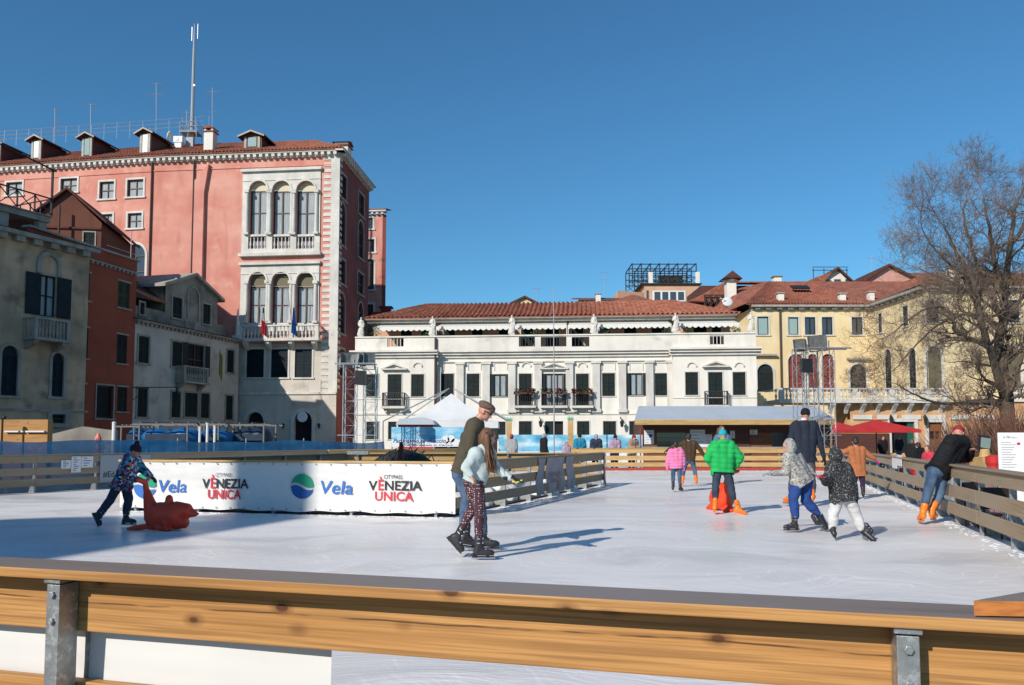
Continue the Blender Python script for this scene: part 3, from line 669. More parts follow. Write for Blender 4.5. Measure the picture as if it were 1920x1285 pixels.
def ironbalc(o, off, flowers, ext=.35):
    a0, a1 = o[0]-ext*.8, o[1]+ext*.8; z0 = o[2]; b = MB(); h = 1.02; P_ = off+.5
    F.box(b, a0, a1, z0+h-.05, z0+h, P_-.03, P_+.02); F.box(b, a0, a1, z0+.04, z0+.08, P_-.02, P_+.01)
    n = int((a1-a0)/.12)
    for i in range(n+1): a = a0+(a1-a0)*i/n; F.box(b, a-.014, a+.014, z0+.05, z0+h-.03, P_-.015, P_+.01)
    for a in (a0, a1):
        F.box(b, a-.02, a+.02, z0+h-.05, z0+h-.004, off, P_-.03)
        for i in range(4): F.box(b, a-.014, a+.014, z0+.05, z0+h-.05, off+.1*i+.06, off+.1*i+.085)
    bal = build('balcony', b, 'iron', pz)
    s = MB(); F.box(s, a0-.08, a1+.08, z0-.14, z0+.03, off+.003, off+.6); F.box(s, a0+.1, a0+.3, z0-.4, z0-.143, off+.003, off+.35); F.box(s, a1-.3, a1-.1, z0-.4, z0-.143, off+.003, off+.35)
    build('slab', s, 'stone', bal)
    if flowers:
        fl = MB(); rr = random.Random(int(a0*10)); F.box(fl, a0, a1, z0+h-.16, z0+h-.02, P_+.025, P_+.2); fl.cur = 1
        for i in range(240):
            p = F.at(rr.uniform(a0-.05, a1+.05), z0+h+rr.uniform(-.12, .24), P_+.1+rr.uniform(-.15, .18)); r = rr.uniform(.05, .11); fl.cur = rr.choice((1, 2, 1))
            d = Vector((rr.uniform(-1, 1), rr.uniform(-1, 1), rr.uniform(-1, 1))); e = d.cross(Vector((rr.uniform(-1, 1), .3, .7))); fl.quad(p-d*r, p-e*r, p+d*r, p+e*r)
        build('flower_box', fl, ['hutd', 'leaf', 'flower'], bal)
ironbalc(upL[1], 0, False); ironbalc(upR[1], 0, False)
for i in (3, 4, 5): ironbalc(upC[i], REC, True, .3)
# set-back storey
SB = -3.3; aw0, aw1 = 0.5, F.L-1.2
zE = F.hit(1040, 592, SB+.9)[1]
wsb = [F.rect(a, 600, b_, 640, SB) for a, b_ in ((752, 772), (790, 812), (832, 853), (885, 905), (935, 957), (977, 1000), (1023, 1048), (1072, 1094), (1124, 1144), (1170, 1193), (1222, 1245), (1300, 1325), (1335, 1352))]
for o in wsb: o[2] = zT+.05; o[3] = zT+2.35
build('upper_wall', wall(F, aw0, aw1, zT, zE, wsb, .15, SB), 'salmon', pz)
for o in wsb: window(F, o, pz, 'shut', w=.05, t=.02, off=SB, rec=.03, sill=False)
b = MB(); F.box(b, aw0, aw1, zT, zE-.02, -9, SB-.3); build('upper_core', b, 'white', pz)
b = MB(); F.box(b, aw0-.3, aw1+.3, zE-.36, zE-.16, SB+.003, SB+.7); F.box(b, aw0-.4, aw1+.4, zE-.157, zE-.03, SB+.004, SB+.95); build('eave_board', b, 'gutter', pz)
zR = F.hit(1040, 567, -7.4)[1]
e0 = F.at(aw0-.5, zE, SB+1); e1 = F.at(aw1+.6, zE, SB+1); r0 = F.at(aw0+3.4, zR, -7.4); r1 = F.at(aw1-3.8, zR, -7.4)
rf = tiled('roof', e0, e1, r0, r1, pz, period=.36, amp=.085)
tiled('roof', F.at(aw0-.5, zE, -13), e0, F.at(aw0+3.4, zR, -7.5), r0, pz, period=.36, amp=.085); tiled('roof', e1, F.at(aw1+.6, zE, -13), r1, F.at(aw1-3.8, zR, -7.5), pz, period=.36, amp=.085)
# awnings with scalloped valance
for x0, x1 in ((703, 808), (820, 956), (966, 1062), (1066, 1112), (1121, 1257), (1274, 1384)):
    a0 = F.hit(x0, 600, SB+2)[0]; a1 = F.hit(x1, 600, SB+2)[0]; zz = zE-.42; b = MB(); z2 = zz-.5
    b.quad(F.at(a0, zz, SB+.05), F.at(a1, zz, SB+.05), F.at(a1, z2, SB+2.3), F.at(a0, z2, SB+2.3)); n = int((a1-a0)/.06)
    for i in range(n):
        p0 = a0+(a1-a0)*i/n; p1 = a0+(a1-a0)*(i+1)/n; d = lambda p: z2-.20-.12*abs(math.sin(p*math.pi/.42))
        b.quad(F.at(p0, z2, SB+2.3), F.at(p1, z2, SB+2.3), F.at(p1, d(p1), SB+2.3), F.at(p0, d(p0), SB+2.3))
    aw = build('awning', b, 'awn', pz)
    b = MB(); F.box(b, a0, a1, zz-.02, zz+.12, SB+.004, SB+.2); build('awning_case', b, 'white', aw)
    for a in (a0-.05, a1): b = MB(); F.box(b, a, a+.05, zT+.1, z2, SB+2.22, SB+2.28); build('awning_post', b, 'white', aw)
b = MB(); a = F.hit(817, 700)[0]; b.tube([F.at(a, zT+.9, .12), F.at(a, 2.9, .12)], .09, 8); build('rain_pipe', b, 'pipe', pz)
b = MB(); a, z = F.hit(970, 786, REC)[0], F.hit(970, 780, REC)[1]
for i, (k, dz) in enumerate(((1012, 0), (1163, 0))):
    a, z = F.hit(k, 795, REC); b = MB(); b.tube([F.at(a, z+.4, REC), F.at(a, z+.5, REC+.3), F.at(a+.1, z+.2, REC+.5)], .025, 6); b.lathe(F.at(a+.1, z-.25, REC+.5), [(.04, 0), (.09, .05), (.15, .35), (.17, .38), (.05, .5), (.02, .56)], 6); build('wall_lantern', b, 'iron', pz)
# terrace pots and shrubs: things that stand on the terrace
def foliage(mb, c, rx, ry, rz, n, r, rr):
    for i in range(n):
        d = Vector((rr.gauss(0, 1), rr.gauss(0, 1), rr.gauss(0, 1))).normalized()*(rr.random()**.4)
        p = Vector(c)+Vector((d.x*rx, d.y*ry, d.z*rz)); a = Vector((rr.uniform(-1, 1), rr.uniform(-1, 1), rr.uniform(-1, 1))).normalized(); e = a.cross(Vector((rr.uniform(-1, 1), rr.uniform(-1, 1), 1))).normalized()
        s = r*rr.uniform(.6, 1.3); mb.quad(p-a*s, p-e*s*.5, p+a*s, p+e*s*.5)
rr = random.Random(3)
for px, lab in ((693, 'potted shrub on the palazzo terrace beside the leftmost statue'), (803, 'potted shrub on the palazzo terrace left of the second statue'), (829, 'potted plant on the palazzo terrace right of the second statue'), (1005, 'potted plant on the palazzo terrace behind the middle railing'), (1135, 'low potted plant right of the fourth statue on the palazzo terrace'), (1250, 'potted plant left of the fifth statue on the palazzo terrace'), (1290, 'potted orange-leaved plant right of the fifth statue on the terrace'), (1380, 'potted plant at the right end of the palazzo terrace')):
    a = F.hit(px, 625, -.8)[0]; base = F.at(a, zP-.55, -.8); big = px == 693
    t = thing('potted_plant', lab, 'plant', base, group='potted plants on the palazzo terrace')
    b = MB(); b.lathe(base, [(.14, 0), (.22, .3), (.24, .32), (.2, .32)], 10); build('pot', b, 'tile', t)
    b = MB(); foliage(b, base+Vector((0, 0, .75 if not big else 1.1)), .45 if not big else .8, .3, .42 if not big else .8, 220 if not big else 500, .07, rr); build('foliage', b, 'leaf', t)
def statue(px, y0, y1, lab):
    a = F.hit(px, y1, -.15)[0]; base = F.at(a, zP+.1, -.15); H_ = 1.32; k = H_/1.7
    b = MB(); z = lambda h: base+Vector((0, 0, .16+h*k)); F_ = F.u3(); sg = random.Random(px)
    b.cap(z(.05), z(.85), .155, .135); b.cap(z(.85), z(1.28), .135, .13); b.ell(z(1.58), (.08, 0, 0), (0, .085, 0), (0, 0, .10)); b.cap(z(1.4), z(1.5), .06, .06)
    b.cap(z(1.32)-F_*.13, z(1.0)-F_*.21, .07, .055); b.cap(z(1.0)-F_*.21, z(1.05 if sg.random() < .5 else .8)-F_*.1+F.n3()*.15, .05, .04)
    b.cap(z(1.32)+F_*.13, z(1.0)+F_*.2, .07, .055); b.cap(z(1.0)+F_*.2, z(.75)+F_*.2+F.n3()*.1, .05, .05); b.cap(z(.1)+F_*.12, z(.9)+F_*.1+F.n3()*.06, .12, .08); b.cap(z(.5)-F_*.12, z(.0)-F_*.2, .09, .1)
    fm = fused(b, .035, 2, lambda v: .02*noise.noise(v*7)); F.box(fm, a-.2, a+.2, zP+.1, zP+.25, -.35, .05)
    o = build('statue', fm, 'stone', None, smooth=False, loc=base); tag(o, lab, 'statue', 'stone statues on the palazzo parapet')
for px, lab in ((677, 'stone statue at the left corner of the palazzo parapet'), (811, 'stone statue on the parapet above the dark rain pipe'), (960, 'stone statue third from the left on the palazzo parapet'), (1114, 'stone statue right of the middle terrace railings'), (1267, 'stone statue second from the right on the palazzo parapet'), (1409, 'stone statue at the right corner of the palazzo parapet')):
    statue(px, 595, 630, lab)

# ================================================================== PINK HOTEL BUILDING
K = 1.28
FP = Fac((-23.2*K, 51.3*K), (-11.0*K, 50.0*K)); FL = Fac((-46.0*K, 55.2*K), (-23.2*K, 51.3*K)); FS = Fac((-11.0*K, 50.0*K), (-10.45*K, 57.5*K))
FS.n = Vector((FS.u.y, -FS.u.x)); FS.n = FS.n if FS.n.x > 0 else -FS.n
pk = thing('pink_building', 'tall salmon pink building with white arched triple windows, quoins and dormers, left of the palazzo', 'building', (-22, 67, GZ))
zPk = FP.hit(540, 296)[1]; zCo = FP.hit(540, 285)[1]
up3 = [FP.rect(a, 340, b_, 440)+[True] for a, b_ in ((468, 501), (511, 545), (556, 591))]
lo3 = [FP.rect(a, 511, b_, 606)+[True] for a, b_ in ((467, 499), (510, 543), (556, 589))]
sh3 = [FP.rect(a, 655, b_, 708) for a, b_ in ((462, 495), (508, 540), (553, 585))]
bal3 = [FP.rect(a, 443, b_, 467) for a, b_ in ((466, 500), (511, 545), (556, 590))]
arc2 = [FP.rect(463, 773, 494, 826)+[True], FP.rect(552, 772, 585, 835)+[True]]
sqP = []
sqL = [FL.rect(239, 337, 269, 369), FL.rect(187, 341, 214, 373), FL.rect(114, 335, 145, 360), FL.rect(12, 342, 42, 366), FL.rect(240, 400, 266, 428), FL.rect(188, 402, 211, 429)]
arL = [FL.rect(233, 458, 272, 540)+[True], FL.rect(184, 462, 216, 520)+[True]]
aFP = FP.hit(450, 690)[0]; zst = FP.hit(540, 738)[1]; z69 = FP.hit(540, 645)[1]
opsP = up3+lo3+bal3
build('wall', wall(FP, 0, FP.L, z69, zPk, opsP, .35), 'pink', pk)
build('lower_wall', wall(FP, 0, FP.L, GZ-.1, z69, sh3+arc2, .35), 'stonelow', pk)
build('wall', wall(FL, 0, FL.L, GZ-.1, zPk, sqL+arL, .3), 'pink', pk)
sw = []
for x0, x1, y0, y1, ar in ((637, 649, 328, 373, 0), (672, 682, 365, 405, 0), (636, 647, 380, 460, 1), (671, 681, 415, 485, 1), (635, 647, 487, 532, 0), (670, 681, 513, 552, 0), (634, 646, 550, 625, 1), (671, 680, 568, 625, 1), (634, 645, 655, 705, 0), (668, 678, 655, 700, 0)):
    sw.append(FS.rect(x0, y0, x1, y1)+[bool(ar)])
build('side_wall', wall(FS, 0, FS.L, GZ-.1, zPk, sw, .25), 'pinkshade', pk)
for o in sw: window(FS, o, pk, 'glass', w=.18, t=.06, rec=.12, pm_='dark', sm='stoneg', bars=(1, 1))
b = MB(); b.prism([(x*K, y*K, GZ) for x, y in ((-46, 56), (-23, 52), (-11.4, 50.8), (-10.9, 57.4), (-13, 60), (-24, 61), (-46, 65))], (0, 0, zPk-GZ)); build('core', b, 'pinkshade', pk)
# cornice
c = MB()
for Fx, e0_, e1_ in ((FL, 0, 0), (FP, 0, .55), (FS, -.55, 0)):
    Fx.box(c, -e0_ if e0_ > 0 else e0_, Fx.L+e1_, zPk+.28, zPk+.40, -.2, .46); Fx.box(c, 0, Fx.L, zPk-.02, zPk+.277, -.1, .12)
    Fx.box(c, 0, Fx.L+(.6 if Fx is FP else 0), zPk+.403, zPk+.47, -.2, .55); dentils(c, Fx, 0, Fx.L, zPk+.02, zPk+.277, .123, .42, .52)
build('cornice', c, 'stone', pk); c = MB()
for Fx in (FL, FP): Fx.box(c, 0, Fx.L-(.7 if Fx is FP else 0), zPk-.75, zPk-.66, .003, .06)
build('wall_moulding', c, 'pink', pk)
# quoins
c = MB(); z = zst+.4; i = 0
while z < zPk-.3:
    wq = .62; FP.box(c, FP.L-wq-.66, FP.L-.66, z, z+.27, .003, .05); FS.box(c, .12, .12+wq, z, z+.27, .003, .05); z += .52; i += 1
FP.box(c, FP.L-.66, FP.L+.06, zst, zPk, .003, .07); build('quoins', c, 'stone', pk)
# upper and lower window groups
for tri, y0, y1, gp, bl in ((up3, 322, 476, True, False), (lo3, 497, 640, False, True)):
    a0, _ = FP.hit(455, 400); a1, _ = FP.hit(601, 400); z0 = FP.hit(528, y1)[1]; z1 = FP.hit(528, y0)[1]
    zb = FP.hit(528, 443 if gp else 606)[1]
    m = wall(FP, a0, a1, z0 if gp else zb-.9, z1, [list(o) for o in tri]+([list(o) for o in bal3] if gp else []), .08, .1)
    FP.box(m, a0-.12, a1+.12, z1, z1+.22, .0, .32); FP.box(m, a0-.05, a1+.05, z1-.75, z1-.70, .103, .15)
    if gp: FP.box(m, a0-.15, a1+.15, z0-.22, z0+.03, .0, .4); 
    for aa in (a0, a1): m.quad(FP.at(aa, z0, 0), FP.at(aa, z0, .1), FP.at(aa, z1, .1), FP.at(aa, z1, 0))
    tri_o = build('triple_window_surround', m, 'stone', pk)
    for i, o in enumerate(tri):
        r = (o[1]-o[0])/2; zc = o[3]-r
        c = MB(); surround(FP, c, o, .16, .06, .1, False, False); build('arch_moulding', c, 'stone', tri_o)
        for e in (o[0]-.16, o[1]+.16):
            c = MB(); c.tube([FP.at(e, o[2], .16), FP.at(e, zc-.25, .16)], [.15, .13], 10); FP.box(c, e-.2, e+.2, zc-.25, zc, .1, .34); FP.box(c, e-.2, e+.2, o[2]-.03, o[2]+.14, .1, .34); build('column', c, 'stone', tri_o)
        zb_ = zc if gp else zc-.42
        window(FP, [o[0], o[1], o[2], zb_], pk, 'glass', w=.02, t=.01, rec=.28, curtain=True, bars=(1, 1), sill=False, sides=False)
        c = MB(); fill_op(FP, c, [o[0], o[1], zb_, o[3], True], -.26); build('arch_blind', c, 'cream' if gp else 'olive', pk)
        if not gp: pass
for o in bal3:
    b = MB(); balusters(b, FP, o[0], o[1], o[2], o[3]-.02, -.05, .27, .09); FP.box(b, o[0], o[1], o[3]-.05, o[3]+.04, -.2, .12); q = build('balustrade', b, 'stone', pk)
    b = MB(); fill_op(FP, b, o, -.32); build('backing', b, 'inkgr', q)
# projecting balcony
a0 = FP.hit(447, 620, .9)[0]; a1 = FP.hit(597, 620, .9)[0]; z1 = FP.hit(528, 609, .9)[1]; z0 = FP.hit(528, 634, .9)[1]
b = MB(); FP.box(b, a0-.05, a1+.05, z0-.22, z0, .12, 1.0); FP.box(b, a0, a1, z1-.12, z1, .68, .95)
for s_ in (a0, a1-.2): FP.box(b, s_, s_+.2, z1-.12, z1-.003, .12, .68)
n = 3
for i in range(n+1): a = a0+(a1-a0-.3)*i/n; FP.box(b, a, a+.3, z0, z1-.12, .68, .92)
for i in range(n): balusters(b, FP, a0+.3+(a1-a0-.3)*i/n, a0+(a1-a0-.3)*(i+1)/n, z0, z1-.12, .8, .27, .09)
for i in range(4): a = a0+.3+(a1-a0-.9)*i/3; b.prism([FP.at(a, z0-.22, .12), FP.at(a, z0-.22, .9), FP.at(a, z0-.45, .8), FP.at(a, z0-.9, .12)], FP.u3()*.3)
build('balcony', b, 'stone', pk)
for o in sh3: window(FP, o, pk, 'shut', w=.14, t=.05, rec=.1, pm_='shutblue')
for i, o in enumerate(arc2): window(FP, o, pk, 'glass', w=.28, t=.08, rec=.3, pm_='dark', bars=(0, 0), sill=False, sides=i == 1, frame='iron')
c = MB(); FP.box(c, aFP-.3, FP.L, zst-.08, zst+.1, .003, .12); 
for z in (zst-1, zst-1.9, zst-2.8): FP.box(c, FP.hit(592, 800)[0], FP.L, z, z+.03, .003, .02)
build('string_course', c, 'stone', pk)
a, z = FP.hit(568, 782); b = MB(); b.tube([FP.at(a, z, .08), FP.at(a, z, .16)], .42, 18); build('door_crest', b, 'paper', pk)
for px in (533, 600):
    a, z = FP.hit(px, 797); b = MB(); b.tube([FP.at(a, z, .0), FP.at(a, z+.1, .25)], .025, 6); b.lathe(FP.at(a, z-.3, .25), [(.05, 0), (.12, .3), (.13, .33), (.02, .45)], 6); build('wall_lantern', b, 'iron', pk)
for o in sqL: window(FL, o, pk, 'glass', w=.16, t=.06, rec=.15, curtain=True, bars=(1, 1), sill=True)
for o in arL: window(FL, o, pk, 'glass', w=.2, t=.06, rec=.15, bars=(1, 1))
c = MB()
for Fx, px in ((FL, 284), (FP, 363)):
    a = Fx.hit(px, 400)[0]; c.tube([Fx.at(a, zPk, .12), Fx.at(a, 3, .12)], .075, 8)
build('rain_pipe', c, 'pipe', pk)
# chimney breast with a raking top
a0 = FP.hit(366, 430)[0]; a1 = FP.hit(384, 430)[0]; zt0 = FP.hit(366, 352)[1]; zt1 = FP.hit(392, 310)[1]; b = MB()
zm = FP.hit(384, 362)[1]
b.prism([FP.at(a0, 3, .003), FP.at(a1, 3, .003), FP.at(a1, zm, .003), FP.at(a1+.35, zt1, .003), FP.at(a0, zt0+.5, .003)], FP.n3()*.32); build('chimney_breast', b, 'pink', pk)
# roof
zRf = zPk+.50
def XY(F_, a, off): p = F_.at(a, 0, off); return p
rA = FL.at(0, zRf, .6); rB = FP.at(0, zRf, .6); rC = FP.at(FP.L+.55, zRf, .6); rD = FS.at(FS.L+.3, zRf, .6)
zRg = zRf+3.9
gB = Vector((-24*K, 57.2*K, zRg)); gA = Vector((-46*K, 61*K, zRg)); gC = Vector((-14.2*K, 56.4*K, zRg)); 
tiled('roof', rA, rB, gA, gB, pk, 'tile', .3, .05); tiled('roof', rB, rC, gB, gC, pk, 'tile', .3, .05)
b = MB(); b.quad(rC, rD, Vector((-13*K, 60.2*K, zRf)), gC); build('roof', b, 'tile', pk)
b = MB(); b.quad(gA, gB, Vector((-24*K, 61.2*K, zRf)), Vector((-46*K, 65.2*K, zRf))); b.quad(gB, gC, Vector((-13*K, 60.2*K, zRf)), Vector((-24*K, 61.2*K, zRf))); build('roof', b, 'tiled', pk)
# dormers
for F_, px, yt, yb, hwp in ((FL, 68, 254, 298, 17), (FL, 163, 249, 293, 17), (FL, 272, 241, 288, 17), (FP, 473, 246, 277, 26), (FL, -8, 262, 300, 17)):
    o_ = -1.5; a, zb = F_.hit(px, yb-4, o_); zt = F_.hit(px, yt, o_)[1]; hw = hwp/29*.92; d = MB()
    ze = zt-.42; F_.box(d, a-hw, a+hw, zb-1.2, ze, o_-3, o_); dm = build('dormer', d, 'hutd', pk)
    rf_ = MB()
    for s_ in (-1, 1):
        rf_.prism([F_.at(a, zt, o_+.35), F_.at(a, zt-.10, o_+.35), F_.at(a+s_*(hw+.38), ze-.16, o_+.35), F_.at(a+s_*(hw+.38), ze-.03, o_+.35)], -F_.n3()*3.4)
    rf_.add([F_.at(a-hw, ze-.05, o_+.002), F_.at(a+hw, ze-.05, o_+.002), F_.at(a, zt-.1, o_+.002)], [(0, 1, 2)])
    build('dormer_roof', rf_, 'tiled', dm)
    v = MB(); F_.box(v, a-hw*.45, a+hw*.45, zb-.1, ze-.14, o_+.004, o_+.04); build('pane', v, 'whitepaint' if px not in (163, 473) else 'glasst', dm)
    v = MB()
    for s_ in (-1, 1):
        F_.box(v, a+s_*hw*.72-.1, a+s_*hw*.72+.1, zb-.3, ze-.1, o_+.004, o_+.06)
        v.prism([F_.at(a, zt-.02, o_+.353), F_.at(a, zt-.16, o_+.353), F_.at(a+s_*(hw+.36), ze-.2, o_+.353), F_.at(a+s_*(hw+.36), ze-.06, o_+.353)], F_.n3()*.03)
    build('dormer_trim', v, 'gutter', dm)
def chimney(par, F_, px, yt, yb, wpx, off, mat='white', capm='tile', open_=True):
    D = None; a, z0 = F_.hit(px, yb, off); z1 = F_.hit(px, yt, off)[1]; ww = abs(F_.hit(px+wpx, yb, off)[0]-F_.hit(px, yb, off)[0])/2; b = MB()
    if capm == 'stoneg':
        F_.box(b, a-ww*.8, a+ww*.8, z0-.8, z1-.12, off-ww*1.6, off); ch = build('chimney', b, mat, par); b = MB(); F_.box(b, a-ww*1.1, a+ww*1.1, z1-.12, z1, off-ww*1.9, off+ww*.3); build('chimney_cap', b, capm, ch); return ch
    F_.box(b, a-ww, a+ww, z0-.6, z1-.35, off-ww*2, off)
    for s_ in (-1, 1):
        F_.box(b, a+s_*ww*.75-ww*.22, a+s_*ww*.75+ww*.22, z1-.35, z1-.12, off-ww*2, off)
    ch = build('chimney', b, mat, par); b = MB()
    F_.box(b, a-ww*1.25, a+ww*1.25, z1-.42, z1-.34, off-ww*2.25, off+ww*.25); b.prism([F_.at(a-ww*1.3, z1-.12, off+ww*.3), F_.at(a+ww*1.3, z1-.12, off+ww*.3), F_.at(a, z1+.12, off+ww*.3)], -F_.n3()*ww*2.6); build('chimney_cap', b, capm, ch)
    return ch
chimney(pk, FP, 390, 238, 283, 17, -1.2, 'white'); chimney(pk, FS, 655, 268, 305, 7, -1.0, 'white')
# roof walk, railing, mast
b = MB(); yy = -6.5
for i in range(24):
    a = FL.L-28+i*1.3; 
    zz = zRg+.2; b.tube([FL.at(a, zz-.4, -4.5), FL.at(a, zz+1.1, -4.5)], .03, 5)
for h in (.3, .7, 1.1): b.tube([FL.at(FL.L-30, zRg+.2+h, -4.5), FL.at(FL.L+1.4, zRg+.2+h, -4.5)], .022, 5)
build('roof_railing', b, 'alu', pk)
b = MB(); c0 = FP.at(FP.hit(358, 240, -5)[0], 0, -5); zc_ = P(358, 250, c0.y).z; bx = c0.x
for dx in (-.75, 0, .75):
    for dy in (-.6, .6): b.tube([(bx+dx, c0.y+dy, zc_-.6), (bx+dx, c0.y+dy, zc_+.85)], .03, 5)
for h in (.05, .45, .85):
    for dy in (-.6, .6): b.tube([(bx-.75, c0.y+dy, zc_+h), (bx+.75, c0.y+dy, zc_+h)], .025, 5)
    for dx in (-.75, .75): b.tube([(bx+dx, c0.y-.6, zc_+h), (bx+dx, c0.y+.6, zc_+h)], .025, 5)
b.box(bx-.8, bx+.8, c0.y-.65, c0.y+.65, zc_-.1, zc_-.03); b.box(bx-.35, bx+.3, c0.y-.2, c0.y+.2, zc_-1.3, zc_-.103)
build('mast_platform', b, 'pole', pk)
mb_ = P(365, 45, c0.y); mast = thing('radio_mast', 'tall slender radio mast on the pink building roof', 'antenna', (mb_.x, c0.y, zc_-.1))
b = MB(); zt = mb_.z; x = mb_.x; y = c0.y; z65 = P(365, 100, y).z
b.tube([(x, y, zc_-.03), (x, y, z65), (x, y, zt)], [.17, .12, .04], 8)
for z in [zc_+i*.5 for i in range(int((z65-zc_)/.5))]: b.tube([(x-.13, y, z), (x+.13, y, z)], .015, 4)
build('mast_pole', b, 'pole', mast)
b = MB(); b.tube([(x-.22, y, zt-1.6), (x-.22, y, zt-.3)], .03, 6); b.tube([(x+.3, y, zt-1.4), (x+.3, y, zt)], .025, 6); b.tube([(x-.22, y, zt-.9), (x+.3, y, zt-.9)], .02, 5); b.ell((x+.2, y-.15, P(375, 162, y).z), (.16, 0, 0), (0, .08, 0), (0, 0, .16)); build('aerials', b, 'alu', mast)
def antenna(px, yt, yb, Y, lab, arms, par=None):
    p0 = P(px, yb, Y); p1 = P(px, yt, Y); b = MB(); b.tube([p0, p1], .028, 5); L_ = (p1-p0).length
    for f, w_, n in arms:
        z = p0.z+L_*f; b.tube([(p0.x-w_, Y, z), (p0.x+w_, Y, z)], .018, 4)
        for i in range(n): xx = p0.x-w_+2*w_*i/max(1, n-1); b.tube([(xx, Y-.22, z), (xx, Y+.22, z)], .012, 4); b.tube([(xx, Y, z-.12), (xx, Y, z+.12)], .012, 4)
    o = build('television_antenna', b, 'pole', None, loc=p0); tag(o, lab, 'antenna', 'rooftop television antennas')
antenna(103, 204, 268, 73, 'ladder-like television antenna behind the leftmost dormers of the pink building', ((.35, .5, 5), (.6, .45, 5), (.92, .3, 4)))
antenna(170, 195, 255, 73, 'thin television antenna behind the second dormer of the pink building', ((.97, .5, 4),))
antenna(293, 155, 245, 73, 'tall television antenna with two arms behind the third dormer of the pink building', ((.75, .6, 5), (.97, .5, 5)))
antenna(398, 165, 240, 71, 'television antenna right of the radio mast on the pink building', ((.9, .5, 5), (.4, .3, 3)))
antenna(350, 208, 240, 71, 'small television antenna left of the radio mast platform', ((.9, .5, 4),))
p = P(318, 255, 70); b = MB(); 
b.ell(p, (.10, -.05, 0), (.1, .3, 0), (0.1, 0, .42)); b.tube([p, p-Vector((0, -.3, 1.2))], .04, 6); o = build('satellite_dish', b, 'whitepaint', None, smooth=True, loc=p); tag(o, 'white satellite dish on the pink building roof by the mast platform', 'satellite dish')
p = P(335, 262, 70); b = MB(); b.box(p.x-.4, p.x+.4, p.y-.2, p.y+.2, p.z-.3, p.z+.25); b.tube([(p.x-.12, p.y-.2, p.z), (p.x-.12, p.y-.23, p.z)], .2, 14); b.box(p.x-.3, p.x+.3, p.y-.15, p.y+.15, p.z-.9, p.z-.303); o = build('air_conditioner', b, 'whitepaint', None, loc=p); tag(o, 'white air conditioner unit on the pink building roof', 'air conditioner')

# pink wing further back
pb = thing('pink_house', 'narrow pink house with white windows just behind the tall pink building', 'building', (-15.5, 88, GZ))
FB = Fac((-27, 88), (-14, 87)); wb = [FB.rect(683, 409, 699, 429), FB.rect(683, 449, 702, 473), FB.rect(685, 486, 701, 543)+[True], FB.rect(688, 571, 700, 600)]
aB1 = FB.hit(717, 450)[0]; zB = FB.hit(700, 403)[1]
build('wall', wall(FB, 0, aB1, GZ, zB, wb, .2), 'pink', pb)
for o in wb: window(FB, o, pb, 'glass', w=.2, t=.05, rec=.12)
FB2 = Fac((FB.at(aB1, 0).x, FB.at(aB1, 0).y), (FB.at(aB1, 0).x-1.55, 96)); b = MB(); FB2.box(b, 0, 8, GZ, zB, -.4, 0); build('side_wall', b, 'pinkshade', pb)
b = MB(); FB.box(b, -.3, aB1+.45, zB+.25, zB+.45, -.3, .45); dentils(b, FB, 0, aB1+.3, zB, zB+.25, .0, .35, .55); build('cornice', b, 'stone', pb)
b = MB(); b.prism([FB.at(-.3, zB+.45, .5), FB.at(aB1+.5, zB+.45, .5), FB.at(aB1+.5, zB+1.0, -2), FB.at(-.3, zB+1.0, -2)], (0, 0, .1)); build('roof', b, 'tile', pb)
# low dark chimney by the palazzo
p = P(724, 576, 84); b = MB(); b.box(p.x-.5, p.x+.5, p.y-.5, p.y+.5, p.z-1, p.z-.12); b.box(p.x-.7, p.x+.7, p.y-.7, p.y+.7, p.z-.12, p.z); b.box(P(700, 590, 84).x, P(736, 590, 84).x, 83, 87, GZ, P(700, 588, 84).z); build('rear_wing', b, 'pinkshade', pb)

# flags on the pink balcony
for px, y0, mats, lab in ((492, 570, ('inkg', 'paper', 'inkr'), 'green, white and red flag hanging limp from the pink building balcony'), (549, 575, ('inkb', 'inkb', 'inkn'), 'blue flag hanging limp from the pink building balcony')):
    p0 = FP.at(FP.hit(px, 630, 1.0)[0], FP.hit(px, 625, 1.0)[1], 1.0); p1 = p0+Vector((-.25 if px < 500 else -.35, -.5, 3.6)); t = thing('flag', lab, 'flag', p0, group='flags on the pink building')
    b = MB(); b.tube([p0, p1], .025, 6); build('flagpole', b, 'alu', t)
    b = MB(); rr = random.Random(px)
    q0 = p0+Vector((.05, -.1, .15)); n = 9
    for i in range(n):
        for j in range(10):
            b.cur = 0 if j > 7 else (1 if j > 4 else 2)
            def pt(i, j):
                f = j/10; wd = .38*(1-f)+.10; return q0+Vector(((i/n-.35)*wd+.0*f, -.10*math.sin(i*2.1)*(1-f*.4), f*2.0-.1-.35*(1-f)*(i/n)))
            b.quad(pt(i, j), pt(i+1, j), pt(i+1, j+1), pt(i, j+1))
    build('flag_cloth', b, [mats[0], mats[1], mats[2]], t, smooth=True)

# ================================================================== LEFT ROW OF HOUSES (their fronts face away from the sun)
def body(par, F_, zt, back, mat, name='core', a0=0, a1=None, off=-.4):
    a1 = F_.L if a1 is None else a1; b = MB()
    p = [F_.at(a0+.02, GZ, off), F_.at(a1-.02, GZ, off), F_.at(a1-.02, GZ, -back), F_.at(a0+.02, GZ, -back)]; b.prism(p, (0, 0, zt-GZ))
    p = [F_.at(a0, GZ, 0), F_.at(a0, GZ, off)]; b.quad(F_.at(a0, GZ, 0), F_.at(a0, GZ, off), F_.at(a0, zt, off), F_.at(a0, zt, 0)); b.quad(F_.at(a1, GZ, 0), F_.at(a1, GZ, off), F_.at(a1, zt, off), F_.at(a1, zt, 0))
    b.quad(F_.at(a0, zt, 0), F_.at(a1, zt, 0), F_.at(a1, zt, off), F_.at(a0, zt, off))
    return build(name, b, mat, par)
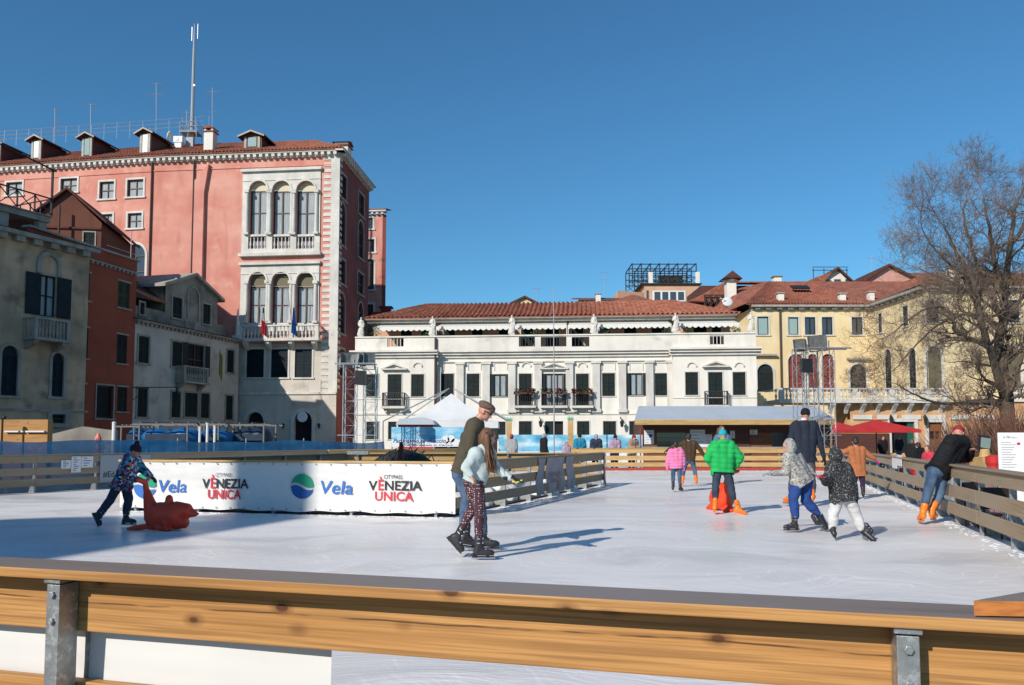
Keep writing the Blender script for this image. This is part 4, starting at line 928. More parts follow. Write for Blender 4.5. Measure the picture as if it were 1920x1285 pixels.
# grey-white house
Fg = Fac((-19.45*K, 40.9*K), (-17.15*K, 50.0*K))
gh = thing('grey_house', 'low grey-white house with a stone gable, balcony and dark shutters', 'building', (-23.7, 57.6, GZ))
zg = Fg.hit(350, 622)[1]; 
og = [Fg.rect(*q) for q in ((259, 631, 279, 681), (322, 641, 341, 688), (350, 646, 384, 704), (425, 657, 438, 699), (257, 728, 276, 782), (321, 735, 338, 783), (346, 737, 370, 782), (376, 738, 392, 784), (423, 742, 436, 787))]
build('wall', wall(Fg, 0, Fg.L, GZ, zg, og, .25), 'grey', gh); body(gh, Fg, zg, 9, 'grey')
for i, o in enumerate(og):
    if i == 2: window(Fg, o, gh, 'glass', w=.12, rec=.15, pm_='dark', openw=.5, sm='stoneg', sill=False)
    else: window(Fg, o, gh, 'shut', w=.13, rec=.02 if i in (1,) else .06, sm='stoneg')
b = MB(); Fg.box(b, -.1, Fg.L+.1, zg, zg+.14, -.4, .35); dentils(b, Fg, 0, Fg.L, zg-.16, zg-.003, .003, .2, .42); build('cornice', b, 'stoneg', gh)
b = MB(); b.quad(Fg.at(-.1, zg+.15, .5), Fg.at(Fg.L+.1, zg+.15, .5), Fg.at(Fg.L+.1, zg+.5, -1.2), Fg.at(-.1, zg+.5, -1.2)); build('eave', b, 'tiled', gh)
# set-back attic with pedimented gable
og2 = [Fg.rect(323, 558, 341, 597, -1.1), Fg.rect(380, 571, 394, 608, -1.1), Fg.rect(262, 568, 270, 590, -1.1)]
zz1 = Fg.hit(300, 562, -1.1)[1]; g0 = Fg.hit(310, 560, -1.1)[0]; g1 = Fg.hit(408, 560, -1.1)[0]; zpk = Fg.hit(364, 518, -1.1)[1]; zgb = Fg.hit(409, 560, -1.1)[1]
build('attic_wall', wall(Fg, 0, Fg.L-.2, zg+.2, zz1-.8, og2, .2, -1.1), 'greydirty', gh)
b = MB(); gm = (g0+g1)/2
build('gable_wall', (lambda m: m)(wall(Fg, g0, g1, zz1-.8, zgb, og2, .2, -1.1)), 'greydirty', gh)
b.prism([Fg.at(g0, zgb, -1.1), Fg.at(g1, zgb, -1.1), Fg.at(gm, zpk, -1.1)], -Fg.n3()*6); b.prism([Fg.at(g0, zz1-.8, -1.4), Fg.at(g1, zz1-.8, -1.4), Fg.at(g1, zgb, -1.4), Fg.at(g0, zgb, -1.4)], -Fg.n3()*5)
b.prism([Fg.at(0, zg, -1.4), Fg.at(Fg.L-.25, zg, -1.4), Fg.at(Fg.L-.25, zz1-.8, -1.4), Fg.at(0, zz1-.8, -1.4)], -Fg.n3()*6); build('attic', b, 'greydirty', gh)
b = MB()
for s_, ge in ((-1, g0), (1, g1)):
    b.prism([Fg.at(gm, zpk+.22, -.75), Fg.at(gm, zpk-.02, -.75), Fg.at(ge+s_*.5, zgb-.25, -.75), Fg.at(ge+s_*.5, zgb-.02, -.75)], -Fg.n3()*6.2)
build('gable_roof', b, 'stoneg', gh)
b = MB(); b.quad(Fg.at(-.2, zz1-.35, -.9), Fg.at(g0, zz1-.2, -.9), Fg.at(g0, zpk-.2, -4.5), Fg.at(-.2, zpk-.2, -4.5)); build('attic_roof', b, 'tiled', gh)
for o in og2: window(Fg, o, gh, 'shut', w=.13, rec=.08, sm='stoneg', off=-1.1)
b = MB(); oa = Fg.rect(352, 540, 372, 600, -1.1)+[True]; surround(Fg, b, oa, .1, .06, -1.1, False); Fg.box(b, oa[0]-.3, oa[1]+.3, oa[2]-.9, oa[2]-.1, -1.097, -1.05)
for i in range(5): Fg.box(b, oa[0]-.2+i*.22, oa[0]-.1+i*.22, oa[2]-.8, oa[2]-.2, -1.047, -1.0)
build('blind_arch', b, 'stoneg', gh)
def balcony_box(F_, px0, px1, y0, y1, off, par, mat='stoneg', yb=None):
    a0 = F_.hit(px0, y0, off)[0]; a1 = F_.hit(px1, y0, off)[0]; xm = (px0+px1)/2; z1 = F_.hit(xm, y0, off)[1]; z0 = F_.hit(xm, y1, off)[1]; b = MB()
    F_.box(b, a0-.05, a1+.05, z0, z0+.14, .003, off+.06); F_.box(b, a0, a1, z1-.1, z1, off-.2, off+.02)
    F_.box(b, a0, a0+.16, z1-.1, z1-.004, .003, off-.2); F_.box(b, a1-.16, a1, z1-.1, z1-.004, .003, off-.2)
    for e in (a0, a1-.2): F_.box(b, e+.01, e+.19, z0+.14, z1-.1, off-.19, off)
    balusters(b, F_, a0+.22, a1-.22, z0+.14, z1-.1, off-.1, .2, .07)
    for e in (a0+.08, a1-.08):
        n = 3
        for i in range(n): c = F_.at(e, z0+.14, off*(i+.4)/n-.05); b.lathe(c, [(.05, 0), (.07, (z1-z0)*.25), (.04, (z1-z0)*.5), (.06, z1-z0-.24)], 6)
    for e in (a0+.1, a1-.35): b.prism([F_.at(e, z0, .003), F_.at(e, z0, off-.1), F_.at(e, z0-.15, off-.2), F_.at(e, z0-.5, .003)], F_.u3()*.25)
    return build('balcony', b, mat, par)
balcony_box(Fg, 346, 392, 688, 720, .75, gh)
p = Fg.at(Fg.L-.1, zg+.15, -.1); b = MB(); zt = P(437, 571, p.y).z; b.tube([p, (p.x, p.y, zt)], [.28, .015], 4); b.box(p.x-.33, p.x+.33, p.y-.33, p.y+.33, zg+.14, zg+.5); build('obelisk', b, 'stone', gh)
p = Fg.at(Fg.hit(391, 700)[0], Fg.hit(391, 700)[1], .5); t = thing('flag', 'yellow flag on a slanting pole by the grey house balcony', 'flag', p)
b = MB(); q = p+Vector((.5, -.1, 1.9)); b.tube([p, q], .025, 5); build('flagpole', b, 'alu', t)
b = MB(); 
for i in range(4):
    for j in range(6):
        pt = lambda i, j: q+Vector((-.1+.06*i, .1*math.sin(i*2.3)-.05, -.1-j*.32-.15*i))
        b.quad(pt(i, j), pt(i+1, j), pt(i+1, j+1), pt(i, j+1))
build('flag_cloth', b, cloth('faded_yellow_flag', (0.32, 0.26, 0.03)), t)
a, z = Fg.hit(250, 727); p = Fg.at(0.1, z, 0); t = thing('street_lamp', 'black wall lamp on a long bracket between the red and grey houses', 'lamp', p)
b = MB(); e = Fg.at(.4, z, 3.1); b.tube([p, e], .03, 6); b.tube([p-Vector((0, 0, .8)), Fg.at(.2, z, 1.1)], .02, 6); 
for i in range(5): b.tube([Fg.at(.12+i*.03, z-.1-i*.1, .2+i*.14), Fg.at(.2, z-.02, .3+i*.2)], .015, 5)
build('bracket', b, 'iron', t); b = MB(); b.lathe(e-Vector((0, 0, .62)), [(.05, 0), (.16, .2), (.17, .26), (.07, .42), (.03, .62)], 10); build('lantern', b, 'iron', t)

# red house
Fr2 = Fac((-20.9*K, 34.0*K), (-19.4*K, 40.9*K)); Fr = Fr2
rh = thing('red_house', 'dark red rendered house with shuttered windows between the ochre and grey houses', 'building', (-25.6, 48.6, GZ))
zr = Fr.hit(210, 500)[1]
orr = [Fr.rect(*q) for q in ((154, 511, 168, 563), (221, 529, 243, 578), (150, 614, 165, 672), (219, 628, 238, 682), (139, 720, 160, 770), (180, 723, 212, 785), (220, 726, 238, 772))]
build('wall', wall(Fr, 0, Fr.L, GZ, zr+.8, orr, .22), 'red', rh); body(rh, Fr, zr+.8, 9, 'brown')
for i, o in enumerate(orr):
    if i == 5: window(Fr, o, rh, 'glass', w=.1, rec=.15, pm_='dark', sm='stoneg', bars=(0, 0))
    else: window(Fr, o, rh, 'shut', w=.1, t=.05, rec=.08, pm_='shutgr' if i < 2 else 'shut', sm='stoneg', sides=False)
b = MB(); Fr.box(b, 0, Fr.L, zr-.02, zr+.06, .003, .16); dentils(b, Fr, 0, Fr.L, zr-.16, zr-.022, .003, .13, .38); Fr.box(b, 0, Fr.L+.1, zr+.8, zr+.92, -.4, .18); build('cornice', b, 'stoneg', rh)
b = MB(); p = Fr.at(Fr.hit(252, 490)[0]-.1, zr+.9, -.2); b.tube([p, p+Vector((0, 0, 1.9))], .03, 6); Fr.box(b, Fr.L-2.6, Fr.L, zr+1.3, zr+1.33, -.2, -.17); build('roof_pole', b, 'pole', rh)

# brown gabled house behind
bh = thing('brown_house', 'reddish brown gabled house rising behind the ochre and red houses', 'building', (-32, 54, GZ))
FBr = Fac((-30.0*K, 40.6*K), (-20.9*K, 42.0*K)); zw = FBr.hit(188, 418)[1]; pk_ = FBr.hit(128, 358); a1 = FBr.hit(190, 440)[0]; a0 = 2*pk_[0]-a1
ob = [FBr.rect(157, 436, 178, 460)]
build('wall', wall(FBr, a0, a1, GZ, zw, ob, .2), 'brown', bh); window(FBr, ob[0], bh, 'shut', w=.08, rec=.06, sm='stoneg')
b = MB(); b.prism([FBr.at(a0, zw, 0), FBr.at(a1, zw, 0), FBr.at(pk_[0], pk_[1], 0)], -FBr.n3()*7); b.prism([FBr.at(a0, GZ, -.35), FBr.at(a1, GZ, -.35), FBr.at(a1, zw, -.35), FBr.at(a0, zw, -.35)], -FBr.n3()*7)
b.quad(FBr.at(a1, GZ, 0), FBr.at(a1, GZ, -.4), FBr.at(a1, zw, -.4), FBr.at(a1, zw, 0)); build('gable', b, 'brown', bh)
b = MB()
for s_, e in ((-1, a0), (1, a1)): b.prism([FBr.at(pk_[0], pk_[1]+.22, .3), FBr.at(pk_[0], pk_[1]+.04, .3), FBr.at(e+s_*.4, zw-.12, .3), FBr.at(e+s_*.4, zw+.06, .3)], -FBr.n3()*7.4)
FBr.box(b, a0, a1, zw-.5, zw-.38, .003, .12)
build('roof', b, 'tiled', bh)
p = FBr.at(FBr.hit(117, 440)[0], FBr.hit(117, 470)[1], .6); b = MB(); zt = FBr.hit(117, 385, .6)[1]; b.tube([p-Vector((0, 0, 1)), (p.x, p.y, zt)], .07, 8); build('flue_pipe', b, 'pipe', bh)

# ochre house with balcony and timber roof terrace
Fo = Fac((-30.6*K, 11.2*K), (-19.25*K, 36.0*K)); oh = thing('ochre_house', 'grimy ochre house with a stone balcony and a timber roof terrace at the left edge', 'building', (-27, 42, GZ))
zo = Fo.hit(80, 453)[1]
oo = [Fo.rect(75, 517, 105, 594), Fo.rect(97, 662, 119, 744)+[True], Fo.rect(2, 648, 33, 742)+[True], Fo.rect(97, 777, 122, 794)]
o2 = [Fo.rect(-80, 648, -40, 742)+[True], Fo.rect(-90, 500, -50, 594)]
build('wall', wall(Fo, 0, Fo.L, GZ, zo, oo+o2, .25), 'ochre', oh); body(oh, Fo, zo, 8, 'ochre')
window(Fo, oo[0], oh, 'glass', w=.1, rec=.15, curtain=True, bars=(1, 1), openw=.85, pm_='shutblue', sm='stoneg', sill=False, frame='shut')
for o in (oo[1], oo[2], o2[0]): window(Fo, o, oh, 'shut', w=.16, rec=.1, pm_='shutblue', sm='stoneg')
window(Fo, o2[1], oh, 'shut', sm='stoneg'); window(Fo, oo[3], oh, 'glass', w=.25, rec=.15, pm_='dark', sm='stoneg', sides=True, bars=(0, 1), frame='iron')
b = MB(); ac = Fo.rect(64, 480, 118, 515); oa = [ac[0]+.35, ac[1]-.35, ac[2], ac[3], True]; surround(Fo, b, oa, .22, .12, 0, False, True)
Fo.box(b, 0, Fo.L+.3, zo-.05, zo+.18, -.1, .55); dentils(b, Fo, 0, Fo.L, zo-.35, zo-.053, .003, .42, .95); Fo.box(b, 0, Fo.L+.05, Fo.hit(80, 768)[1]-.12, Fo.hit(80, 768)[1], .003, .06)
build('cornice', b, 'stoneg', oh)
balcony_box(Fo, 66, 133, 598, 640, 1.0, oh)
b = MB(); b.quad(Fo.at(0, zo+.2, .6), Fo.at(Fo.L+.35, zo+.2, .6), Fo.at(Fo.L+.35, zo+.45, -1), Fo.at(0, zo+.45, -1)); build('eave', b, 'tiled', oh)
# roof terrace (altana)
a1 = Fo.hit(94, 400, -1.2)[0]; a0 = a1-9; zf = Fo.hit(92, 408, -1.2)[1]; zt_ = Fo.hit(92, 372, -1.2)[1]; b = MB()
Fo.box(b, a0, a1, zf-.32, zf, -5, -1.15); Fo.box(b, a0, a1, zf+.0, zf+.05, -5, -1.0)
for i in range(4):
    a = a1-.3-i*2.2; Fo.box(b, a-.28, a+.2, zo+.3, zf-.32, -1.7, -1.3)
te = build('roof_terrace', b, 'stoneg', oh); b = MB()
for o_ in (-1.1, -4.8):
    Fo.box(b, a0, a1, zt_-.06, zt_, o_-.05, o_+.05)
    n = 9
    for i in range(n+1):
        a = a1-(a1-a0)*i/n; b.bar(Fo.at(a, zf+.05, o_), Fo.at(a, zt_-.06, o_), .07, .07)
        if i < n: a_ = a1-(a1-a0)*(i+1)/n; b.bar(Fo.at(a, zf+.1, o_), Fo.at(a_, zt_-.1, o_), .045, .04); b.bar(Fo.at(a, zt_-.1, o_+.05), Fo.at(a_, zf+.1, o_+.05), .045, .04)
zz = Fo.hit(94, 315, -1.1)[1]
b.bar(Fo.at(a1, zf, -1.1), Fo.at(a1, zz, -1.1), .1, .1); b.bar(Fo.at(a1-3.4, zf, -1.1), Fo.at(a1-3.4, zz+.6, -1.1), .14, .14); b.bar(Fo.at(a1-3.6, zz+.5, -1.1), Fo.at(a1+.2, zz-.1, -1.1), .07, .07)
for i in range(n+1): pass
for k in range(5): b.bar(Fo.at(a1, zt_-.03, -1.15-.9*k), Fo.at(a1, zf, -1.15-.9*k), .06, .06)
b.bar(Fo.at(a1, zt_-.03, -1.1), Fo.at(a1, zt_-.03, -4.8), .06, .06)
build('terrace_timber', b, 'rubber', te)

# houses left of and behind the camera (outside the frame) whose gable and roofs shade the ice
sh_ = thing('gabled_house', 'tall gabled house outside the picture on the left, shading the ice', 'building', (-24, -10, GZ))
b = MB(); X0 = -24.0
b.prism([(X0, -30, GZ), (X0, -2.6, GZ), (X0, -2.6, 11.3), (X0, -7.0, 14.6), (X0, -9.7, 17.0), (X0, -10.4, 18.0), (X0, -11.4, 18.9), (X0, -14.2, 17.3), (X0, -18, 14.9), (X0, -30, 10)], (-3.5, 0, 0)); build('wall', b, 'salmon', sh_)
b = MB(); b.box(X0-1.2, X0, -11.0, -10.25, 14, 23); build('chimney', b, 'salmon', sh_)
b = MB(); b.prism([(X0-9, -2.3, GZ), (X0, -2.3, GZ), (-28.5, 10, GZ), (-38, 10, GZ)], (0, 0, 10.8)); o = build('row_house', b, 'salmon', None, loc=(X0, 0, GZ)); tag(o, 'plain house between the gabled house and the ochre house, outside the picture', 'building')

# ================================================================== YELLOW BUILDING (right)
yb = thing('yellow_building', 'yellow building with a long balustraded balcony, right of the palazzo', 'building', (32, 70, GZ))
Ya = Fac((22.6, 75), (34.0, 75)); Yb = Fac((34.0, 75), (34.25, 65.6)); Yb.n = Vector((-abs(Yb.u.y), Yb.u.x*-1)); Yb.n = Vector((-1, -0.0266)).normalized(); Yc = Fac((34.25, 65.6), (60, 65.6)); Yd = Fac((20.4, 62.5), (60, 62.5))
zy = Ya.hit(1520, 577)[1]
oya = [Ya.rect(*q) for q in ((1420, 594, 1441, 628), (1478, 595, 1497, 628), (1509, 595, 1529, 628), (1541, 595, 1561, 628), (1597, 595, 1617, 628))]
oyt = [Ya.rect(*q)+[True] for q in ((1420, 683, 1450, 735), (1478, 664, 1508, 735), (1515, 664, 1533, 735), (1541, 664, 1564, 735), (1594, 683, 1624, 735))]
oyc = [Yc.rect(*q) for q in ((1736, 563, 1760, 605), (1887, 563, 1911, 605))]; oyct = [Yc.rect(1737, 650, 1766, 735)+[True], Yc.rect(1886, 650, 1914, 735)+[True]]
oyb = [Yb.rect(1647, 588, 1654, 624), Yb.rect(1693, 574, 1703, 612), Yb.rect(1660, 655, 1672, 735)+[True], Yb.rect(1705, 652, 1718, 735)+[True]]
build('wall', wall(Ya, 0, Ya.L, GZ, zy, oya+oyt, .25), 'yellow', yb); build('wall', wall(Yb, 0, Yb.L, GZ, zy, oyb, .25), 'yellow', yb); build('wall', wall(Yc, 0, Yc.L, GZ, zy, oyc+oyct, .25), 'yellow', yb)
b = MB(); b.prism([(22.7, 75.4, GZ), (34.4, 75.4, GZ), (34.7, 66, GZ), (60, 66, GZ), (60, 90, GZ), (22.7, 90, GZ)], (0, 0, zy-GZ)); build('core', b, 'yellow', yb)
for i, o in enumerate(oya): window(Ya, o, yb, 'glass', w=.13, rec=.08, pm_='glasst' if i < 2 else 'glass', bars=(0, 0) if i < 2 else (1, 0), frame='shut')
for i, o in enumerate(oyt):
    if i in (0, 4): window(Ya, o, yb, 'shut', w=.2, rec=.1, sill=False)
    else: window(Ya, o, yb, 'glass', w=.12, rec=.12, bars=(1, 1), sill=False, frame='framew', curtain=False)
for o in oyt[1:4]:
    b = MB(); fill_op(Ya, b, o, -.14); build('red_blind', b, pm('dull_red_blind', (0.20, 0.035, 0.02), rough=.8, bump=0), yb)
for o in oyb: window(Yb, o, yb, 'shut', w=.1, rec=.06)
for o in oyc: window(Yc, o, yb, 'shut', w=.14, rec=.08)
for o in oyct: window(Yc, o, yb, 'shut', w=.2, rec=.1, pm_='olive')
b = MB()
for F_ in (Ya, Yb, Yc):
    F_.box(b, -.1, F_.L+.1, zy, zy+.28, -.3, .55); F_.box(b, 0, F_.L, zy-.25, zy-.003, -.1, .1); dentils(b, F_, 0, F_.L, zy-.2, zy-.004, .103, .35, 1.0)
a, z = Ya.hit(1609, 675); Ya.box(b, a-1.1, a+1.1, z, z+.18, .003, .4)
a, z = Ya.hit(1433, 668); Ya.box(b, a-1.1, a+1.1, z, z+.18, .003, .4)
build('cornice', b, 'gutter', yb)
b = MB(); a = Ya.hit(1462, 600)[0]; b.tube([Ya.at(a, zy, .12), Ya.at(a, 2, .12)], .09, 8); build('rain_pipe', b, 'pipe', yb)
zrY = zy+.3; zr2 = P(1495, 528, 84).z
tiled('roof', (22.0, 74.4, zrY), (33.4, 74.4, zrY), (27.2, 84, zr2), (31.5, 84, zr2), yb, period=.3, amp=.05)
b = MB(); b.quad((22, 74.4, zrY), (27.2, 84, zr2), (24, 90, zr2), (20, 90, zrY)); b.quad((33.4, 74.4, zrY), (31.5, 84, zr2), (42, 84, zr2), (42, 74, zrY+.8)); build('roof', b, 'tile', yb)
tiled('roof', (33.6, 65, zrY), (60, 65, zrY), (38, 73.5, zrY+1.5), (60, 73.5, zrY+1.5), yb, period=.3, amp=.05)
b = MB(); b.quad((33.6, 65, zrY), (33.4, 74.4, zrY), (37, 76, zrY+1.3), (38, 73.5, zrY+1.5)); build('roof', b, 'tile', yb)
for px, yt, ybb, w_ in ((1465, 548, 570, 14), (1581, 549, 570, 14), (1635, 546, 568, 13)):
    chimney(yb, Ya, px, yt, ybb, w_, -.6, 'white', 'stoneg')
for px, py in ((1500, 541), (1530, 557), (1594, 559)):
    p = P(px, py, 79); b = MB(); b.obox((p.x, p.y, p.z+.12), (.85, 0, 0), (0, .45, .22), (0, -.03, .06)); build('skylight', b, 'iron', yb)
# balustraded terrace over the shops
zt1 = P(1600, 728, 62).z; zt0 = P(1600, 749, 62).z; a0 = 0.3; a1 = Yd.hit(1772, 740)[0]
b = MB(); Yd.box(b, a0, a1, zt0-.28, zt0, -3.4, .75); Yd.box(b, a0, a1, zt1-.12, zt1, .38, .68); n = 9
for i in range(n+1): a = a0+(a1-a0-.4)*i/n; Yd.box(b, a, a+.4, zt0, zt1-.12, .4, .66)
for i in range(n): balusters(b, Yd, a0+.45+(a1-a0-.4)*i/n, a0-.05+(a1-a0-.4)*(i+1)/n, zt0, zt1-.12, .53, .3, .11)
Yd.box(b, a0, a0+.3, zt1-.12, zt1-.003, -3, .38); balusters(b, Yd, a0, a0+.3, zt0, zt1-.12, -.6, .3, .11)
n = 8
for i in range(n):
    a = a0+4+(a1-a0-4.6)*i/(n-1); b.prism([Yd.at(a, zt0-.28, .003), Yd.at(a, zt0-.28, .7), Yd.at(a, zt0-.45, .6), Yd.at(a, zt0-.8, .2), Yd.at(a, zt0-1.1, .003)], Yd.u3()*.3)
build('balcony', b, 'stone', yb)
for p0_, p1_ in ((1870, 1925),):
    x0_ = Yc.hit(p0_, 740)[0]; x1_ = Yc.hit(p1_, 740)[0]; z1_ = Yc.hit(1890, 729)[1]; z0_ = Yc.hit(1890, 750)[1]; b = MB(); Yc.box(b, x0_, x1_, z0_-.2, z0_, .003, 1); Yc.box(b, x0_, x1_, z1_-.1, z1_, .8, 1); balusters(b, Yc, x0_, x1_, z0_, z1_-.1, .9, .28, .1); build('balcony', b, 'stone', yb)
osh = [Yd.rect(1671, 791, 1715, 850), Yd.rect(1741, 792, 1768, 850), Yd.rect(1585, 815, 1640, 850)]
build('shop_wall', wall(Yd, 6, Yd.L, GZ, zt0-.3, osh, .3), 'terra', yb); b = MB(); Yd.box(b, 6.02, Yd.L, GZ, zt0-.32, -3, -.6); build('shop_core', b, 'terra', yb)
for o in osh: b = MB(); fill_op(Yd, b, o, -.35); build('shop_opening', b, 'dark', yb); b = MB()
for o in osh[:2]: surround(Yd, b, o, .25, .1, 0, False)
for k in range(9):
    a = 6.2+k*1.9
    if a > Yd.L-2: break
    Yd.box(b, a, a+1.5, zt0-1.55, zt0-1.2, .003, .12)
build('shop_trim', b, 'stone', yb)
b = MB(); o = osh[0]; Yd.box(b, o[1]-.5, o[1], o[2], o[3]-.02, -.2, -.12); build('door_leaf', b, pm('green_door', (0.01, 0.09, 0.07), rough=.5, bump=0), yb)
b = MB(); o = osh[1]; Yd.box(b, o[0]+.1, o[1]-.1, o[3]-.7, o[3]-.1, -.2, -.12); Yd.box(b, o[0]+.1, o[1]-.1, o[2]+.1, o[2]+1.1, -.2, -.12)
for a in (o[0]+.1, (o[0]+o[1])/2-.05, o[1]-.2): Yd.box(b, a, a+.1, o[2]+1.1, o[3]-.7, -.2, -.12)
build('door', b, pm('varnished_door', (0.22, 0.08, 0.025), rough=.4, bump=0), yb)
for px in (1667, 1731):
    a, z = Yd.hit(px, 785); b = MB(); b.tube([Yd.at(a, z+.1, 0), Yd.at(a, z+.3, .35)], .03, 6); b.lathe(Yd.at(a, z-.55, .38), [(.05, 0), (.1, .05), (.17, .5), (.18, .55), (.03, .8)], 6); build('wall_lantern', b, 'iron', yb)
# dark gap house between palazzo and yellow building + wall below the green arch
b = MB(); b.box(17.9, 20.4, 62.2, 72, GZ, 4.0); b.box(21.2, 22.58, 75.2, 90, GZ, 12); build('garden_wall', b, 'yellow', yb)

# ================================================================== BUILDINGS FURTHER BACK
def simple_house(lab, px0, px1, yt, Y, dep, mat, name='house', zb=GZ):
    p0 = P(px0, yt, Y); p1 = P(px1, yt, Y); t = thing(name, lab, 'building', ((p0.x+p1.x)/2, Y, GZ)); b = MB(); b.box(p0.x, p1.x, Y, Y+dep, zb, p0.z); build('wall', b, mat, t)
    return t, p0, p1
def gable_front(t, p0, p1, Y, pxk, yk, dep, mat, rmat='tile', ov=.5):
    k = P(pxk, yk, Y); b = MB(); b.prism([(p0.x, Y, p0.z), (p1.x, Y, p1.z), (k.x, Y, k.z-.25)], (0, dep, 0)); build('gable', b, mat, t); b = MB()
    for q, s_ in ((p0, -1), (p1, 1)): b.prism([(k.x, Y-ov, k.z), (k.x, Y-ov, k.z-.25), (q.x+s_*ov, Y-ov, q.z-.35), (q.x+s_*ov, Y-ov, q.z-.1)], (0, dep+ov, 0))
    build('roof', b, rmat, t)
# salmon block with a roof pergola
sb, p0, p1 = simple_house('pinkish block with a dark timber pergola on its roof, behind the palazzo', 1208, 1312, 534, 100, 10, 'salmon')
b = MB(); q = P(1160, 548, 98); b.prism([(q.x, 98.5, GZ), (p0.x-.01, 100.01, GZ), (p0.x-.01, 108, GZ), (q.x, 108, GZ)], (0, 0, q.z+.3-GZ)); build('wing', b, 'salmon', sb)
FSB = Fac((p0.x, 100), (p1.x, 100)); o = FSB.rect(1225, 547, 1284, 564); b = MB(); FSB.box(b, o[0]-.1, o[1]+.1, o[2]-.1, o[3]+.1, .003, .08); fr = build('window', b, 'whitepaint', sb)
b = MB()
for i in range(4): a = o[0]+(o[1]-o[0])*i/4; FSB.box(b, a+.12, a+(o[1]-o[0])/4-.12, o[2]+.05, o[3]-.05, .083, .1)
build('pane', b, 'glass', fr)
o = FSB.rect(1212, 545, 1216, 561); b = MB(); FSB.box(b, o[0], o[1], o[2], o[3], .003, .05); build('window', b, 'glass', sb)
z0 = p0.z; b = MB(); FSB.box(b, -.5, FSB.L+.2, z0, z0+.15, -10, .3); zt = P(1240, 495, 100).z; xa, xb = P(1186, 500, 100).x, P(1306, 500, 100).x
for yy in (100.2, 103, 106):
    n = 7
    for i in range(n+1):
        x = xa+(xb-xa)*i/n; b.bar((x, yy, z0+.15), (x, yy, zt), .12, .12)
        if i < n: x2 = xa+(xb-xa)*(i+1)/n; b.bar((x, yy, z0+.2), (x2, yy, z0+1.0), .06, .06); b.bar((x, yy+.07, z0+1.0), (x2, yy+.07, z0+.2), .06, .06)
    for zz in (zt, zt-.9, z0+1.0): b.bar((xa, yy, zz), (xb, yy, zz), .12, .1)
for i in range(8): x = xa+(xb-xa)*i/7; b.bar((x, 100.2, zt+.1), (x, 106, zt+.1), .1, .1)
b.box(xa+4, xb-1, 104, 104.2, z0+.2, z0+2.0)
build('pergola', b, 'rubber', sb); b = MB()
for px in (1220, 1308): x = P(px, 515, 100).x; b.box(x-.25, x+.25, 99.9, 100.4, z0, z0+1.6)
build('chimney', b, 'white', sb)
# roofs left of it
th, p0, p1 = simple_house('low house roofs with a small chimney left of the pinkish block', 1085, 1165, 562, 92, 10, 'salmon'); b = MB(); b.prism([(p0.x-.5, 91.5, p0.z), (p1.x+.5, 91.5, p0.z), (p1.x+.5, 97, p0.z+.9), (p0.x-.5, 97, p0.z+.9)], (0, 0, .12)); 
q0, q1 = P(1150, 566, 88), P(1212, 566, 88); b.prism([(q0.x, 88, q0.z), (q1.x+1, 88, q0.z), (q1.x-.5, 93, q0.z+1.6), (q0.x+2.8, 93, q0.z+1.6)], (0, 0, .1)); build('roof', b, 'tile', th)
FT = Fac((p0.x, 91), (p1.x, 91)); chimney(th, FT, 1122, 550, 566, 11, 0, 'white', 'stoneg')
# small ochre gable left
sg_, p0, p1 = simple_house('small pale gable peeping over the palazzo roof', 960, 1006, 567, 95, 6, 'yellow'); gable_front(sg_, p0, p1, 95, 984, 555, 6, 'yellow', 'tiled', .3)
# dark house with covered loggia
dh, p0, p1 = simple_house('dark maroon house with a lattice loggia behind the big white chimney', 1310, 1460, 566, 88, 8, 'hutd'); 
b = MB(); z2 = P(1400, 536, 90).z; b.prism([(P(1370, 540, 88).x, 87, z2-.25), (P(1462, 540, 88).x, 87, z2-.25), (P(1462, 540, 88).x, 92, z2+.5), (P(1370, 540, 88).x, 92, z2+.5)], (0, 0, .15))
b.prism([(P(1290, 572, 88).x, 86.5, P(1290, 569, 88).z), (P(1345, 540, 88).x, 86.5, z2-.5), (P(1372, 540, 88).x, 86.5, z2-.3), (P(1345, 572, 88).x, 86.5, P(1345, 572, 88).z)], (0, 6, .4)); build('roof', b, 'tile', dh)
b = MB(); xa, xb = P(1322, 560, 86).x, P(1412, 560, 86).x; zl, zh = P(1360, 575, 86).z, P(1360, 553, 86).z
for i in range(9):
    x = xa+(xb-xa)*i/8; b.bar((x, 86.2, zl), (x, 86.2, zh), .1, .1)
    if i < 8: x2 = xa+(xb-xa)*(i+1)/8; b.bar((x, 86.2, zl), (x2, 86.2, zh), .07, .07); b.bar((x, 86.27, zh), (x2, 86.27, zl), .07, .07)
b.bar((xa, 86.2, zh), (xb, 86.2, zh), .12, .12); build('loggia_lattice', b, 'rubber', dh)
b = MB(); b.box(xa, P(1460, 550, 88).x, 87.9, 95, zl, z2-.4); build('upper_wall', b, 'hutd', dh)
p = P(1370, 576, 84); bc = thing('chimney_stack', 'big white flared chimney stack rising right of centre behind the palazzo', 'chimney', (p.x, 84, 8)); zt = P(1370, 511, 84).z; b = MB(); b.box(p.x-.5, p.x+.5, 83.5, 84.5, 8, zt-1.0); b.lathe((p.x, 84, zt-1.3), [(.5, 0), (.55, .2), (.95, .42), (.95, .48)], 4); build('shaft', b, 'white', bc)
b = MB(); b.prism([(p.x-1.05, 83, zt-.85), (p.x+1.05, 83, zt-.85), (p.x, 83, zt)], (0, 2, 0)); b.prism([(p.x-.7, 82.9, zt-.8), (p.x+.7, 82.9, zt-.8), (p.x, 82.9, zt-.25)], (0, .09, 0)); build('chimney_cap', b, 'tiled', bc)
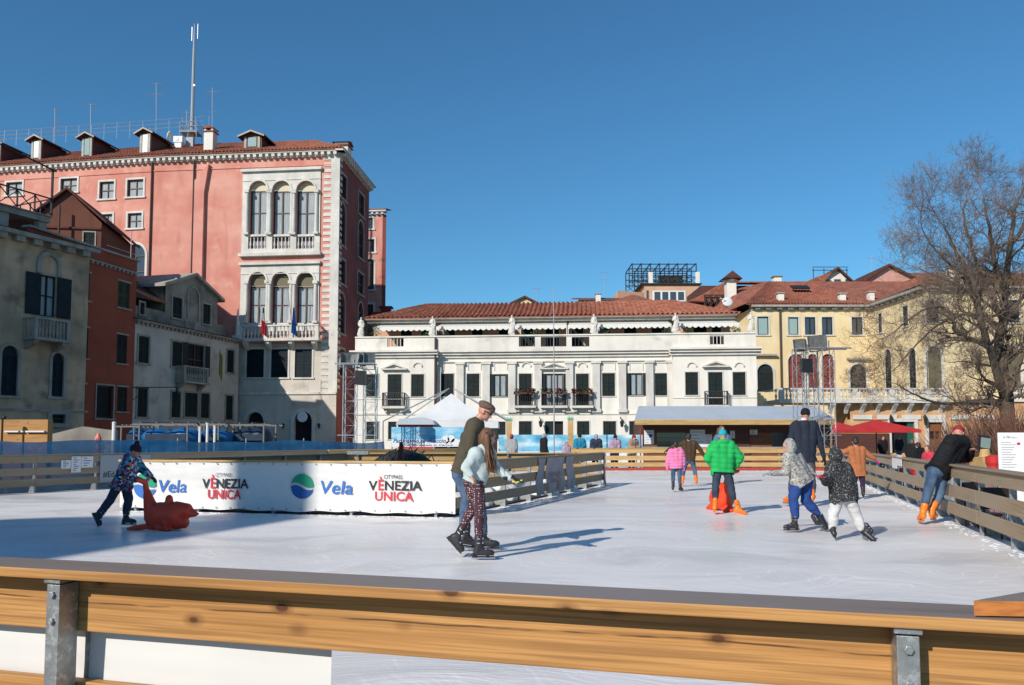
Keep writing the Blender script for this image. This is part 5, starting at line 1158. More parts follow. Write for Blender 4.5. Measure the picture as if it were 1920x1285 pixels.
p = P(1364, 566, 61); b = MB(); b.ell(p, (.42, .12, .1), (-.02, .09, 0), (-.1, .1, .36)); b.tube([p+Vector((0, .2, 0)), p+Vector((.1, .6, -1.4))], .05, 6); b.tube([p, p+Vector((-.7, -.5, .2))], .03, 5); o = build('satellite_dish', b, 'whitepaint', None, smooth=True, loc=p); tag(o, 'large white satellite dish at the right end of the palazzo roof', 'satellite dish')
# long low red roofs + pale chimney
lr, p0, p1 = simple_house('long red roof with a pale chimney left of the yellow building roof', 1380, 1500, 556, 96, 6, 'salmon'); b = MB(); b.prism([(p0.x, 95.5, p0.z), (p1.x, 95.5, p0.z), (p1.x, 101, p0.z+1.6), (p0.x, 101, p0.z+1.6)], (0, 0, .12)); build('roof', b, 'tile', lr)
FT = Fac((p0.x, 94), (p1.x, 94)); chimney(lr, FT, 1459, 517, 545, 17, 0, 'white', 'stoneg')
# pale gable with three lights
pg, p0, p1 = simple_house('pale gabled attic with three dark windows above the yellow building', 1517, 1604, 540, 92, 8, 'yellow'); gable_front(pg, p0, p1, 92, 1569, 502, 8, 'white', 'tiled', .5)
FT = Fac((p0.x, 92), (p1.x, 92)); b = MB()
for px in (1548, 1570, 1591): o = FT.rect(px-6, 524, px+6, 535); FT.box(b, o[0], o[1], o[2], o[3], .003, .06)
FT2 = FT; build('window', b, 'glass', pg); b = MB(); FT.box(b, FT.hit(1538, 530)[0], FT.hit(1602, 530)[0], FT.hit(1570, 537)[1]-.3, FT.hit(1570, 537)[1], .003, .12); build('ledge', b, 'white', pg)
b = MB(); b.prism([P(1500, 545, 90), P(1530, 520, 90), P(1560, 510, 90), P(1535, 545, 90)], (0, 3, .1)); build('roof', b, 'tile', pg)
b = MB(); 
for px in (1525, 1545, 1565, 1588): q = P(px, 512, 97); b.bar((q.x, 97, q.z-2), (q.x, 97, q.z+.6), .07, .07)
for y_ in (501, 507): b.bar(P(1523, y_, 97), P(1590, y_, 97), .07, .07)
build('roof_terrace', b, 'rubber', pg)
pgb, p0, p1 = simple_house('pink gabled house behind the yellow building, half behind the bare tree', 1618, 1724, 528, 90, 8, 'rose'); gable_front(pgb, p0, p1, 90, 1664, 496, 8, 'rose', 'tiled', .5)
b = MB(); b.prism([P(1600, 560, 84), P(1740, 513, 84), P(1740, 530, 84), P(1640, 560, 84)], (0, 5, .1)); build('roof', b, 'tile', pgb)
rb2, p0, p1 = simple_house('red tiled roof with small chimneys behind the crown of the bare tree', 1735, 1990, 520, 88, 6, 'yellow'); b = MB(); b.prism([(p0.x-1, 87, p0.z-.4), (p1.x, 87, p0.z-.4), (p1.x, 92, p0.z+1.2), (p0.x, 92, p0.z+1.2)], (0, 0, .12)); build('roof', b, 'tile', rb2)
FT = Fac((p0.x, 87), (p1.x, 87)); chimney(rb2, FT, 1715+70, 497, 520, 11, 0, 'white'); chimney(rb2, FT, 1809, 520-14, 528, 12, 0, 'white')
antenna(1635, 483, 520, 93, 'thin television antenna above the pink gable right of the palazzo', ((.95, .5, 4),))
antenna(1134, 507, 552, 94, 'small television antenna on the roofs left of the roof pergola', ((.9, .6, 5), (.6, .3, 3)))
antenna(1007, 540, 568, 80, 'small faint antenna on the palazzo roof ridge', ((.95, .4, 4),))

# ================================================================== RINK FENCES
def fence(A, B, label, posts, bm_='wood', cm='woodtop', boards=((.16, .34), (.43, .62), (.74, .915)), base=-0.0, group='timber fences round the rink', capy=(-.105, .062), extra=None, pz0=-.02, thick=.038):
    A, B = Vector((*A, 0)), Vector((*B, 0)); L_ = (B-A).length; rot = math.atan2(B.y-A.y, B.x-A.x)
    t = thing('rink_fence', label, 'fence', A, rot, group)
    c = MB(); c.box(0, L_, capy[0], capy[1], .92, .95); ob = build('cap_rail', c, ['wood' if cm == 'woodtop' and bm_ == 'wood' else bm_, cm], t, local=True, bevel=.003)
    for p in ob.data.polygons: p.material_index = 1 if p.normal.z > .9 else 0
    for i, (z0, z1) in enumerate(boards):
        b = MB()
        seg = sorted(posts) if len(posts) < 8 else sorted(posts)[::3]
        seg = [0]+[s for s in seg if 0.2 < s < L_-.2]+[L_]
        for k in range(len(seg)-1):
            dz = .0015*((k+i) % 2); b.box(seg[k]+.003, seg[k+1]-.003, -.008, -.008+thick, z0+dz, z1+dz)
        build('board', b, bm_, t, local=True, bevel=.004)
    for p in posts:
        b = MB(); b.box(p-.024, p+.024, -.088, -.012, pz0-.24, .90); b.box(p-.05, p+.05, -.012+.043+.002, -.012+.06, .02, .7) if False else None
        b.box(p-.03, p+.03, -.095, -.012, .905, .9185)
        b.prism([(p-.003, -.40, pz0-.2), (p-.003, -.09, pz0-.2), (p-.003, -.09, .45)], (.006, 0, 0))
        for z in (.20, .30, .47, .57, .79, .87): b.tube([(p, -.088, z), (p, -.098, z)], .011, 6)
        build('post', b, 'galv', t, local=True, bevel=.002)
    return t, L_, rot
A = (-19.3, NF(-19.3)); B = (3.42, NF(3.42)); cs = math.cos(math.atan(1/3.607))
lx = lambda X: (X-A[0])/cs
pp = [lx(.927)-2.405*k for k in range(-0, 9)]
nf, L_, rot = fence(A, B, 'honey-coloured timber fence crossing the foreground with galvanised posts', pp, 'wood', 'woodtop', boards=((.10, .30), (.40, .588), (.742, .919)))
# galvanised inner flange of the posts, on the ice side of the boards
for p in pp[:3]:
    b = MB(); b.box(p+.012, p+.020, .034, .10, -.15, .74); build('post', b, 'galv', nf, local=True)
b = MB(); x1 = lx(-.545); n = 30
for i in range(n):
    for j in range(4):
        q = lambda i, j: (8+(x1-8)*i/n, .045+.006*math.sin(i*1.7)+.004*math.sin(j*2), .12+.618*j/4-.004*math.sin(i*.9)*(j == 4))
        b.quad(q(i, j), q(i+1, j), q(i+1, j+1), q(i, j+1))
o = build('vinyl_panel', b, 'vinyl', nf, local=True, smooth=True)
v = [GP(1825, 1126, .988), GP(1935, 1107, .988), GP(2200, 1075, .988), GP(2200, 1133, .988)]
b = MB(); b.prism(v, (0, 0, -.034)); o = build('rail_plank', b, ['woodend', 'woodtop'], None, loc=v[0], bevel=.002); tag(o, 'short orange sawn plank lying across the right end of the foreground rail', 'plank')
for p in o.data.polygons: p.material_index = 1 if p.normal.z > .9 else 0
# right-hand fence
A2, B2 = (RF(1.0), 1.0), (RF(33.75), 33.75)
rfence, Lr, rotr = fence(A2, B2, 'long weathered timber fence running away along the right side of the rink', [2.0+1.46*k for k in range(22)], 'woodg', 'woodtop')
b = MB(); b.box(0.3, Lr-.3, -.35, -.2, -.24, -.08); build('base_beam', b, 'redk', rfence, local=True)
ffence, Lf, rotf = fence((RF(33.75)-.1, 33.8), (2.45, 34.0), 'pale timber fence along the far end of the rink with a red kickboard', [.6+1.5*k for k in range(8)], 'woody', 'woody')
b = MB(); b.box(0.1, Lf, .05, .10, -.0, .12); build('kickboard', b, 'redk', ffence, local=True)
fence((-1.9, 32.7), (-6.6, 28.8), 'short far fence behind the dark net bundle, left of the rink entrance', [.5+1.5*k for k in range(4)], 'woody', 'woody')
fence((-6.65, 28.7), (-19.5, 7.55), 'shaded timber fence along the left side of the rink below the blue net', [.5+1.6*k for k in range(15)], 'woodg', 'woodtop')
gi = 'timber fences of the island in the rink'
fence((IB.x, IB.y), (IA.x, IA.y), 'island fence facing the camera, behind the white banner', [.35, 1.9, 3.4, 4.9, 6.2], 'woody', 'woody', group=gi)
isl, Li, roti = fence((IC.x, IC.y), (IB.x, IB.y), 'weathered island fence running back right of the couple, with grey vinyl sheets', [.15, 1.7, 3.2, 4.7, 6.2, 7.7, 9.3], 'woodg', 'woodtop', group=gi)
fence((ID.x, ID.y), (IC.x, IC.y), 'sunlit far fence of the island behind the walking couple', [.3+1.4*k for k in range(6)], 'woody', 'woodtop', group=gi)
fence((IA.x, IA.y), (ID.x, ID.y), 'left fence of the island leading back from the banner', [.4+1.5*k for k in range(5)], 'woodg', 'woodtop', group=gi)
for d0, d1 in ((3.1, 3.75), (3.95, 5.3), (5.5, 5.95)):      # grey sheets hung on the island fence
    b = MB(); n = 10
    for i in range(n):
        for j in range(7):
            q = lambda i, j: (d0+(d1-d0)*i/n+.10*math.sin(j*.9+d0)*(1 if i in (0, n) else .6), .045+.03*math.sin(i*1.1+j*.5)*(1-j/9), .10+.81*j/7)
            b.quad(q(i, j), q(i+1, j), q(i+1, j+1), q(i, j+1))
    M_ = isl; build('vinyl_sheet', b, 'vinylg', M_, local=True, smooth=True)
ang = roti+math.pi; xd = Vector((math.cos(ang), math.sin(ang), 0)); nn = Vector((-math.sin(roti), math.cos(roti), 0))
Pq = lambda d, z, off=.085: Vector((IC.x, IC.y, 0))+Vector((math.cos(roti), math.sin(roti), 0))*d+nn*off+Vector((0, 0, z))
for d, z, h_, t_, w_ in ((5.15, .47, .10, 'VENEZIA', .95), (5.05, .33, .11, 'UNICA', .75)):
    build('lettering', text_mb(t_, Pq(d, z), xd, (0, 0, 1), width=w_, height=h_, bold=.01), 'inkgr', isl)
# ------------------------------------------------------------------ the white banner of the island
FB_ = Fac((IA.x, IA.y), (IB.x, IB.y)); FB_.A = FB_.A-FB_.u*.05
bo = .045+.0; L2 = FB_.hit(854, 915, bo)[0]; s0 = FB_.hit(226, 905, bo)[0]
zt_ = FB_.hit(560, 867, bo)[1]; zb_ = FB_.hit(560, 958.5, bo)[1]
ban = thing('banner', 'long white advertising banner on the island fence facing the camera', 'banner', (IA.x, IA.y, 0))
b = MB(); n, m = 90, 8
def bo_(i, j): return bo+.007*math.sin(i*.37)+.006*math.sin(i*1.3+j)*(j/m)*(1-j/m)*4
for i in range(n):
    for j in range(m):
        q = lambda i, j: FB_.at(s0+(L2-s0)*i/n, zb_+(zt_-zb_)*j/m+(.012*math.sin(i*.6)+.008*math.sin(i*.23) if j == 0 else 0), bo_(i, j))
        b.quad(q(i, j), q(i+1, j), q(i+1, j+1), q(i, j+1))
build('sheet', b, 'vinyl', ban, smooth=True)
b = MB(); FB_.box(b, s0-.05, L2+.03, zt_+.004, zt_+.03, .03, .06); build('batten', b, 'woody', ban); b = MB()
for i in range(24):
    for z in (zt_-.035, zb_+.035): b.tube([FB_.at(s0+.06+(L2-s0-.12)*i/23, z, .058), FB_.at(s0+.06+(L2-s0-.12)*i/23, z, .064)], .014, 10)
build('eyelets', b, 'galv', ban)
lo_ = .064
def btext(txt, x0, x1, y0, y1, mat, bold=.02, shear=0.0):
    a0, _ = FB_.hit(x0, (y0+y1)/2, lo_); a1, _ = FB_.hit(x1, (y0+y1)/2, lo_); zt = FB_.hit((x0+x1)/2, y0, lo_)[1]; zb = FB_.hit((x0+x1)/2, y1, lo_)[1]
    build('lettering', text_mb(txt, FB_.at(a0, zb, lo_), FB_.u3(), (0, 0, 1), a1-a0, zt-zb, bold, shear), mat, ban)
for k, (x, dy) in enumerate((((250, 292, 297, 350), 0), ((545, 588, 601, 661), 0))):
    cx = (x[0]+x[1])/2; yc = 912 if k else 911; a, z = FB_.hit(cx, yc, lo_); r = (FB_.hit(x[1], yc, lo_)[0]-FB_.hit(x[0], yc, lo_)[0])/2
    wv = lambda t: .10*math.sin(t*2.6)*r*2.0-(.02*r)
    top = MB(); bot = MB(); n = 24
    for i in range(n):
        t0, t1 = -1+2*i/n, -1+2*(i+1)/n; h0, h1 = math.sqrt(max(0, 1-t0*t0))*r, math.sqrt(max(0, 1-t1*t1))*r
        g0_, g1_ = -wv(t0)+.07*r, -wv(t1)+.07*r
        if h0 > g0_ or h1 > g1_: top.quad(FB_.at(a+t0*r, z+min(g0_, h0), lo_), FB_.at(a+t1*r, z+min(g1_, h1), lo_), FB_.at(a+t1*r, z+h1, lo_), FB_.at(a+t0*r, z+h0, lo_))
        q0, q1 = g0_-.20*r, g1_-.20*r
        bot.quad(FB_.at(a+t0*r, z+max(q0, -h0), lo_), FB_.at(a+t1*r, z+max(q1, -h1), lo_), FB_.at(a+t1*r, z-h1, lo_), FB_.at(a+t0*r, z-h0, lo_))
    build('emblem', top, 'inkg', ban); build('emblem', bot, 'inkb' if k == 0 else 'inkn', ban)
    btext('Vela', x[2], x[3], 900 if k == 0 else 902, 924 if k == 0 else 927, 'inkb', .012, .12)
for x0, x1, y0, y1 in ((379, 466, 898, 916), (691, 791, 902, 920)):
    w_ = x1-x0; btext('V', x0, x0+w_*.165, y0, y1, 'ink', .02); btext('È', x0+w_*.185, x0+w_*.285, y0-8, y1, 'inkr', .02); btext('NEZIA', x0+w_*.305, x1, y0, y1, 'ink', .02)
    btext('UNICA', x0+w_*.12, x0+w_*.84, y1+2, y1+20, 'inkr', .02); btext('CITYPASS', x0+w_*.29, x0+w_*.63, y0-11, y0-4, 'ink', .0)
# shaved snow swept against the foot of the fences
b = MB(); rr = random.Random(21)
def shavings(A_, B_, n, w_):
    A_, B_ = Vector((*A_, 0)), Vector((*B_, 0)); d = (B_-A_).normalized(); nr = Vector((-d.y, d.x, 0))
    for i in range(n):
        q = A_+(B_-A_)*rr.random()+nr*abs(rr.gauss(0, w_)); r = rr.uniform(.008, .032)*(1-.5*min(1, abs((q-A_).dot(nr))/.5)); b.ell(q, d*r*rr.uniform(1, 2.4), nr*r, (0, 0, r*.35), 6, 4)
shavings((RF(3), 3), (RF(32), 32), 700, .10); shavings((IC.x, IC.y), (IB.x, IB.y), 420, .12); shavings((IB.x, IB.y), (IA.x, IA.y), 260, .10); shavings((RF(33.5)-.2, 33.6), (2.6, 33.8), 200, .1)
tag(build('shaved_snow', b, 'snow'), 'loose white snow shavings along the foot of the rink fences', 'snow', kind='stuff')
# ------------------------------------------------------------------ things on the island
def sit(px, py, z=0.03): return GP(px, py, z)
for pts, lab in (([(985, 912), (1040, 900), (1090, 893)], 'scraped white snow heaped inside the island fence'),):
    b = MB(); rr = random.Random(5)
    for i in range(26):
        f = rr.random(); q = Vector((-0.9+2.1*f, 16.2+4.8*f, .03))+Vector((rr.uniform(-.9, .1), rr.uniform(-.5, .5), 0)); b.ell(q, (rr.uniform(.25, .6), 0, 0), (0, rr.uniform(.25, .5), 0), (0, 0, rr.uniform(.14, .42)), 10, 6)
    fm = fused(b, .05, 2, lambda v: .03*noise.noise(v*6)); o = build('snow_pile', fm, 'snow', None, smooth=True, loc=(1.4, 18.6, 0)); tag(o, lab, 'snow pile')
q = P(770, 852, 17.8); b = MB(); n = 28; rr = random.Random(8)
for i in range(n+1): pass
W0, W1 = P(655, 855, 17.8).x, P(848, 855, 17.8).x; zt = P(770, 839, 17.8).z
ring = []
for j in range(7):
    for i in range(25):
        f = i/24; hgt = math.sin(math.pi*f)**.6*(zt-.1); g_ = j/6; y = 17.3+1.6*g_; ring.append((W0+(W1-W0)*f, y, .05+hgt*math.sin(math.pi*(.15+.7*g_))+.04*noise.noise(Vector((f*9, g_*4, 0)))))
b.add(ring, [(j*25+i, j*25+i+1, (j+1)*25+i+1, (j+1)*25+i) for j in range(6) for i in range(24)])
t = thing('net_bundle', 'dark net and tarpaulin heaped over a frame inside the island', 'net bundle', (q.x, 17.8, .034)); build('cover', b, 'rubber', t, smooth=True)
b = MB()
for k in range(14):
    f = .05+.9*k/13; x = W0+(W1-W0)*f; hz = math.sin(math.pi*f)**.6*(zt-.1); b.tube([(x, 17.25, .15+hz*.45), (x+.25*math.sin(k*2), 17.6, .08+hz*.85), (x+.1, 18.1, .11+hz), (x-.2, 18.7, .1+hz*.7)], .012, 4)
build('cords', b, 'black', t)
p = P(752, 850, 17.0); b = MB(); zt = P(752, 829, 17).z
b.bar((p.x-.13, 17, .05), (p.x-.02, 17, zt), .03, .03); b.bar((p.x+.13, 17, .05), (p.x+.02, 17, zt), .03, .03); b.bar((p.x-.1, 17.3, .05), (p.x, 17.05, zt), .03, .03); b.bar((p.x-.06, 17, zt*.75), (p.x+.06, 17, zt*.75), .02, .02)
o = build('trestle', b, 'hutd', None, loc=(p.x, 17, .034)); tag(o, 'dark A-shaped trestle standing by the net bundle on the island', 'trestle')
b = MB(); p = P(672, 846, 19); b.box(p.x-.25, p.x+.25, 18.9, 19.1, p.z-.08, p.z); b.tube([(p.x, 19, .034), (p.x, 19, p.z-.08)], .02, 6); o = build('junction_box', b, 'galv', None, loc=(p.x, 19, .034)); tag(o, 'small grey junction box on a rod above the island rail', 'junction box')
# paper notices and sign on the left fence
FLf = Fac((-19.5, 7.55), (-6.65, 28.7))
for k, (x0, x1, y0, y1, lab) in enumerate(((115, 133, 863, 879, 'small white notice taped to the left fence, leftmost of three'), (134, 152, 856, 886, 'tall white notice in the middle of three on the left fence'), (153, 175, 856, 877, 'square white notice with a grey emblem on the left fence'))):
    r = FLf.rect(x0, y0, x1, y1, .06); c = FLf.at((r[0]+r[1])/2, r[2], .06); t = thing('notice', lab, 'notice', c, group='notices on the left fence'); b = MB(); FLf.box(b, r[0], r[1], r[2], r[3], .05, .055); build('sheet', b, 'paper', t); b = MB()
    n = 4 if k != 1 else 7
    for i in range(n): z = r[2]+(r[3]-r[2])*(i+.7)/(n+.6); FLf.box(b, r[0]+.05, r[0]+.05+(r[1]-r[0]-.1)*(.5+.5*((i*7) % 3)/2), z, z+.02, .0555, .0575)
    build('print', b, 'inkgr', t)
r = FLf.rect(188, 853, 282, 902, .06); c = FLf.at((r[0]+r[1])/2, r[2], .06); t = thing('sign_panel', 'grey sign panel with black hashtag lettering on the left fence behind the child', 'sign', c); b = MB(); FLf.box(b, r[0], r[1], r[2], r[3], .05, .06); build('panel', b, pm('dull_grey_panel', (0.33, 0.35, 0.37), rough=.6, bump=0), t)
r2 = FLf.rect(193, 884, 214, 896, .062); build('lettering', text_mb('#Ed', FLf.at(r2[0], r2[2], .0635), FLf.u3(), (0, 0, 1), r2[1]-r2[0], r2[3]-r2[2], .01), 'ink', t)
# blue net outside the left fence
t = thing('safety_net', 'translucent blue net hung above the left rink fence', 'net', (-13, 18, 0)); b = MB(); n = 70; FLn = Fac((-21.0, 5.9), (-4.9, 32.3))
for i in range(n):
    for j in range(5):
        q = lambda i, j: FLn.at(FLn.L*i/n, -.2+(1.62-.003*i)*j/5+(.035*math.sin(i*.45)+.02*math.sin(i*1.1) if j == 5 else 0), -.28+.05*math.sin(i*.8+j))
        b.quad(q(i, j), q(i+1, j), q(i+1, j+1), q(i, j+1))
build('mesh_cloth', b, 'netb', t, smooth=True); b = MB()
for i in range(12): s = FLn.L*(i+.3)/12; b.tube([FLn.at(s, GZ, -.33), FLn.at(s, 1.36, -.33)], .02, 6)
build('stakes', b, 'pole', t)

# ================================================================== THINGS BEHIND THE RINK, LEFT
t = thing('timber_hut', 'sunlit timber booth with two pale shelves at the far left edge, behind the blue net', 'hut', P(40, 822, 27)); t.location.z = GZ
a, c_ = P(-30, 787, 27), P(90, 787, 27); b = MB(); b.box(a.x, c_.x, 27, 27.3, GZ, a.z); build('board_wall', b, 'wood', t); b = MB(); z = P(40, 808, 27).z; b.box(P(12, 800, 27).x, P(46, 800, 27).x, 26.9, 26.997, z-.05, z); b.box(P(51, 800, 27).x, P(86, 800, 27).x, 26.9, 26.997, z-.05, z); build('shelf', b, 'whitepaint', t)
b = MB(); b.tube([(P(5, 800, 26.5).x, 26.5, GZ), (P(5, 783, 26.5).x, 26.5, P(5, 783, 26.5).z)], .03, 6); b.ell(P(8, 783, 26.5), (.07, 0, 0), (0, .07, 0), (0, 0, .06)); build('lamp_pole', b, 'iron', t)
b = MB(); a, c_ = P(96, 800, 31), P(212, 802, 31); b.prism([(a.x, 31, GZ), (c_.x, 31, GZ), (c_.x, 31, c_.z-.12), (c_.x-.8, 31, c_.z-.02), (a.x+1.2, 31, a.z), (a.x, 31, a.z-.3)], (0, .4, 0)); o = build('stone_slab_wall', b, 'greydirty', None, loc=(a.x, 31, GZ)); tag(o, 'low grey covered stack in front of the red house door', 'covered stack')
p = P(213, 824, 29); b = MB(); zt = P(213, 794, 29).z; b.tube([(p.x, 29, GZ), (p.x, 29, zt)], .065, 10); b.lathe((p.x, 29, zt), [(.07, 0), (.07, .04), (.03, .06)], 10); o = build('white_post', b, 'whitepaint', None, loc=(p.x, 29, GZ)); tag(o, 'white post in front of the red house', 'post')
p = P(184, 820, 30); b = MB(); b.lathe((p.x, 30, GZ), [(.14, 0), (.12, 1.2), (.05, 1.45), (.12, 1.5), (.12, 1.62), (.03, 1.8)], 10); o = build('painted_post', b, 'copper', None, loc=(p.x, 30, GZ)); tag(o, 'small red and white finial standing behind the blue net', 'post')
# blue covered market stalls
rr = random.Random(12)
M['stallp'] = pm('dull_steel_frame', (0.16, 0.155, 0.15), rough=.6, bump=0)
def stall(x0, x1, Y, lab, ztop=796, tarp='tarp', lumps=4):
    a, c_ = P(x0, ztop, Y), P(x1, ztop, Y); t = thing('market_stall', lab, 'stall', ((a.x+c_.x)/2, Y, GZ), group='market stalls in front of the grey house'); zt = a.z
    for x in (a.x, c_.x):
        for y in (Y, Y+1.8): b = MB(); b.tube([(x, y, GZ), (x, y, zt)], .05, 6); build('post', b, 'stallp', t)
    b = MB(); 
    for y in (Y, Y+1.8): b.bar((a.x-.3, y, zt), (c_.x+.3, y, zt), .07, .07)
    for k in range(4): x = a.x+(c_.x-a.x)*k/3; b.bar((x, Y+.05, zt+.08), (x, Y+1.75, zt+.08), .05, .05)
    build('beam', b, 'stallp', t)
    zc = P(x0, 812, Y).z; b = MB(); b.box(a.x+.1, c_.x-.1, Y+.3, Y+1.6, GZ, zc-.25)
    for k in range(lumps): x = a.x+.4+(c_.x-a.x-.8)*k/max(1, lumps-1); b.ell((x, Y+.9, zc-.2), (rr.uniform(.5, .9), 0, 0), (0, .6, 0), (0, 0, rr.uniform(.25, .5)))
    fm = fused(b, .06, 3, lambda v: .05*noise.noise(v*3)); build('covered_goods', fm, tarp, t, smooth=True)
    b = MB(); zz = P(x0, 822, Y).z; b.box(a.x+.2, c_.x-.1, Y+.06, Y+.22, zz-.1, zz+.18); build('counter', b, 'tarpd', t)
stall(262, 352, 33, 'market stall wrapped in blue tarpaulin, behind the child pushing the seal')
stall(372, 410, 34, 'narrow market stall with bright blue tarpaulin between two others', lumps=2)
stall(425, 495, 35, 'market stall under dark blue tarpaulin in front of the pink building', 797, 'tarpd', 3)
stall(228, 252, 36, 'small stall with pale blue cover left of the others', 800, 'tarp', 1)
for k, (px, y0) in enumerate(((388, 795), (374, 802), (402, 800))):
    p = P(px, 835, 32.5); b = MB(); zt = P(px, y0, 32.5).z; b.tube([(p.x, 32.5, GZ), (p.x, 32.5, zt)], .05, 8); b.tube([(p.x, 32.5, zt), (p.x, 32.5, zt+.04)], .065, 8); o = build('white_post', b, 'whitepaint', None, loc=(p.x, 32.5, GZ)); tag(o, ['tall white post in front of the narrow blue stall', 'short white post left of the narrow blue stall', 'white post right of the narrow blue stall'][k], 'post', 'white posts by the stalls')

# ================================================================== LIGHTING TOWERS
def truss(b, x, y, w_, z0, z1):
    for dx in (-w_, w_):
        for dy in (-w_, w_): b.tube([(x+dx, y+dy, z0), (x+dx, y+dy, z1)], .022, 6)
    n = int((z1-z0)/.5)
    for i in range(n):
        za = z0+(z1-z0)*i/n; zb = z0+(z1-z0)*(i+1)/n; s = 1 if i % 2 else -1
        for dy in (-w_, w_): b.tube([(x-w_*s, y+dy, za), (x+w_*s, y+dy, zb)], .007, 4); b.tube([(x-w_, y+dy, zb), (x+w_, y+dy, zb)], .007, 4)
        for dx in (-w_, w_): b.tube([(x+dx, y-w_*s, za), (x+dx, y+w_*s, zb)], .013, 4)
def flood(c, ax, w_, h_, par):
    """flood lamp: deep housing tapering back, glass front and yoke; ax = facing direction"""
    ax = Vector(ax).normalized(); r = ax.cross(Vector((0, 0, 1))).normalized(); u = r.cross(ax); c = Vector(c)
    fr = [c+r*a*w_+u*d*h_ for a, d in ((-1, -1), (1, -1), (1, 1), (-1, 1))]; bk = [c-ax*.42+r*a*w_*.6+u*d*h_*.55 for a, d in ((-1, -1), (1, -1), (1, 1), (-1, 1))]
    b = MB(); b.add(fr+bk, [(4, 5, 6, 7), (0, 1, 5, 4), (1, 2, 6, 5), (2, 3, 7, 6), (3, 0, 4, 7)]); b.bar(c-r*w_*1.1-ax*.15, c-r*w_*1.1-ax*.15-Vector((0, 0, h_*1.5)), .03, .05); b.bar(c+r*w_*1.1-ax*.15, c+r*w_*1.1-ax*.15-Vector((0, 0, h_*1.5)), .03, .05); b.bar(c-r*w_*1.1-ax*.15-Vector((0, 0, h_*1.5)), c+r*w_*1.1-ax*.15-Vector((0, 0, h_*1.5)), .04, .04)
    for s_ in (-1, 1): b.bar(c+r*w_*s_, c+r*w_*s_+ax*.12, .02, h_*2)
    f = build('floodlight', b, 'black' if h_ < .2 else 'galv', par); g_ = MB(); g_.quad(*[q-ax*.02 for q in fr]); build('lens', g_, 'bulb', f)
def tower(Y, cols, ytop, lab, ztopbar, lamps, speaker):
    t = thing('lighting_tower', lab, 'lighting tower', (P(cols[0], 800, Y).x, Y, GZ)); zt = P(cols[0], ytop, Y).z; b = MB()
    xs = [P(c, 800, Y).x for c in cols]
    for x, y in zip(xs, (Y, Y+.8, Y)): truss(b, x, y, .27, GZ, zt)
    build('truss', b, 'alu', t); b = MB()
    for y in (Y-.27, Y+.27): b.tube([(P(ztopbar[0], 0, Y).x, y, zt+.05), (P(ztopbar[1], 0, Y).x, y, zt+.05)], .035, 6)
    b.box(xs[0]-.3, xs[-1]+.3, Y-.25, Y+.25, zt+.01, zt+.03)
    build('crossbar', b, 'alu', t)
    for px, py, ax, w_, h_ in lamps: flood(P(px, py, Y), ax, w_, h_, t)
    px, py = speaker; c = P(px, py, Y-.5); b = MB(); b.prism([(c.x-.24, c.y, c.z-.3), (c.x+.24, c.y, c.z-.34), (c.x+.22, c.y, c.z+.3), (c.x-.22, c.y, c.z+.32)], (0, .4, 0)); b.tube([(c.x, c.y+.4, c.z+.1), (c.x, Y, c.z+.1)], .03, 6); s = build('loudspeaker', b, 'black', t)
    b = MB()
    for z in (.6, 1.5): b.bar((xs[0]-.5, Y-.29, z), (xs[-1]+.5, Y-.29, z), .03, .03)
    build('brace', b, 'alu', t)
tower(36, (656, 688), 685, 'left lighting tower of aluminium truss, in front of the pink building corner', (640, 712), ((657, 672, (.2, -1, -.25), .42, .28), (676, 675, (1, -.5, -.2), .3, .26), (692, 673, (.35, -1, .1), .26, .3)), (675, 708))
tower(37, (1503, 1533, 1552), 656, 'right lighting tower with two big floodlights, behind the man in navy', (1494, 1574), ((1500, 648, (-.9, -1, -.35), .26, .30), (1533, 641, (-1.0, -.9, -.25), .42, .30)), (1514, 685))

# ================================================================== TENT, BOOTH, BANNERS
t = thing('tent', 'white peaked marquee with an outer metal frame, behind the man in the flat cap', 'tent', (P(846, 800, 46).x, 46, GZ)); cx = P(846, 800, 46).x; zp = P(846, 738, 46).z; ze = P(846, 791, 43.5).z; hw = 2.75; b = MB()
n = 12
cs_ = [(-hw, -2.7), (hw, -2.7), (hw, 2.7), (-hw, 2.7)]
for k in range(4):
    (x0, y0), (x1, y1) = cs_[k], cs_[(k+1) % 4]
    for i in range(n):
        f0, f1 = i/n, (i+1)/n; hz = lambda f: ze+(zp-ze)*f**1.35
        b.quad((cx+x0*(1-f0), 46+y0*(1-f0), hz(f0)), (cx+x1*(1-f0), 46+y1*(1-f0), hz(f0)), (cx+x1*(1-f1), 46+y1*(1-f1), hz(f1)), (cx+x0*(1-f1), 46+y0*(1-f1), hz(f1)))
    b.quad((cx+x0, 46+y0, ze), (cx+x1, 46+y1, ze), (cx+x1, 46+y1, ze-.35), (cx+x0, 46+y0, ze-.35))
build('canopy', b, 'tent', t, smooth=False); b = MB(); zpk = P(846, 729, 46).z
for x, y in cs_: b.tube([(cx+x*1.25, 46+y*1.1, P(846, 790, 43).z), (cx+x*.05, 46, zpk)], .038, 6); b.tube([(cx+x*1.25, 46+y*1.1, GZ), (cx+x*1.25, 46+y*1.1, P(846, 790, 43).z)], .038, 6)
build('frame', b, 'pole', t); b = MB(); b.box(cx+hw-1.6, cx+hw-.05, 43.35, 43.4, GZ, ze-.36); b.box(cx-hw+.1, cx+hw-1.61, 48, 48.1, GZ, ze-.3); build('side_panel', b, 'rubber', t)
t = thing('booth', 'small booth with a red front and rounded grey roof left of the white tent', 'booth', (P(785, 800, 42).x, 42, GZ)); a, c_ = P(746, 797, 42), P(812, 797, 42); b = MB(); b.box(a.x, c_.x, 42, 43.5, GZ, P(0, 797, 42).z); build('front', b, pm('red_booth', (0.5, 0.04, 0.035), rough=.5, bump=0), t)
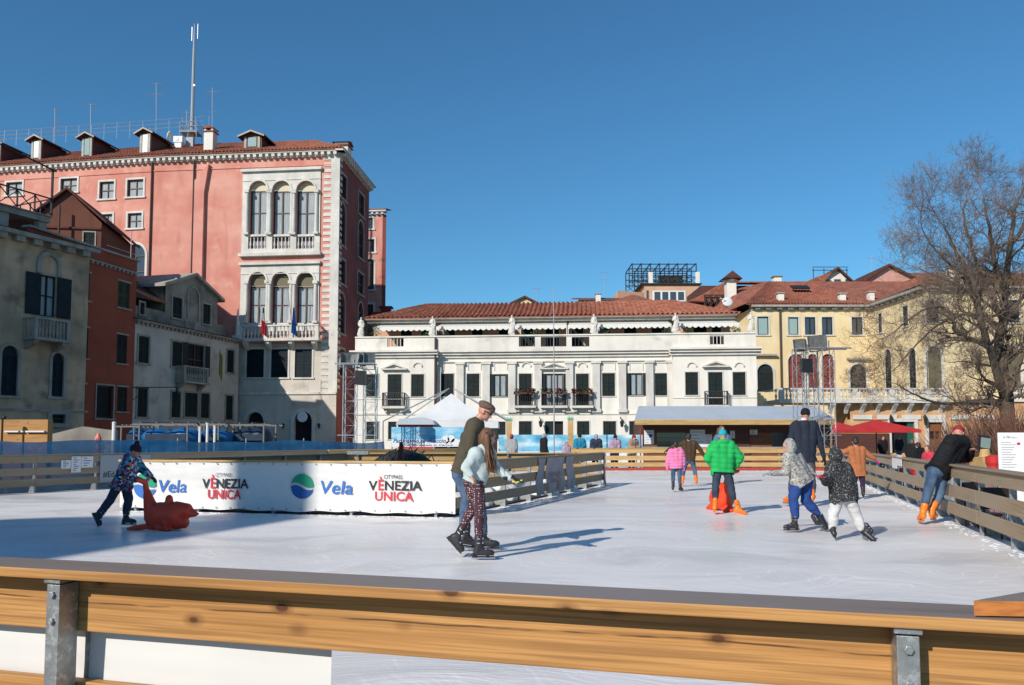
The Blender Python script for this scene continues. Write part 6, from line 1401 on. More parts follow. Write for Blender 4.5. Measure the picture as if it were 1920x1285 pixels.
b = MB(); z0 = P(0, 796.5, 42).z; b.prism([(a.x-.1, 41.8, z0), (c_.x+.1, 41.8, z0), (c_.x, 41.8, z0+.22), ((a.x+c_.x)/2+.4, 41.8, z0+.38), (a.x+.1, 41.8, z0+.3)], (0, 1.8, 0)); build('roof', b, 'sheet', t)
FBb = Fac((P(733, 800, 39).x, 39), (P(945, 800, 39).x, 39)); r = FBb.rect(734, 801, 890, 838)
t = thing('banner', 'blue sky-print banner announcing ice skating, below the white tent', 'banner', FBb.at(r[0], GZ)); b = MB(); FBb.box(b, r[0], r[1], r[2], r[3], 0, .02); build('sheet', b, 'bluebanner', t)
b = MB(); FBb.box(b, r[0]+.01, r[1]-.01, r[2]+.0, r[2]+(r[3]-r[2])*.36, .024, .028); build('white_band', b, 'paper', t); b = MB()
for a in (r[0], (r[0]+r[1])/2, r[1]-.06): FBb.box(b, a, a+.06, GZ, r[3], -.1, -.003)
build('stakes', b, 'pole', t)
def ft(F_, txt, x0, x1, y0, y1, mat, par, off, bold=.0, shear=.0):
    q = F_.rect(x0, y0, x1, y1, off); build('lettering', text_mb(txt, F_.at(q[0], q[2], off), F_.u3(), (0, 0, 1), q[1]-q[0], q[3]-q[2], bold, shear), mat, par)
ft(FBb, 'Pattinaggio su ghiaccio', 737, 836, 823, 833, 'inkn', t, .034, .02, .3); ft(FBb, 'di Carnevale in Campo', 762, 850, 833, 837.5, 'inkn', t, .036, .01, .3)
b = MB()
for px, py, r_ in ((835, 825, .2), (846, 823, .18), (853, 830, .2), (841, 833, .15)): c = FBb.at(FBb.hit(px, py, .03)[0], FBb.hit(px, py, .03)[1], .03); b.tube([c, c+FBb.n3()*.004], r_, 14)
build('flower_print', b, 'paper', t)
FB3 = Fac((P(935, 800, 40.5).x, 40.5), (P(1205, 800, 40.5).x, 40.5)); t = thing('banner', 'pale blue and white banner running behind the leaning spectators', 'banner', (FB3.at(0, GZ))); b = MB(); n = 50; z0, z1 = GZ, FB3.hit(1000, 815.5)[1]
for i in range(n):
    for j in range(4):
        q = lambda i, j: FB3.at(FB3.L*i/n, z0+(z1-z0)*j/4, .04*math.sin(i*.9+j*.7)); b.quad(q(i, j), q(i+1, j), q(i+1, j+1), q(i, j+1))
build('sheet', b, 'bluebanner', t, smooth=True); b = MB(); FB3.box(b, 0, FB3.L, z0+.35, z0+.95, .09, .1); build('white_band', b, 'snow', t)
for px, yt, lab in ((955, 790, 'left pine post with a small green top, behind the boy in the red hat'), (1070, 788, 'right pine post with a green top at the end of the far fence')):
    p = P(px, 840, 35.2); zt = P(px, yt, 35.2).z; t = thing('pine_post', lab, 'post', (p.x, 35.2, GZ), group='pine posts by the rink entrance'); b = MB(); b.box(p.x-.11, p.x+.11, 35.1, 35.3, GZ, zt); build('post_shaft', b, 'woody', t, bevel=.01)
    b = MB(); 
    for q in range(5): b.cap((p.x-.1+.05*q, 35.2, zt+.01), (p.x-.12+.06*q, 35.2, zt+.12+.05*(q % 2)), .03, .015, 8)
    build('green_top', b, pm('green_paint', (0.03, 0.33, 0.20), rough=.5, bump=0), t)
b = MB(); p = P(1039, 838, 37); b.tube([(p.x, 37, GZ), (p.x, 37, P(1038, 540, 37).z)], [.035, .018], 6); o = build('flagpole', b, 'pole', None, loc=(p.x, 37, GZ)); tag(o, 'tall thin bare flagpole rising in front of the middle of the palazzo', 'flagpole')
p = P(1201, 838, 37.5); b = MB(); b.tube([(p.x, 37.5, GZ), (p.x, 37.5, P(1201, 803, 37.5).z)], .03, 6); o = build('flagpole', b, 'redk', None, loc=(p.x, 37.5, GZ)); tag(o, 'short red and white pole at the left end of the brown hut', 'pole')

# ================================================================== HUT WITH WHITE ROOF
Y = 40.0; FH = Fac((P(1207, 800, Y).x, Y), (P(1556, 800, Y).x, Y)); hut = thing('skate_hire_hut', 'long reddish timber hut with white sheet roof and notices behind the far fence', 'hut', (FH.at(FH.L/2, GZ)))
ze = P(1380, 789, 38.7).z; zr_ = P(1380, 766, 42.6).z
oh_ = [FH.rect(1232, 808, 1290, 840), FH.rect(1447, 808, 1492, 850)]
build('wall', wall(FH, 0, FH.L, GZ, ze+.1, oh_, .25), 'hutw', hut); b = MB(); FH.box(b, .01, FH.L-.01, GZ, ze+.1, -3.4, -.8); build('core', b, 'hutd', hut)
b = MB(); FH.box(b, -.05, FH.L+.05, ze-.55, ze+.1, .004, .05); build('fascia_panel', b, 'hutd', hut)
b = MB()
for o in oh_: fill_op(FH, b, o, -.24)
build('window', b, 'glass', hut)
b = MB(); xl, xr_ = P(1190, 790, 38.7).x, P(1566, 790, 38.7).x; b.prism([(xl, 38.7, ze), (xr_, 38.7, ze), (P(1574, 766, 42.6).x-.9, 43.6, zr_+.1), (P(1203, 766, 42.6).x, 43.6, zr_+.1)], (0, 0, .06)); build('roof', b, 'sheet', hut)
b = MB(); b.box(xl, xr_, 38.66, 38.71, ze-.2, ze+.05); build('eave_board', b, 'woody', hut)
b = MB(); z = FH.hit(1300, 838)[1]; FH.box(b, -.1, FH.L-2, z-.08, z, .05, .35); build('counter', b, 'stoneg', hut)
for x0, x1, y0, y1, m_ in ((1208, 1226, 807, 833, 'paper'), (1294, 1322, 806, 838, 'paper'), (1322, 1335, 815, 838, 'paper'), (1369, 1380, 808, 822, 'paper'), (1406, 1420, 806, 815, 'paper')):
    r = FH.rect(x0, y0, x1, y1, .06); b = MB(); FH.box(b, r[0], r[1], r[2], r[3], .055, .07); s = build('poster', b, m_, hut); b = MB(); n = 5
    for i in range(n): z = r[2]+(r[3]-r[2])*(i+.6)/(n+.4); FH.box(b, r[0]+.06, r[0]+.06+(r[1]-r[0]-.12)*(.45+.5*((i*5) % 3)/2), z, z+.02, .071, .073)
    build('print', b, 'inkgr', s)
r = FH.rect(1216, 812, 1224, 817, .075); b = MB(); b.ell(FH.at((r[0]+r[1])/2, r[2], .075), (.1, 0, 0), (0, .005, 0), (0, 0, .07)); build('print', b, 'inkn', hut)
b = MB(); r = FH.rect(1378, 805, 1406, 850, .05); FH.box(b, r[0], r[1], GZ, r[3], .05, .08); build('door', b, 'hutd', hut)
b = MB()
for k in range(9): z = GZ+.2+k*.24; FH.box(b, .02, FH.L-.02, z, z+.015, .003, .012)
build('board_joint', b, 'hutd', hut)

# ================================================================== CAFE CORNER, RIGHT
def parasol(px, yk, ye, hwpx, Y, lab):
    p = P(px, yk, Y); ze = P(px, ye, Y).z; hw = hwpx/1500*Y; t = thing('parasol', lab, 'parasol', (p.x, Y, GZ), group='red parasols of the cafe'); b = MB(); b.tube([(p.x, Y, GZ), (p.x, Y, p.z)], .035, 8); build('pole', b, 'hutd', t)
    b = MB(); c = [(p.x-hw, Y-1.7), (p.x+hw, Y-1.7), (p.x+hw, Y+1.7), (p.x-hw, Y+1.7)]
    for k in range(4):
        a, d = c[k], c[(k+1) % 4]; m_ = ((a[0]+d[0])/2, (a[1]+d[1])/2)
        for u_, v_ in ((a, m_), (m_, d)):
            dz = lambda q: -.02 if q == m_ else 0
            b.add([(u_[0], u_[1], ze+dz(u_)+.05), (v_[0], v_[1], ze+dz(v_)+.05), (p.x, Y, p.z)], [(0, 1, 2)]); b.quad((u_[0], u_[1], ze+.05), (v_[0], v_[1], ze+.05), (v_[0], v_[1], ze-.12), (u_[0], u_[1], ze-.12))
    build('canopy', b, 'redbr', t); b = MB()
    for q in c: b.tube([(q[0], q[1], ze+.03), (p.x, Y, p.z-.06)], .02, 4); 
    build('ribs', b, 'hutd', t)
parasol(1642, 787, 808, 58, 48, 'large red parasol nearest the green shop door'); parasol(1562, 790, 808, 44, 51, 'red parasol partly behind the right lighting tower'); 
Yk = 56; b = MB(); a, c_ = P(1560, 813, Yk), P(1668, 813, Yk); b.box(a.x, c_.x, Yk, Yk+.3, GZ, a.z)
o = build('kiosk_panel', b, 'hutd', None, loc=(a.x, Yk, GZ)); tag(o, 'dark brown kiosk back under the red parasols', 'kiosk')
# crowd barriers outside the right fence
proto = None
for k in range(7):
    d = 6.2+2.3*k; base = Vector((A2[0], A2[1], 0))+Vector((math.cos(rotr), math.sin(rotr), 0))*d+Vector((math.sin(rotr), -math.cos(rotr), 0))*.62
    if proto is None:
        t = thing('crowd_barrier', '', 'barrier', (0, 0, 0), 0, 'grey crowd barriers outside the right fence'); b = MB()
        for z in (.22, 1.05): b.tube([(0, 0, z), (2.2, 0, z)], .019, 6)
        for x in (0, 2.2): b.tube([(x, 0, .02), (x, 0, 1.05)], .019, 6)
        build('frame', b, 'alu', t, local=True); b = MB()
        for i in range(1, 20): b.tube([(.11*i, 0, .22), (.11*i, 0, 1.05)], .008, 5)
        build('bars', b, 'alu', t, local=True); b = MB()
        for x in (.25, 1.95): b.tube([(x, -.3, 0), (x, 0, .22), (x, .3, 0)], .016, 5)
        build('feet', b, 'alu', t, local=True); proto = t; tt = t
    else: tt = copy_tree(proto)
    tt.location = (base.x, base.y, GZ); tt.rotation_euler = (0, 0, rotr); tt['label'] = ('crowd barrier nearest the camera outside the right fence', 'second crowd barrier from the camera outside the right fence', 'third crowd barrier from the camera, by the white menu board', 'crowd barrier behind the legs of the leaning man', 'fifth crowd barrier from the camera outside the right fence', 'sixth crowd barrier from the camera, near the woman in the rust coat', 'farthest crowd barrier outside the right fence')[k]
# menu board and display stand
u0, u1 = (1869-960)/1500, (1911-960)/1500; Ym = 11.4; FM = Fac((u0*Ym, Ym), (u1*Ym+.02, Ym-.12)); t = thing('menu_board', 'tall white menu board with a red mark, standing outside the right fence', 'sign', (u0*Ym, Ym, GZ)); z1 = P(1890, 811.5, Ym).z
b = MB(); FM.box(b, 0, FM.L, .35, z1, -.03, 0); build('panel', b, 'paper', t, bevel=.004); b = MB()
for a in (.03, FM.L-.06): FM.box(b, a, a+.03, GZ, .35, -.03, 0)
build('legs', b, 'alu', t)
ft(FM, 'La Vida', 1881, 1894, 817, 822, 'inkgr', t, .004, .01); ft(FM, 'Menu', 1896, 1907, 819, 822, 'inkgr', t, .004)
b = MB()
for i in range(11): z = z1-.14-.035*i; FM.box(b, .04, .04+.12+.02*((i*3) % 4), z, z+.006, .001, .003)
build('print', b, 'inkgr', t); b = MB(); c = FM.at(FM.L-.1, P(1905, 832, Ym).z, .004); b.ell(c, (.035, 0, 0), (0, .002, 0), (0, 0, .018)); build('print', b, 'inkr', t)
Ys = 14.2; t = thing('display_stand', 'small timber stand with a tilted glass display, right of the leaning man', 'stand', (P(1846, 840, Ys).x, Ys, GZ)); x = P(1846, 840, Ys).x
b = MB(); b.lathe((x, Ys, P(0, 857, Ys).z), [(.11, 0), (.09, .02), (.08, .12), (.07, .14)], 12); b.box(x-.16, x+.16, Ys-.2, Ys+.2, GZ, P(0, 857, Ys).z-.003); build('base', b, 'woody', t); b = MB(); zc = P(0, 833, Ys).z; b.obox((x, Ys, zc), (.10, 0, -.015), (0, .03, .02), (-.01, -.04, .13)); build('display', b, 'black', t); b = MB(); b.obox((x-.002, Ys-.036, zc), (.085, 0, -.013), (0, .004, 0), (-.01, -.04, .11)); build('screen', b, 'glasst', t)
b = MB(); p = P(1863, 862, 13.2); b.lathe((p.x, 13.2, GZ), [(.1, 0), (.1, 1.15), (.12, 1.2), (.12, 1.3), (.05, 1.33)], 10); o = build('red_bin', b, 'redbr', None, loc=(p.x, 13.2, GZ)); tag(o, 'red bin just left of the white menu board', 'bin')
for k, (px, py, Yc_, mt) in enumerate(((1885, 900, 11.0, 'haird'), (1845, 888, 12.4, 'hutd'), (1708, 862, 18.5, 'redbr'), (1725, 862, 18.2, 'redbr'))):
    p = P(px, py, Yc_); t = thing('cafe_chair', ('black cafe chair behind the right fence below the menu board', 'dark brown cafe chair behind the right fence by the display stand', 'red cafe chair just left of the leaning man, behind the rail', 'red cafe chair beside another, close to the leaning man')[k], 'chair', (p.x, p.y, GZ), .5*k, 'cafe chairs outside the right fence'); b = MB(); b.box(-.22, .22, -.22, .22, .42, .46); build('seat', b, mt, t, local=True, bevel=.01)
    b = MB(); b.box(-.22, .22, .19, .23, .62, .92); build('backrest', b, mt, t, local=True, bevel=.012)
    for sx in (-1, 1):
        for sy in (-1, 1): b = MB(); b.tube([(sx*.19, sy*.19, 0), (sx*.19, sy*.19+.01, .42 if sy < 0 else .9)], .014, 6); build('leg', b, 'iron', t, local=True)
FRf = Fac((RF(22.0), 22.0), (RF(12.0), 12.0)); FRf.n = Vector((-abs(FRf.n.x), abs(FRf.n.y)))
for k, (x0, x1, y0, y1) in enumerate(((1672, 1681, 856, 878), (1681, 1690, 853, 874))):
    r = FRf.rect(x0, y0, x1, y1, .06); c = FRf.at(r[0], r[2], .06); b = MB(); FRf.box(b, r[0], r[1], r[2], r[3], .05, .056); o = build('notice', b, 'paper', None, loc=c); tag(o, ('crumpled white notice taped to the right fence, left one of two', 'white notice taped to the right fence, right one of two')[k], 'notice', 'notices on the right fence')

# ================================================================== BARE TREE
def grow_tree(name, lab, base, limbs, seed, Y):
    rr = random.Random(seed); t = thing(name, lab, 'tree', base); tr = MB(); tw = MB(); cnt = [0]
    def branch(p, d, L_, r, lvl, mb):
        if lvl > 6: return
        n = 4 if lvl < 3 else 3; pts = [p]; rs = [r]; q = p.copy(); dd = d.normalized()
        for i in range(n):
            dd = (dd+Vector((rr.gauss(0, .20), rr.gauss(0, .20), rr.gauss(.05, .16)))).normalized(); q = q+dd*L_/n; pts.append(q.copy()); rs.append(max(r*(1-(i+1)/n*.62), .0036))
        (tr if r > .035 else tw).tube(pts, rs, 6 if r > .05 else (4 if r > .02 else 3), caps=False); cnt[0] += n
        k = {1: 5, 2: 4, 3: 4, 4: 3, 5: 2}.get(lvl, 0)
        for i in range(k):
            f = rr.uniform(.25, 1.0); idx = min(n-1, int(f*n)); pp = pts[idx].lerp(pts[idx+1], f*n-idx if f < 1 else 1)
            a = dd.cross(Vector((rr.uniform(-1, 1), rr.uniform(-1, 1), rr.uniform(-1, 1)))).normalized(); nd = (dd*rr.uniform(.55, 1.0)+a*rr.uniform(.5, .95)+Vector((0, 0, .12))).normalized()
            branch(pp, nd, L_*rr.uniform(.55, .82), max(r*rr.uniform(.42, .6), .0036), lvl+1, mb)
    for pts, r0, r1, dens, ln in limbs:
        W_ = [P(x, y, Y+dy) for x, y, dy in pts]
        # smooth the limb
        S = []
        for i in range(len(W_)-1):
            p0, p1, p2, p3 = W_[max(i-1, 0)], W_[i], W_[i+1], W_[min(i+2, len(W_)-1)]
            for k in range(4):
                u = k/4; S.append(.5*((2*p1)+(p2-p0)*u+(2*p0-5*p1+4*p2-p3)*u*u+(3*p1-p0-3*p2+p3)*u**3)+Vector((rr.gauss(0, .02), rr.gauss(0, .02), 0)))
        S.append(W_[-1]); m = len(S); tr.tube(S, [r0+(r1-r0)*(i/(m-1))**.8 for i in range(m)], 9)
        for i in range(int(dens*m*.64)):
            f = rr.uniform(.18 if r0 > .2 else .1, 1.0); idx = min(m-2, int(f*(m-1))); d = (S[idx+1]-S[idx]).normalized(); a = d.cross(Vector((rr.uniform(-1, 1), rr.uniform(-1, 1), rr.uniform(-1, 1)))).normalized()
            branch(S[idx], d*rr.uniform(.3, .8)+a+Vector((0, 0, .2)), ln*rr.uniform(.5, 1.1), (r0+(r1-r0)*f)*.42, 2, tr)
        branch(S[-1], (S[-1]-S[-2]), ln, r1*.9, 1, tr)
    build('trunk', tr, 'bark', t, smooth=True); build('crown', tw, 'twig', t); return cnt[0]
YT = 34.0; bt = P(1888, 850, YT); bt.z = GZ
limbs = [([(1890, 880, 0), (1888, 800, 0), (1886, 745, 0), (1879, 690, .2), (1874, 640, .3), (1882, 580, .2), (1886, 520, 0), (1893, 460, 0), (1900, 410, .3), (1904, 385, .3)], .36, .05, .9, 1.5),
 ([(1884, 750, 0), (1868, 690, -.5), (1850, 640, -.8), (1838, 600, -.9), (1832, 560, -.8), (1822, 520, -.9), (1800, 485, -1), (1782, 450, -1.2), (1770, 425, -1.4)], .20, .035, .9, 1.45),
 ([(1855, 652, -.8), (1830, 640, -1.2), (1808, 632, -1.4), (1790, 615, -1.6), (1785, 590, -1.7), (1765, 575, -1.8), (1735, 580, -2.2), (1705, 598, -2.4), (1680, 620, -2.5)], .12, .025, 1.1, 1.25),
 ([(1832, 562, -.8), (1818, 545, 0), (1800, 540, .6), (1780, 528, 1), (1755, 518, 1.4), (1725, 505, 1.8)], .11, .02, 1.2, 1.3),
 ([(1878, 752, 0), (1850, 755, -.8), (1815, 755, -1.6), (1780, 757, -2.2), (1745, 752, -2.6), (1710, 738, -3), (1680, 720, -3)], .12, .02, 1.0, 1.0),
 ([(1872, 725, 0), (1850, 715, -.9), (1838, 700, -1.1), (1832, 685, -1.3), (1810, 678, -1.5), (1780, 680, -1.9)], .07, .015, 1.0, .9),
 ([(1876, 630, .2), (1892, 590, 0), (1915, 560, .4), (1945, 530, .8), (1975, 490, 1), (2000, 450, 1.2)], .13, .03, .8, 1.6),
 ([(1880, 600, .1), (1860, 560, 1), (1840, 520, 1.6), (1825, 470, 2), (1812, 430, 2.2), (1806, 395, 2.4), (1812, 375, 2.4)], .14, .025, .9, 1.3),
 ([(1884, 560, .1), (1868, 500, -.6), (1856, 440, -1.2), (1850, 400, -1.5), (1844, 370, -1.6)], .14, .025, .9, 1.3),
 ([(1890, 470, 0), (1915, 430, .5), (1930, 395, .8), (1940, 375, 1)], .12, .025, .8, 1.3),
 ([(1822, 520, -.9), (1795, 505, -1), (1765, 480, -1.2), (1740, 450, -1.2), (1728, 425, -1.2)], .08, .02, 1.2, 1.3),
 ([(1883, 760, 0), (1905, 700, -.6), (1925, 650, -.9), (1955, 600, -1.2)], .16, .03, .8, 1.5),
 ([(1836, 590, -.9), (1808, 590, -1.4), (1775, 600, -1.8), (1740, 625, -2.2), (1705, 660, -2.6), (1680, 690, -2.8)], .07, .018, 1.1, 1.1)]
print('tree segs', grow_tree('bare_tree', 'large leafless tree with a forked trunk at the right edge', bt, limbs, 11, YT))
# tangled leafless shrubs below it
def shrub(px, yt, Y, w_, lab, seed, mat='twig', dens=500):
    rr = random.Random(seed); p = P(px, yt, Y); base = Vector((p.x, Y, GZ)); t = thing('leafless_shrub', lab, 'shrub', base, group='leafless shrubs under the bare tree'); b = MB(); H_ = p.z-GZ
    for i in range(dens):
        a = rr.uniform(0, 6.28); e = rr.uniform(.1, 1.25); L_ = H_*rr.uniform(.45, 1.05); d = Vector((math.cos(a)*math.cos(e)*w_, math.sin(a)*math.cos(e)*.9, math.sin(e)*H_)); q = base+Vector((rr.gauss(0, .25)*w_, rr.gauss(0, .2), 0)); pts = [q]
        for k in range(4): q = q+Vector((d.x, d.y, d.z))*.27*rr.uniform(.7, 1.1)+Vector((rr.gauss(0, .08), rr.gauss(0, .08), rr.gauss(0, .05))); pts.append(q.copy())
        b.tube(pts, [.016, .013, .010, .008, .006], 3, False)
    build('twigs', b, mat, t)
M['twigr'] = pm('reddish_twig', (0.20, 0.10, 0.065), (0.11, 0.055, 0.04), 2, rough=.9, bump=0)
shrub(1835, 775, 31, 2.2, 'reddish tangled shrub left of the bare tree trunk', 3, 'twigr', 700); shrub(1880, 755, 30, 1.8, 'dense reddish shrub in front of the bare tree trunk', 4, 'twigr', 800); shrub(1925, 765, 29, 1.8, 'dark tangled shrub at the right edge', 5, 'twigr', 700); shrub(1795, 800, 33, 1.6, 'low brown shrub behind the leaning man', 6, 'twig', 400)

# ================================================================== PEOPLE
def hand(mb, w_, d, s, curl=.5, side=None):
    """palm, four unequal bent fingers and a thumb from the side of the palm"""
    d = Vector(d).normalized(); sd = Vector(side) if side is not None else d.cross(Vector((0, 0, 1)))
    if sd.length < .1: sd = Vector((1, 0, 0))
    sd = (sd-d*sd.dot(d)).normalized(); nr = d.cross(sd).normalized()
    if nr.z > 0: nr = -nr
    w_ = Vector(w_); mb.ell(w_+d*.048*s, sd*.040*s, nr*.018*s, d*.055*s, 10, 7)
    for i, (o, l) in enumerate(((-.030, .072), (-.010, .082), (.011, .076), (.030, .060))):
        a = w_+d*.085*s+sd*o*s; b = a+(d*(1-curl*.3)+nr*curl*.5)*l*.5*s; c = b+(d*(1-curl)+nr*curl*1.0)*l*.5*s
        mb.cap(a, b, .0095*s, .0088*s, 7); mb.cap(b, c, .0088*s, .0072*s, 7)
    a = w_+d*.03*s-sd*.034*s; b = a+(d*.55-sd*.6+nr*.3)*.036*s; c = b+(d*.9-sd*.1+nr*.4)*.032*s
    mb.cap(a, b, .012*s, .0105*s, 7); mb.cap(b, c, .0105*s, .0085*s, 7)

def skate(par, ank, heel, toe, shin, s, shell='bootb', name='skate'):
    """chunky rink skate: shell boot, sole holder, steel blade; heel / toe are the blade's ends"""
    H, T, A_ = Vector(heel), Vector(toe), Vector(ank); f = (T-H).normalized(); L0 = .29*s
    c = (H+T)/2; H = c-f*L0/2; T = c+f*L0/2
    u = (A_-c); u = (u-f*u.dot(f)).normalized(); r = f.cross(u).normalized()
    A2_ = H+f*.085*s+u*.17*s; sh = (Vector(shin)-A2_).normalized()
    b = MB(); b.cap(H+f*.055*s+u*.088*s, T-f*.055*s+u*.078*s, .043*s, .040*s); b.cap(H+f*.07*s+u*.10*s, A2_, .047*s, .046*s); b.cap(A2_-sh*.02, A2_+sh*.095*s, .050*s, .057*s)
    b.cap(H+f*.12*s+u*.12*s, T-f*.10*s+u*.085*s, .040*s, .038*s); b.cap(T-f*.05*s+u*.077*s, T-f*.03*s+u*.074*s, .040*s, .032*s)
    fm = fused(b, .011, 3); k = build(name, fm, shell, par, smooth=True)
    b = MB(); 
    for q in (.05, .20): b.obox(H+f*q*s+u*.038*s, f*.022*s, r*.012*s, u*.022*s)
    b.obox(c+u*.052*s, f*L0*.46, r*.027*s, u*.008*s); b.obox(c+u*.026*s, f*L0*.49, r*.006*s, u*.008*s); build('blade_holder', b, 'black' if shell == 'bootb' else shell, k)
    b = MB(); b.obox(c+u*.009*s, f*L0*.52, r*.002, u*.009*s); build('blade', b, 'blade', k)
    b = MB()
    for q in (.03, .085): p = A2_+sh*q*s; b.obox(p+f*.054*s, f*.006, r*.030*s, u*.006); b.obox(p+r*.055*s, f*.02*s, r*.003, u*.005); b.obox(p-r*.055*s, f*.02*s, r*.003, u*.005)
    p = T-f*.11*s+u*.124*s; b.obox(p, f*.008, r*.034*s, u*.004); build('buckle', b, 'buckle' if shell == 'bootb' else 'black', k)
    return k

def person(label, Y, J, H_, face, top, legs, hat=None, group=None, boots='bootb', hair=None, puff=0.0, loose=0.0, hem=0.0, glove=None, hood=None, hair_len=0.0, scarf=None, head_s=1.0, detail=True, tm=None, lean=None, shoes=True, glasses=False, collar=None, ridge=0, vox=.016):
    """J: joint -> (px, py[, depth offset]) read off the photograph and set at the person's own distance"""
    s = H_/1.75; hs = s**.55*head_s
    def W(k):
        v = J[k]; return P(v[0], v[1], Y+(v[2] if len(v) > 2 else 0))
    hd, nk, ch, pv = W('head'), W('neck'), W('chest'), W('pelvis')
    Sl, El, Hl, Sr, Er, Hr = (W(k) for k in ('sL', 'eL', 'hL', 'sR', 'eR', 'hR'))
    pL, KL, AL, pR, KR, AR = (W(k) for k in ('pL', 'kL', 'aL', 'pR', 'kR', 'aR'))
    base = Vector((pv.x, Y, 0.0 if shoes else GZ))
    f = Vector((math.sin(face[0])*math.cos(face[1]), -math.cos(face[0])*math.cos(face[1]), math.sin(face[1])))      # 0 = faces the camera, pi = away
    side = f.cross(Vector((0, 0, 1))).normalized(); up = side.cross(f).normalized()
    b = MB(); k = hs
    b.ell(hd+up*.02*k, side*.074*k, f*.092*k, up*.095*k, 16, 12); b.ell(hd+f*.028*k-up*.045*k, side*.055*k, f*.062*k, up*.062*k, 14, 9)
    b.cap(hd+f*.083*k-up*.005*k, hd+f*.103*k-up*.030*k, .010*k, .015*k, 8); b.cap(hd+f*.078*k-up*.062*k+side*.018*k, hd+f*.078*k-up*.062*k-side*.018*k, .010*k, .010*k, 8)
    b.ell(hd+f*.068*k-up*.088*k, side*.026*k, f*.022*k, up*.018*k, 10, 7)
    for q in (-1, 1): b.ell(hd+side*.076*k*q-up*.012*k, side*.008*k, f*.018*k, up*.030*k, 8, 7); b.cap(hd+f*.078*k+up*.020*k+side*.030*k*q, hd+f*.080*k+up*.018*k+side*.014*k*q, .012*k, .012*k, 8)
    b.cap(hd-up*.06*k-f*.01*k, nk, .052*k, .056*k); b.cap(nk, ch, .06*s, .09*s)
    b.cap(ch, pv, .105*s, .105*s)
    for a, e, h in ((Sl, El, Hl), (Sr, Er, Hr)): b.cap(ch.lerp(a, .3)+(nk-ch)*.3, a, .05*s, .045*s); b.cap(a, e, .043*s, .034*s); b.cap(e, h, .034*s, .024*s)
    for a, e, h in ((pL, KL, AL), (pR, KR, AR)): b.cap(pv, a, .085*s, .08*s); b.cap(a, e, .07*s, .05*s); b.cap(e, h, .048*s, .036*s)
    if detail and glove is None:
        for e, h in ((El, Hl), (Er, Hr)): hand(b, h, h-e, hs*.95)
    fm = fused(b, .0085 if detail else .014, 1)
    body = build('person', fm, 'skin', None, smooth=True, loc=base); tag(body, label, 'person', group)
    if detail:
        e = MB()
        for q in (-1, 1): e.ell(hd+f*.080*k+up*.006*k+side*.030*k*q, side*.014*k, f*.008*k, up*.007*k, 8, 6)
        build('eyes', e, 'haird', body, smooth=True)
    # ---- top
    b = MB(); g_ = .018+puff
    sw = lambda a, c, t: a.lerp(c, t)
    gh_ = max(g_, .024+loose); b.cap(sw(Sl, nk, .25), sw(pL, pv, .2), .085*s+g_, .092*s+gh_); b.cap(sw(Sr, nk, .25), sw(pR, pv, .2), .085*s+g_, .092*s+gh_); b.cap(nk-(nk-ch)*.3, pv, .095*s+g_, .110*s+gh_)
    b.cap(sw(Sl, Sr, .15), sw(Sl, Sr, .85), .072*s+g_, .072*s+g_); b.cap(nk, ch, .058*s+g_*.6, .10*s+g_)
    dn = (pv-ch).normalized()
    if hem > 0: b.cap(pL, pL+dn*hem, .098*s+gh_, .098*s+gh_); b.cap(pR, pR+dn*hem, .098*s+gh_, .098*s+gh_); b.cap(pv, pv+dn*hem, .105*s+gh_, .105*s+gh_)
    b.v = [v for v in b.v]
    for a, e, h in ((Sl, El, Hl), (Sr, Er, Hr)): b.cap(a, e, .056*s+g_, .046*s+g_*.9); b.cap(e, e.lerp(h, .94), .046*s+g_*.9, .032*s+g_*.7)
    if hood: b.ell(hd-f*.03*k+up*.01*k, side*.112*k, f*.105*k, up*.135*k, 16, 10) if hood == 'up' else b.ell(nk-f*.08*k+up*.02, side*.11*k, f*.06*k, up*.07*k, 14, 8)
    sd_ = J.get('seed', 1)*3.1
    def dis(v):
        a = (.013 if not ridge else .008)*nz(Vector((v.x, v.y, v.z*1.6+.5*v.x))+Vector((sd_, 0, 0)), 5.5)
        if ridge: a += .010*abs(math.sin((v-nk).dot(dn)*math.pi/ridge))-.006
        return a*(1+puff*8)*.9
    fm = fused(b, vox*.8, 6, dis)
    cz = hem+.045*s; ax0 = pv
    for v in fm.v:
        dd_ = (v-ax0).dot(dn)
        if dd_ > cz:
            w_ = v-ax0-dn*dd_
            if w_.length > .24*s: continue
            near = False
            for e, h in ((El, Hl), (Er, Hr)):
                t_ = max(0, min(1, (v-e).dot(h-e)/max(1e-6, (h-e).length_squared)))
                if (v-e-(h-e)*t_).length < .062*s+g_: near = True
            if not near: v -= dn*(dd_-cz)*.93; v += w_*.06
    if J.get('cutz'):      # straight hem
        pass
    build(tm[0] if tm else 'jacket', fm, top, body, smooth=True)
    # ---- legs
    b = MB(); g_ = .012+loose
    b.cap(pv, pL, .10*s+g_, .095*s+g_*.7); b.cap(pv, pR, .10*s+g_, .095*s+g_*.7)
    for a, e, h in ((pL, KL, AL), (pR, KR, AR)): b.cap(a, e, .080*s+g_, .058*s+g_); b.cap(e, e.lerp(h, .55), .056*s+g_, .054*s+g_); b.cap(e.lerp(h, .5), e.lerp(h, .97), .053*s+g_, .040*s+g_*.8)
    fm = fused(b, vox*.75, 4, lambda v: .007*nz(Vector((v.x, v.y, v.z*1.8))+Vector((sd_, 3, 0)), 8)*(1+loose*20)); build('trousers', fm, legs, body, smooth=True)
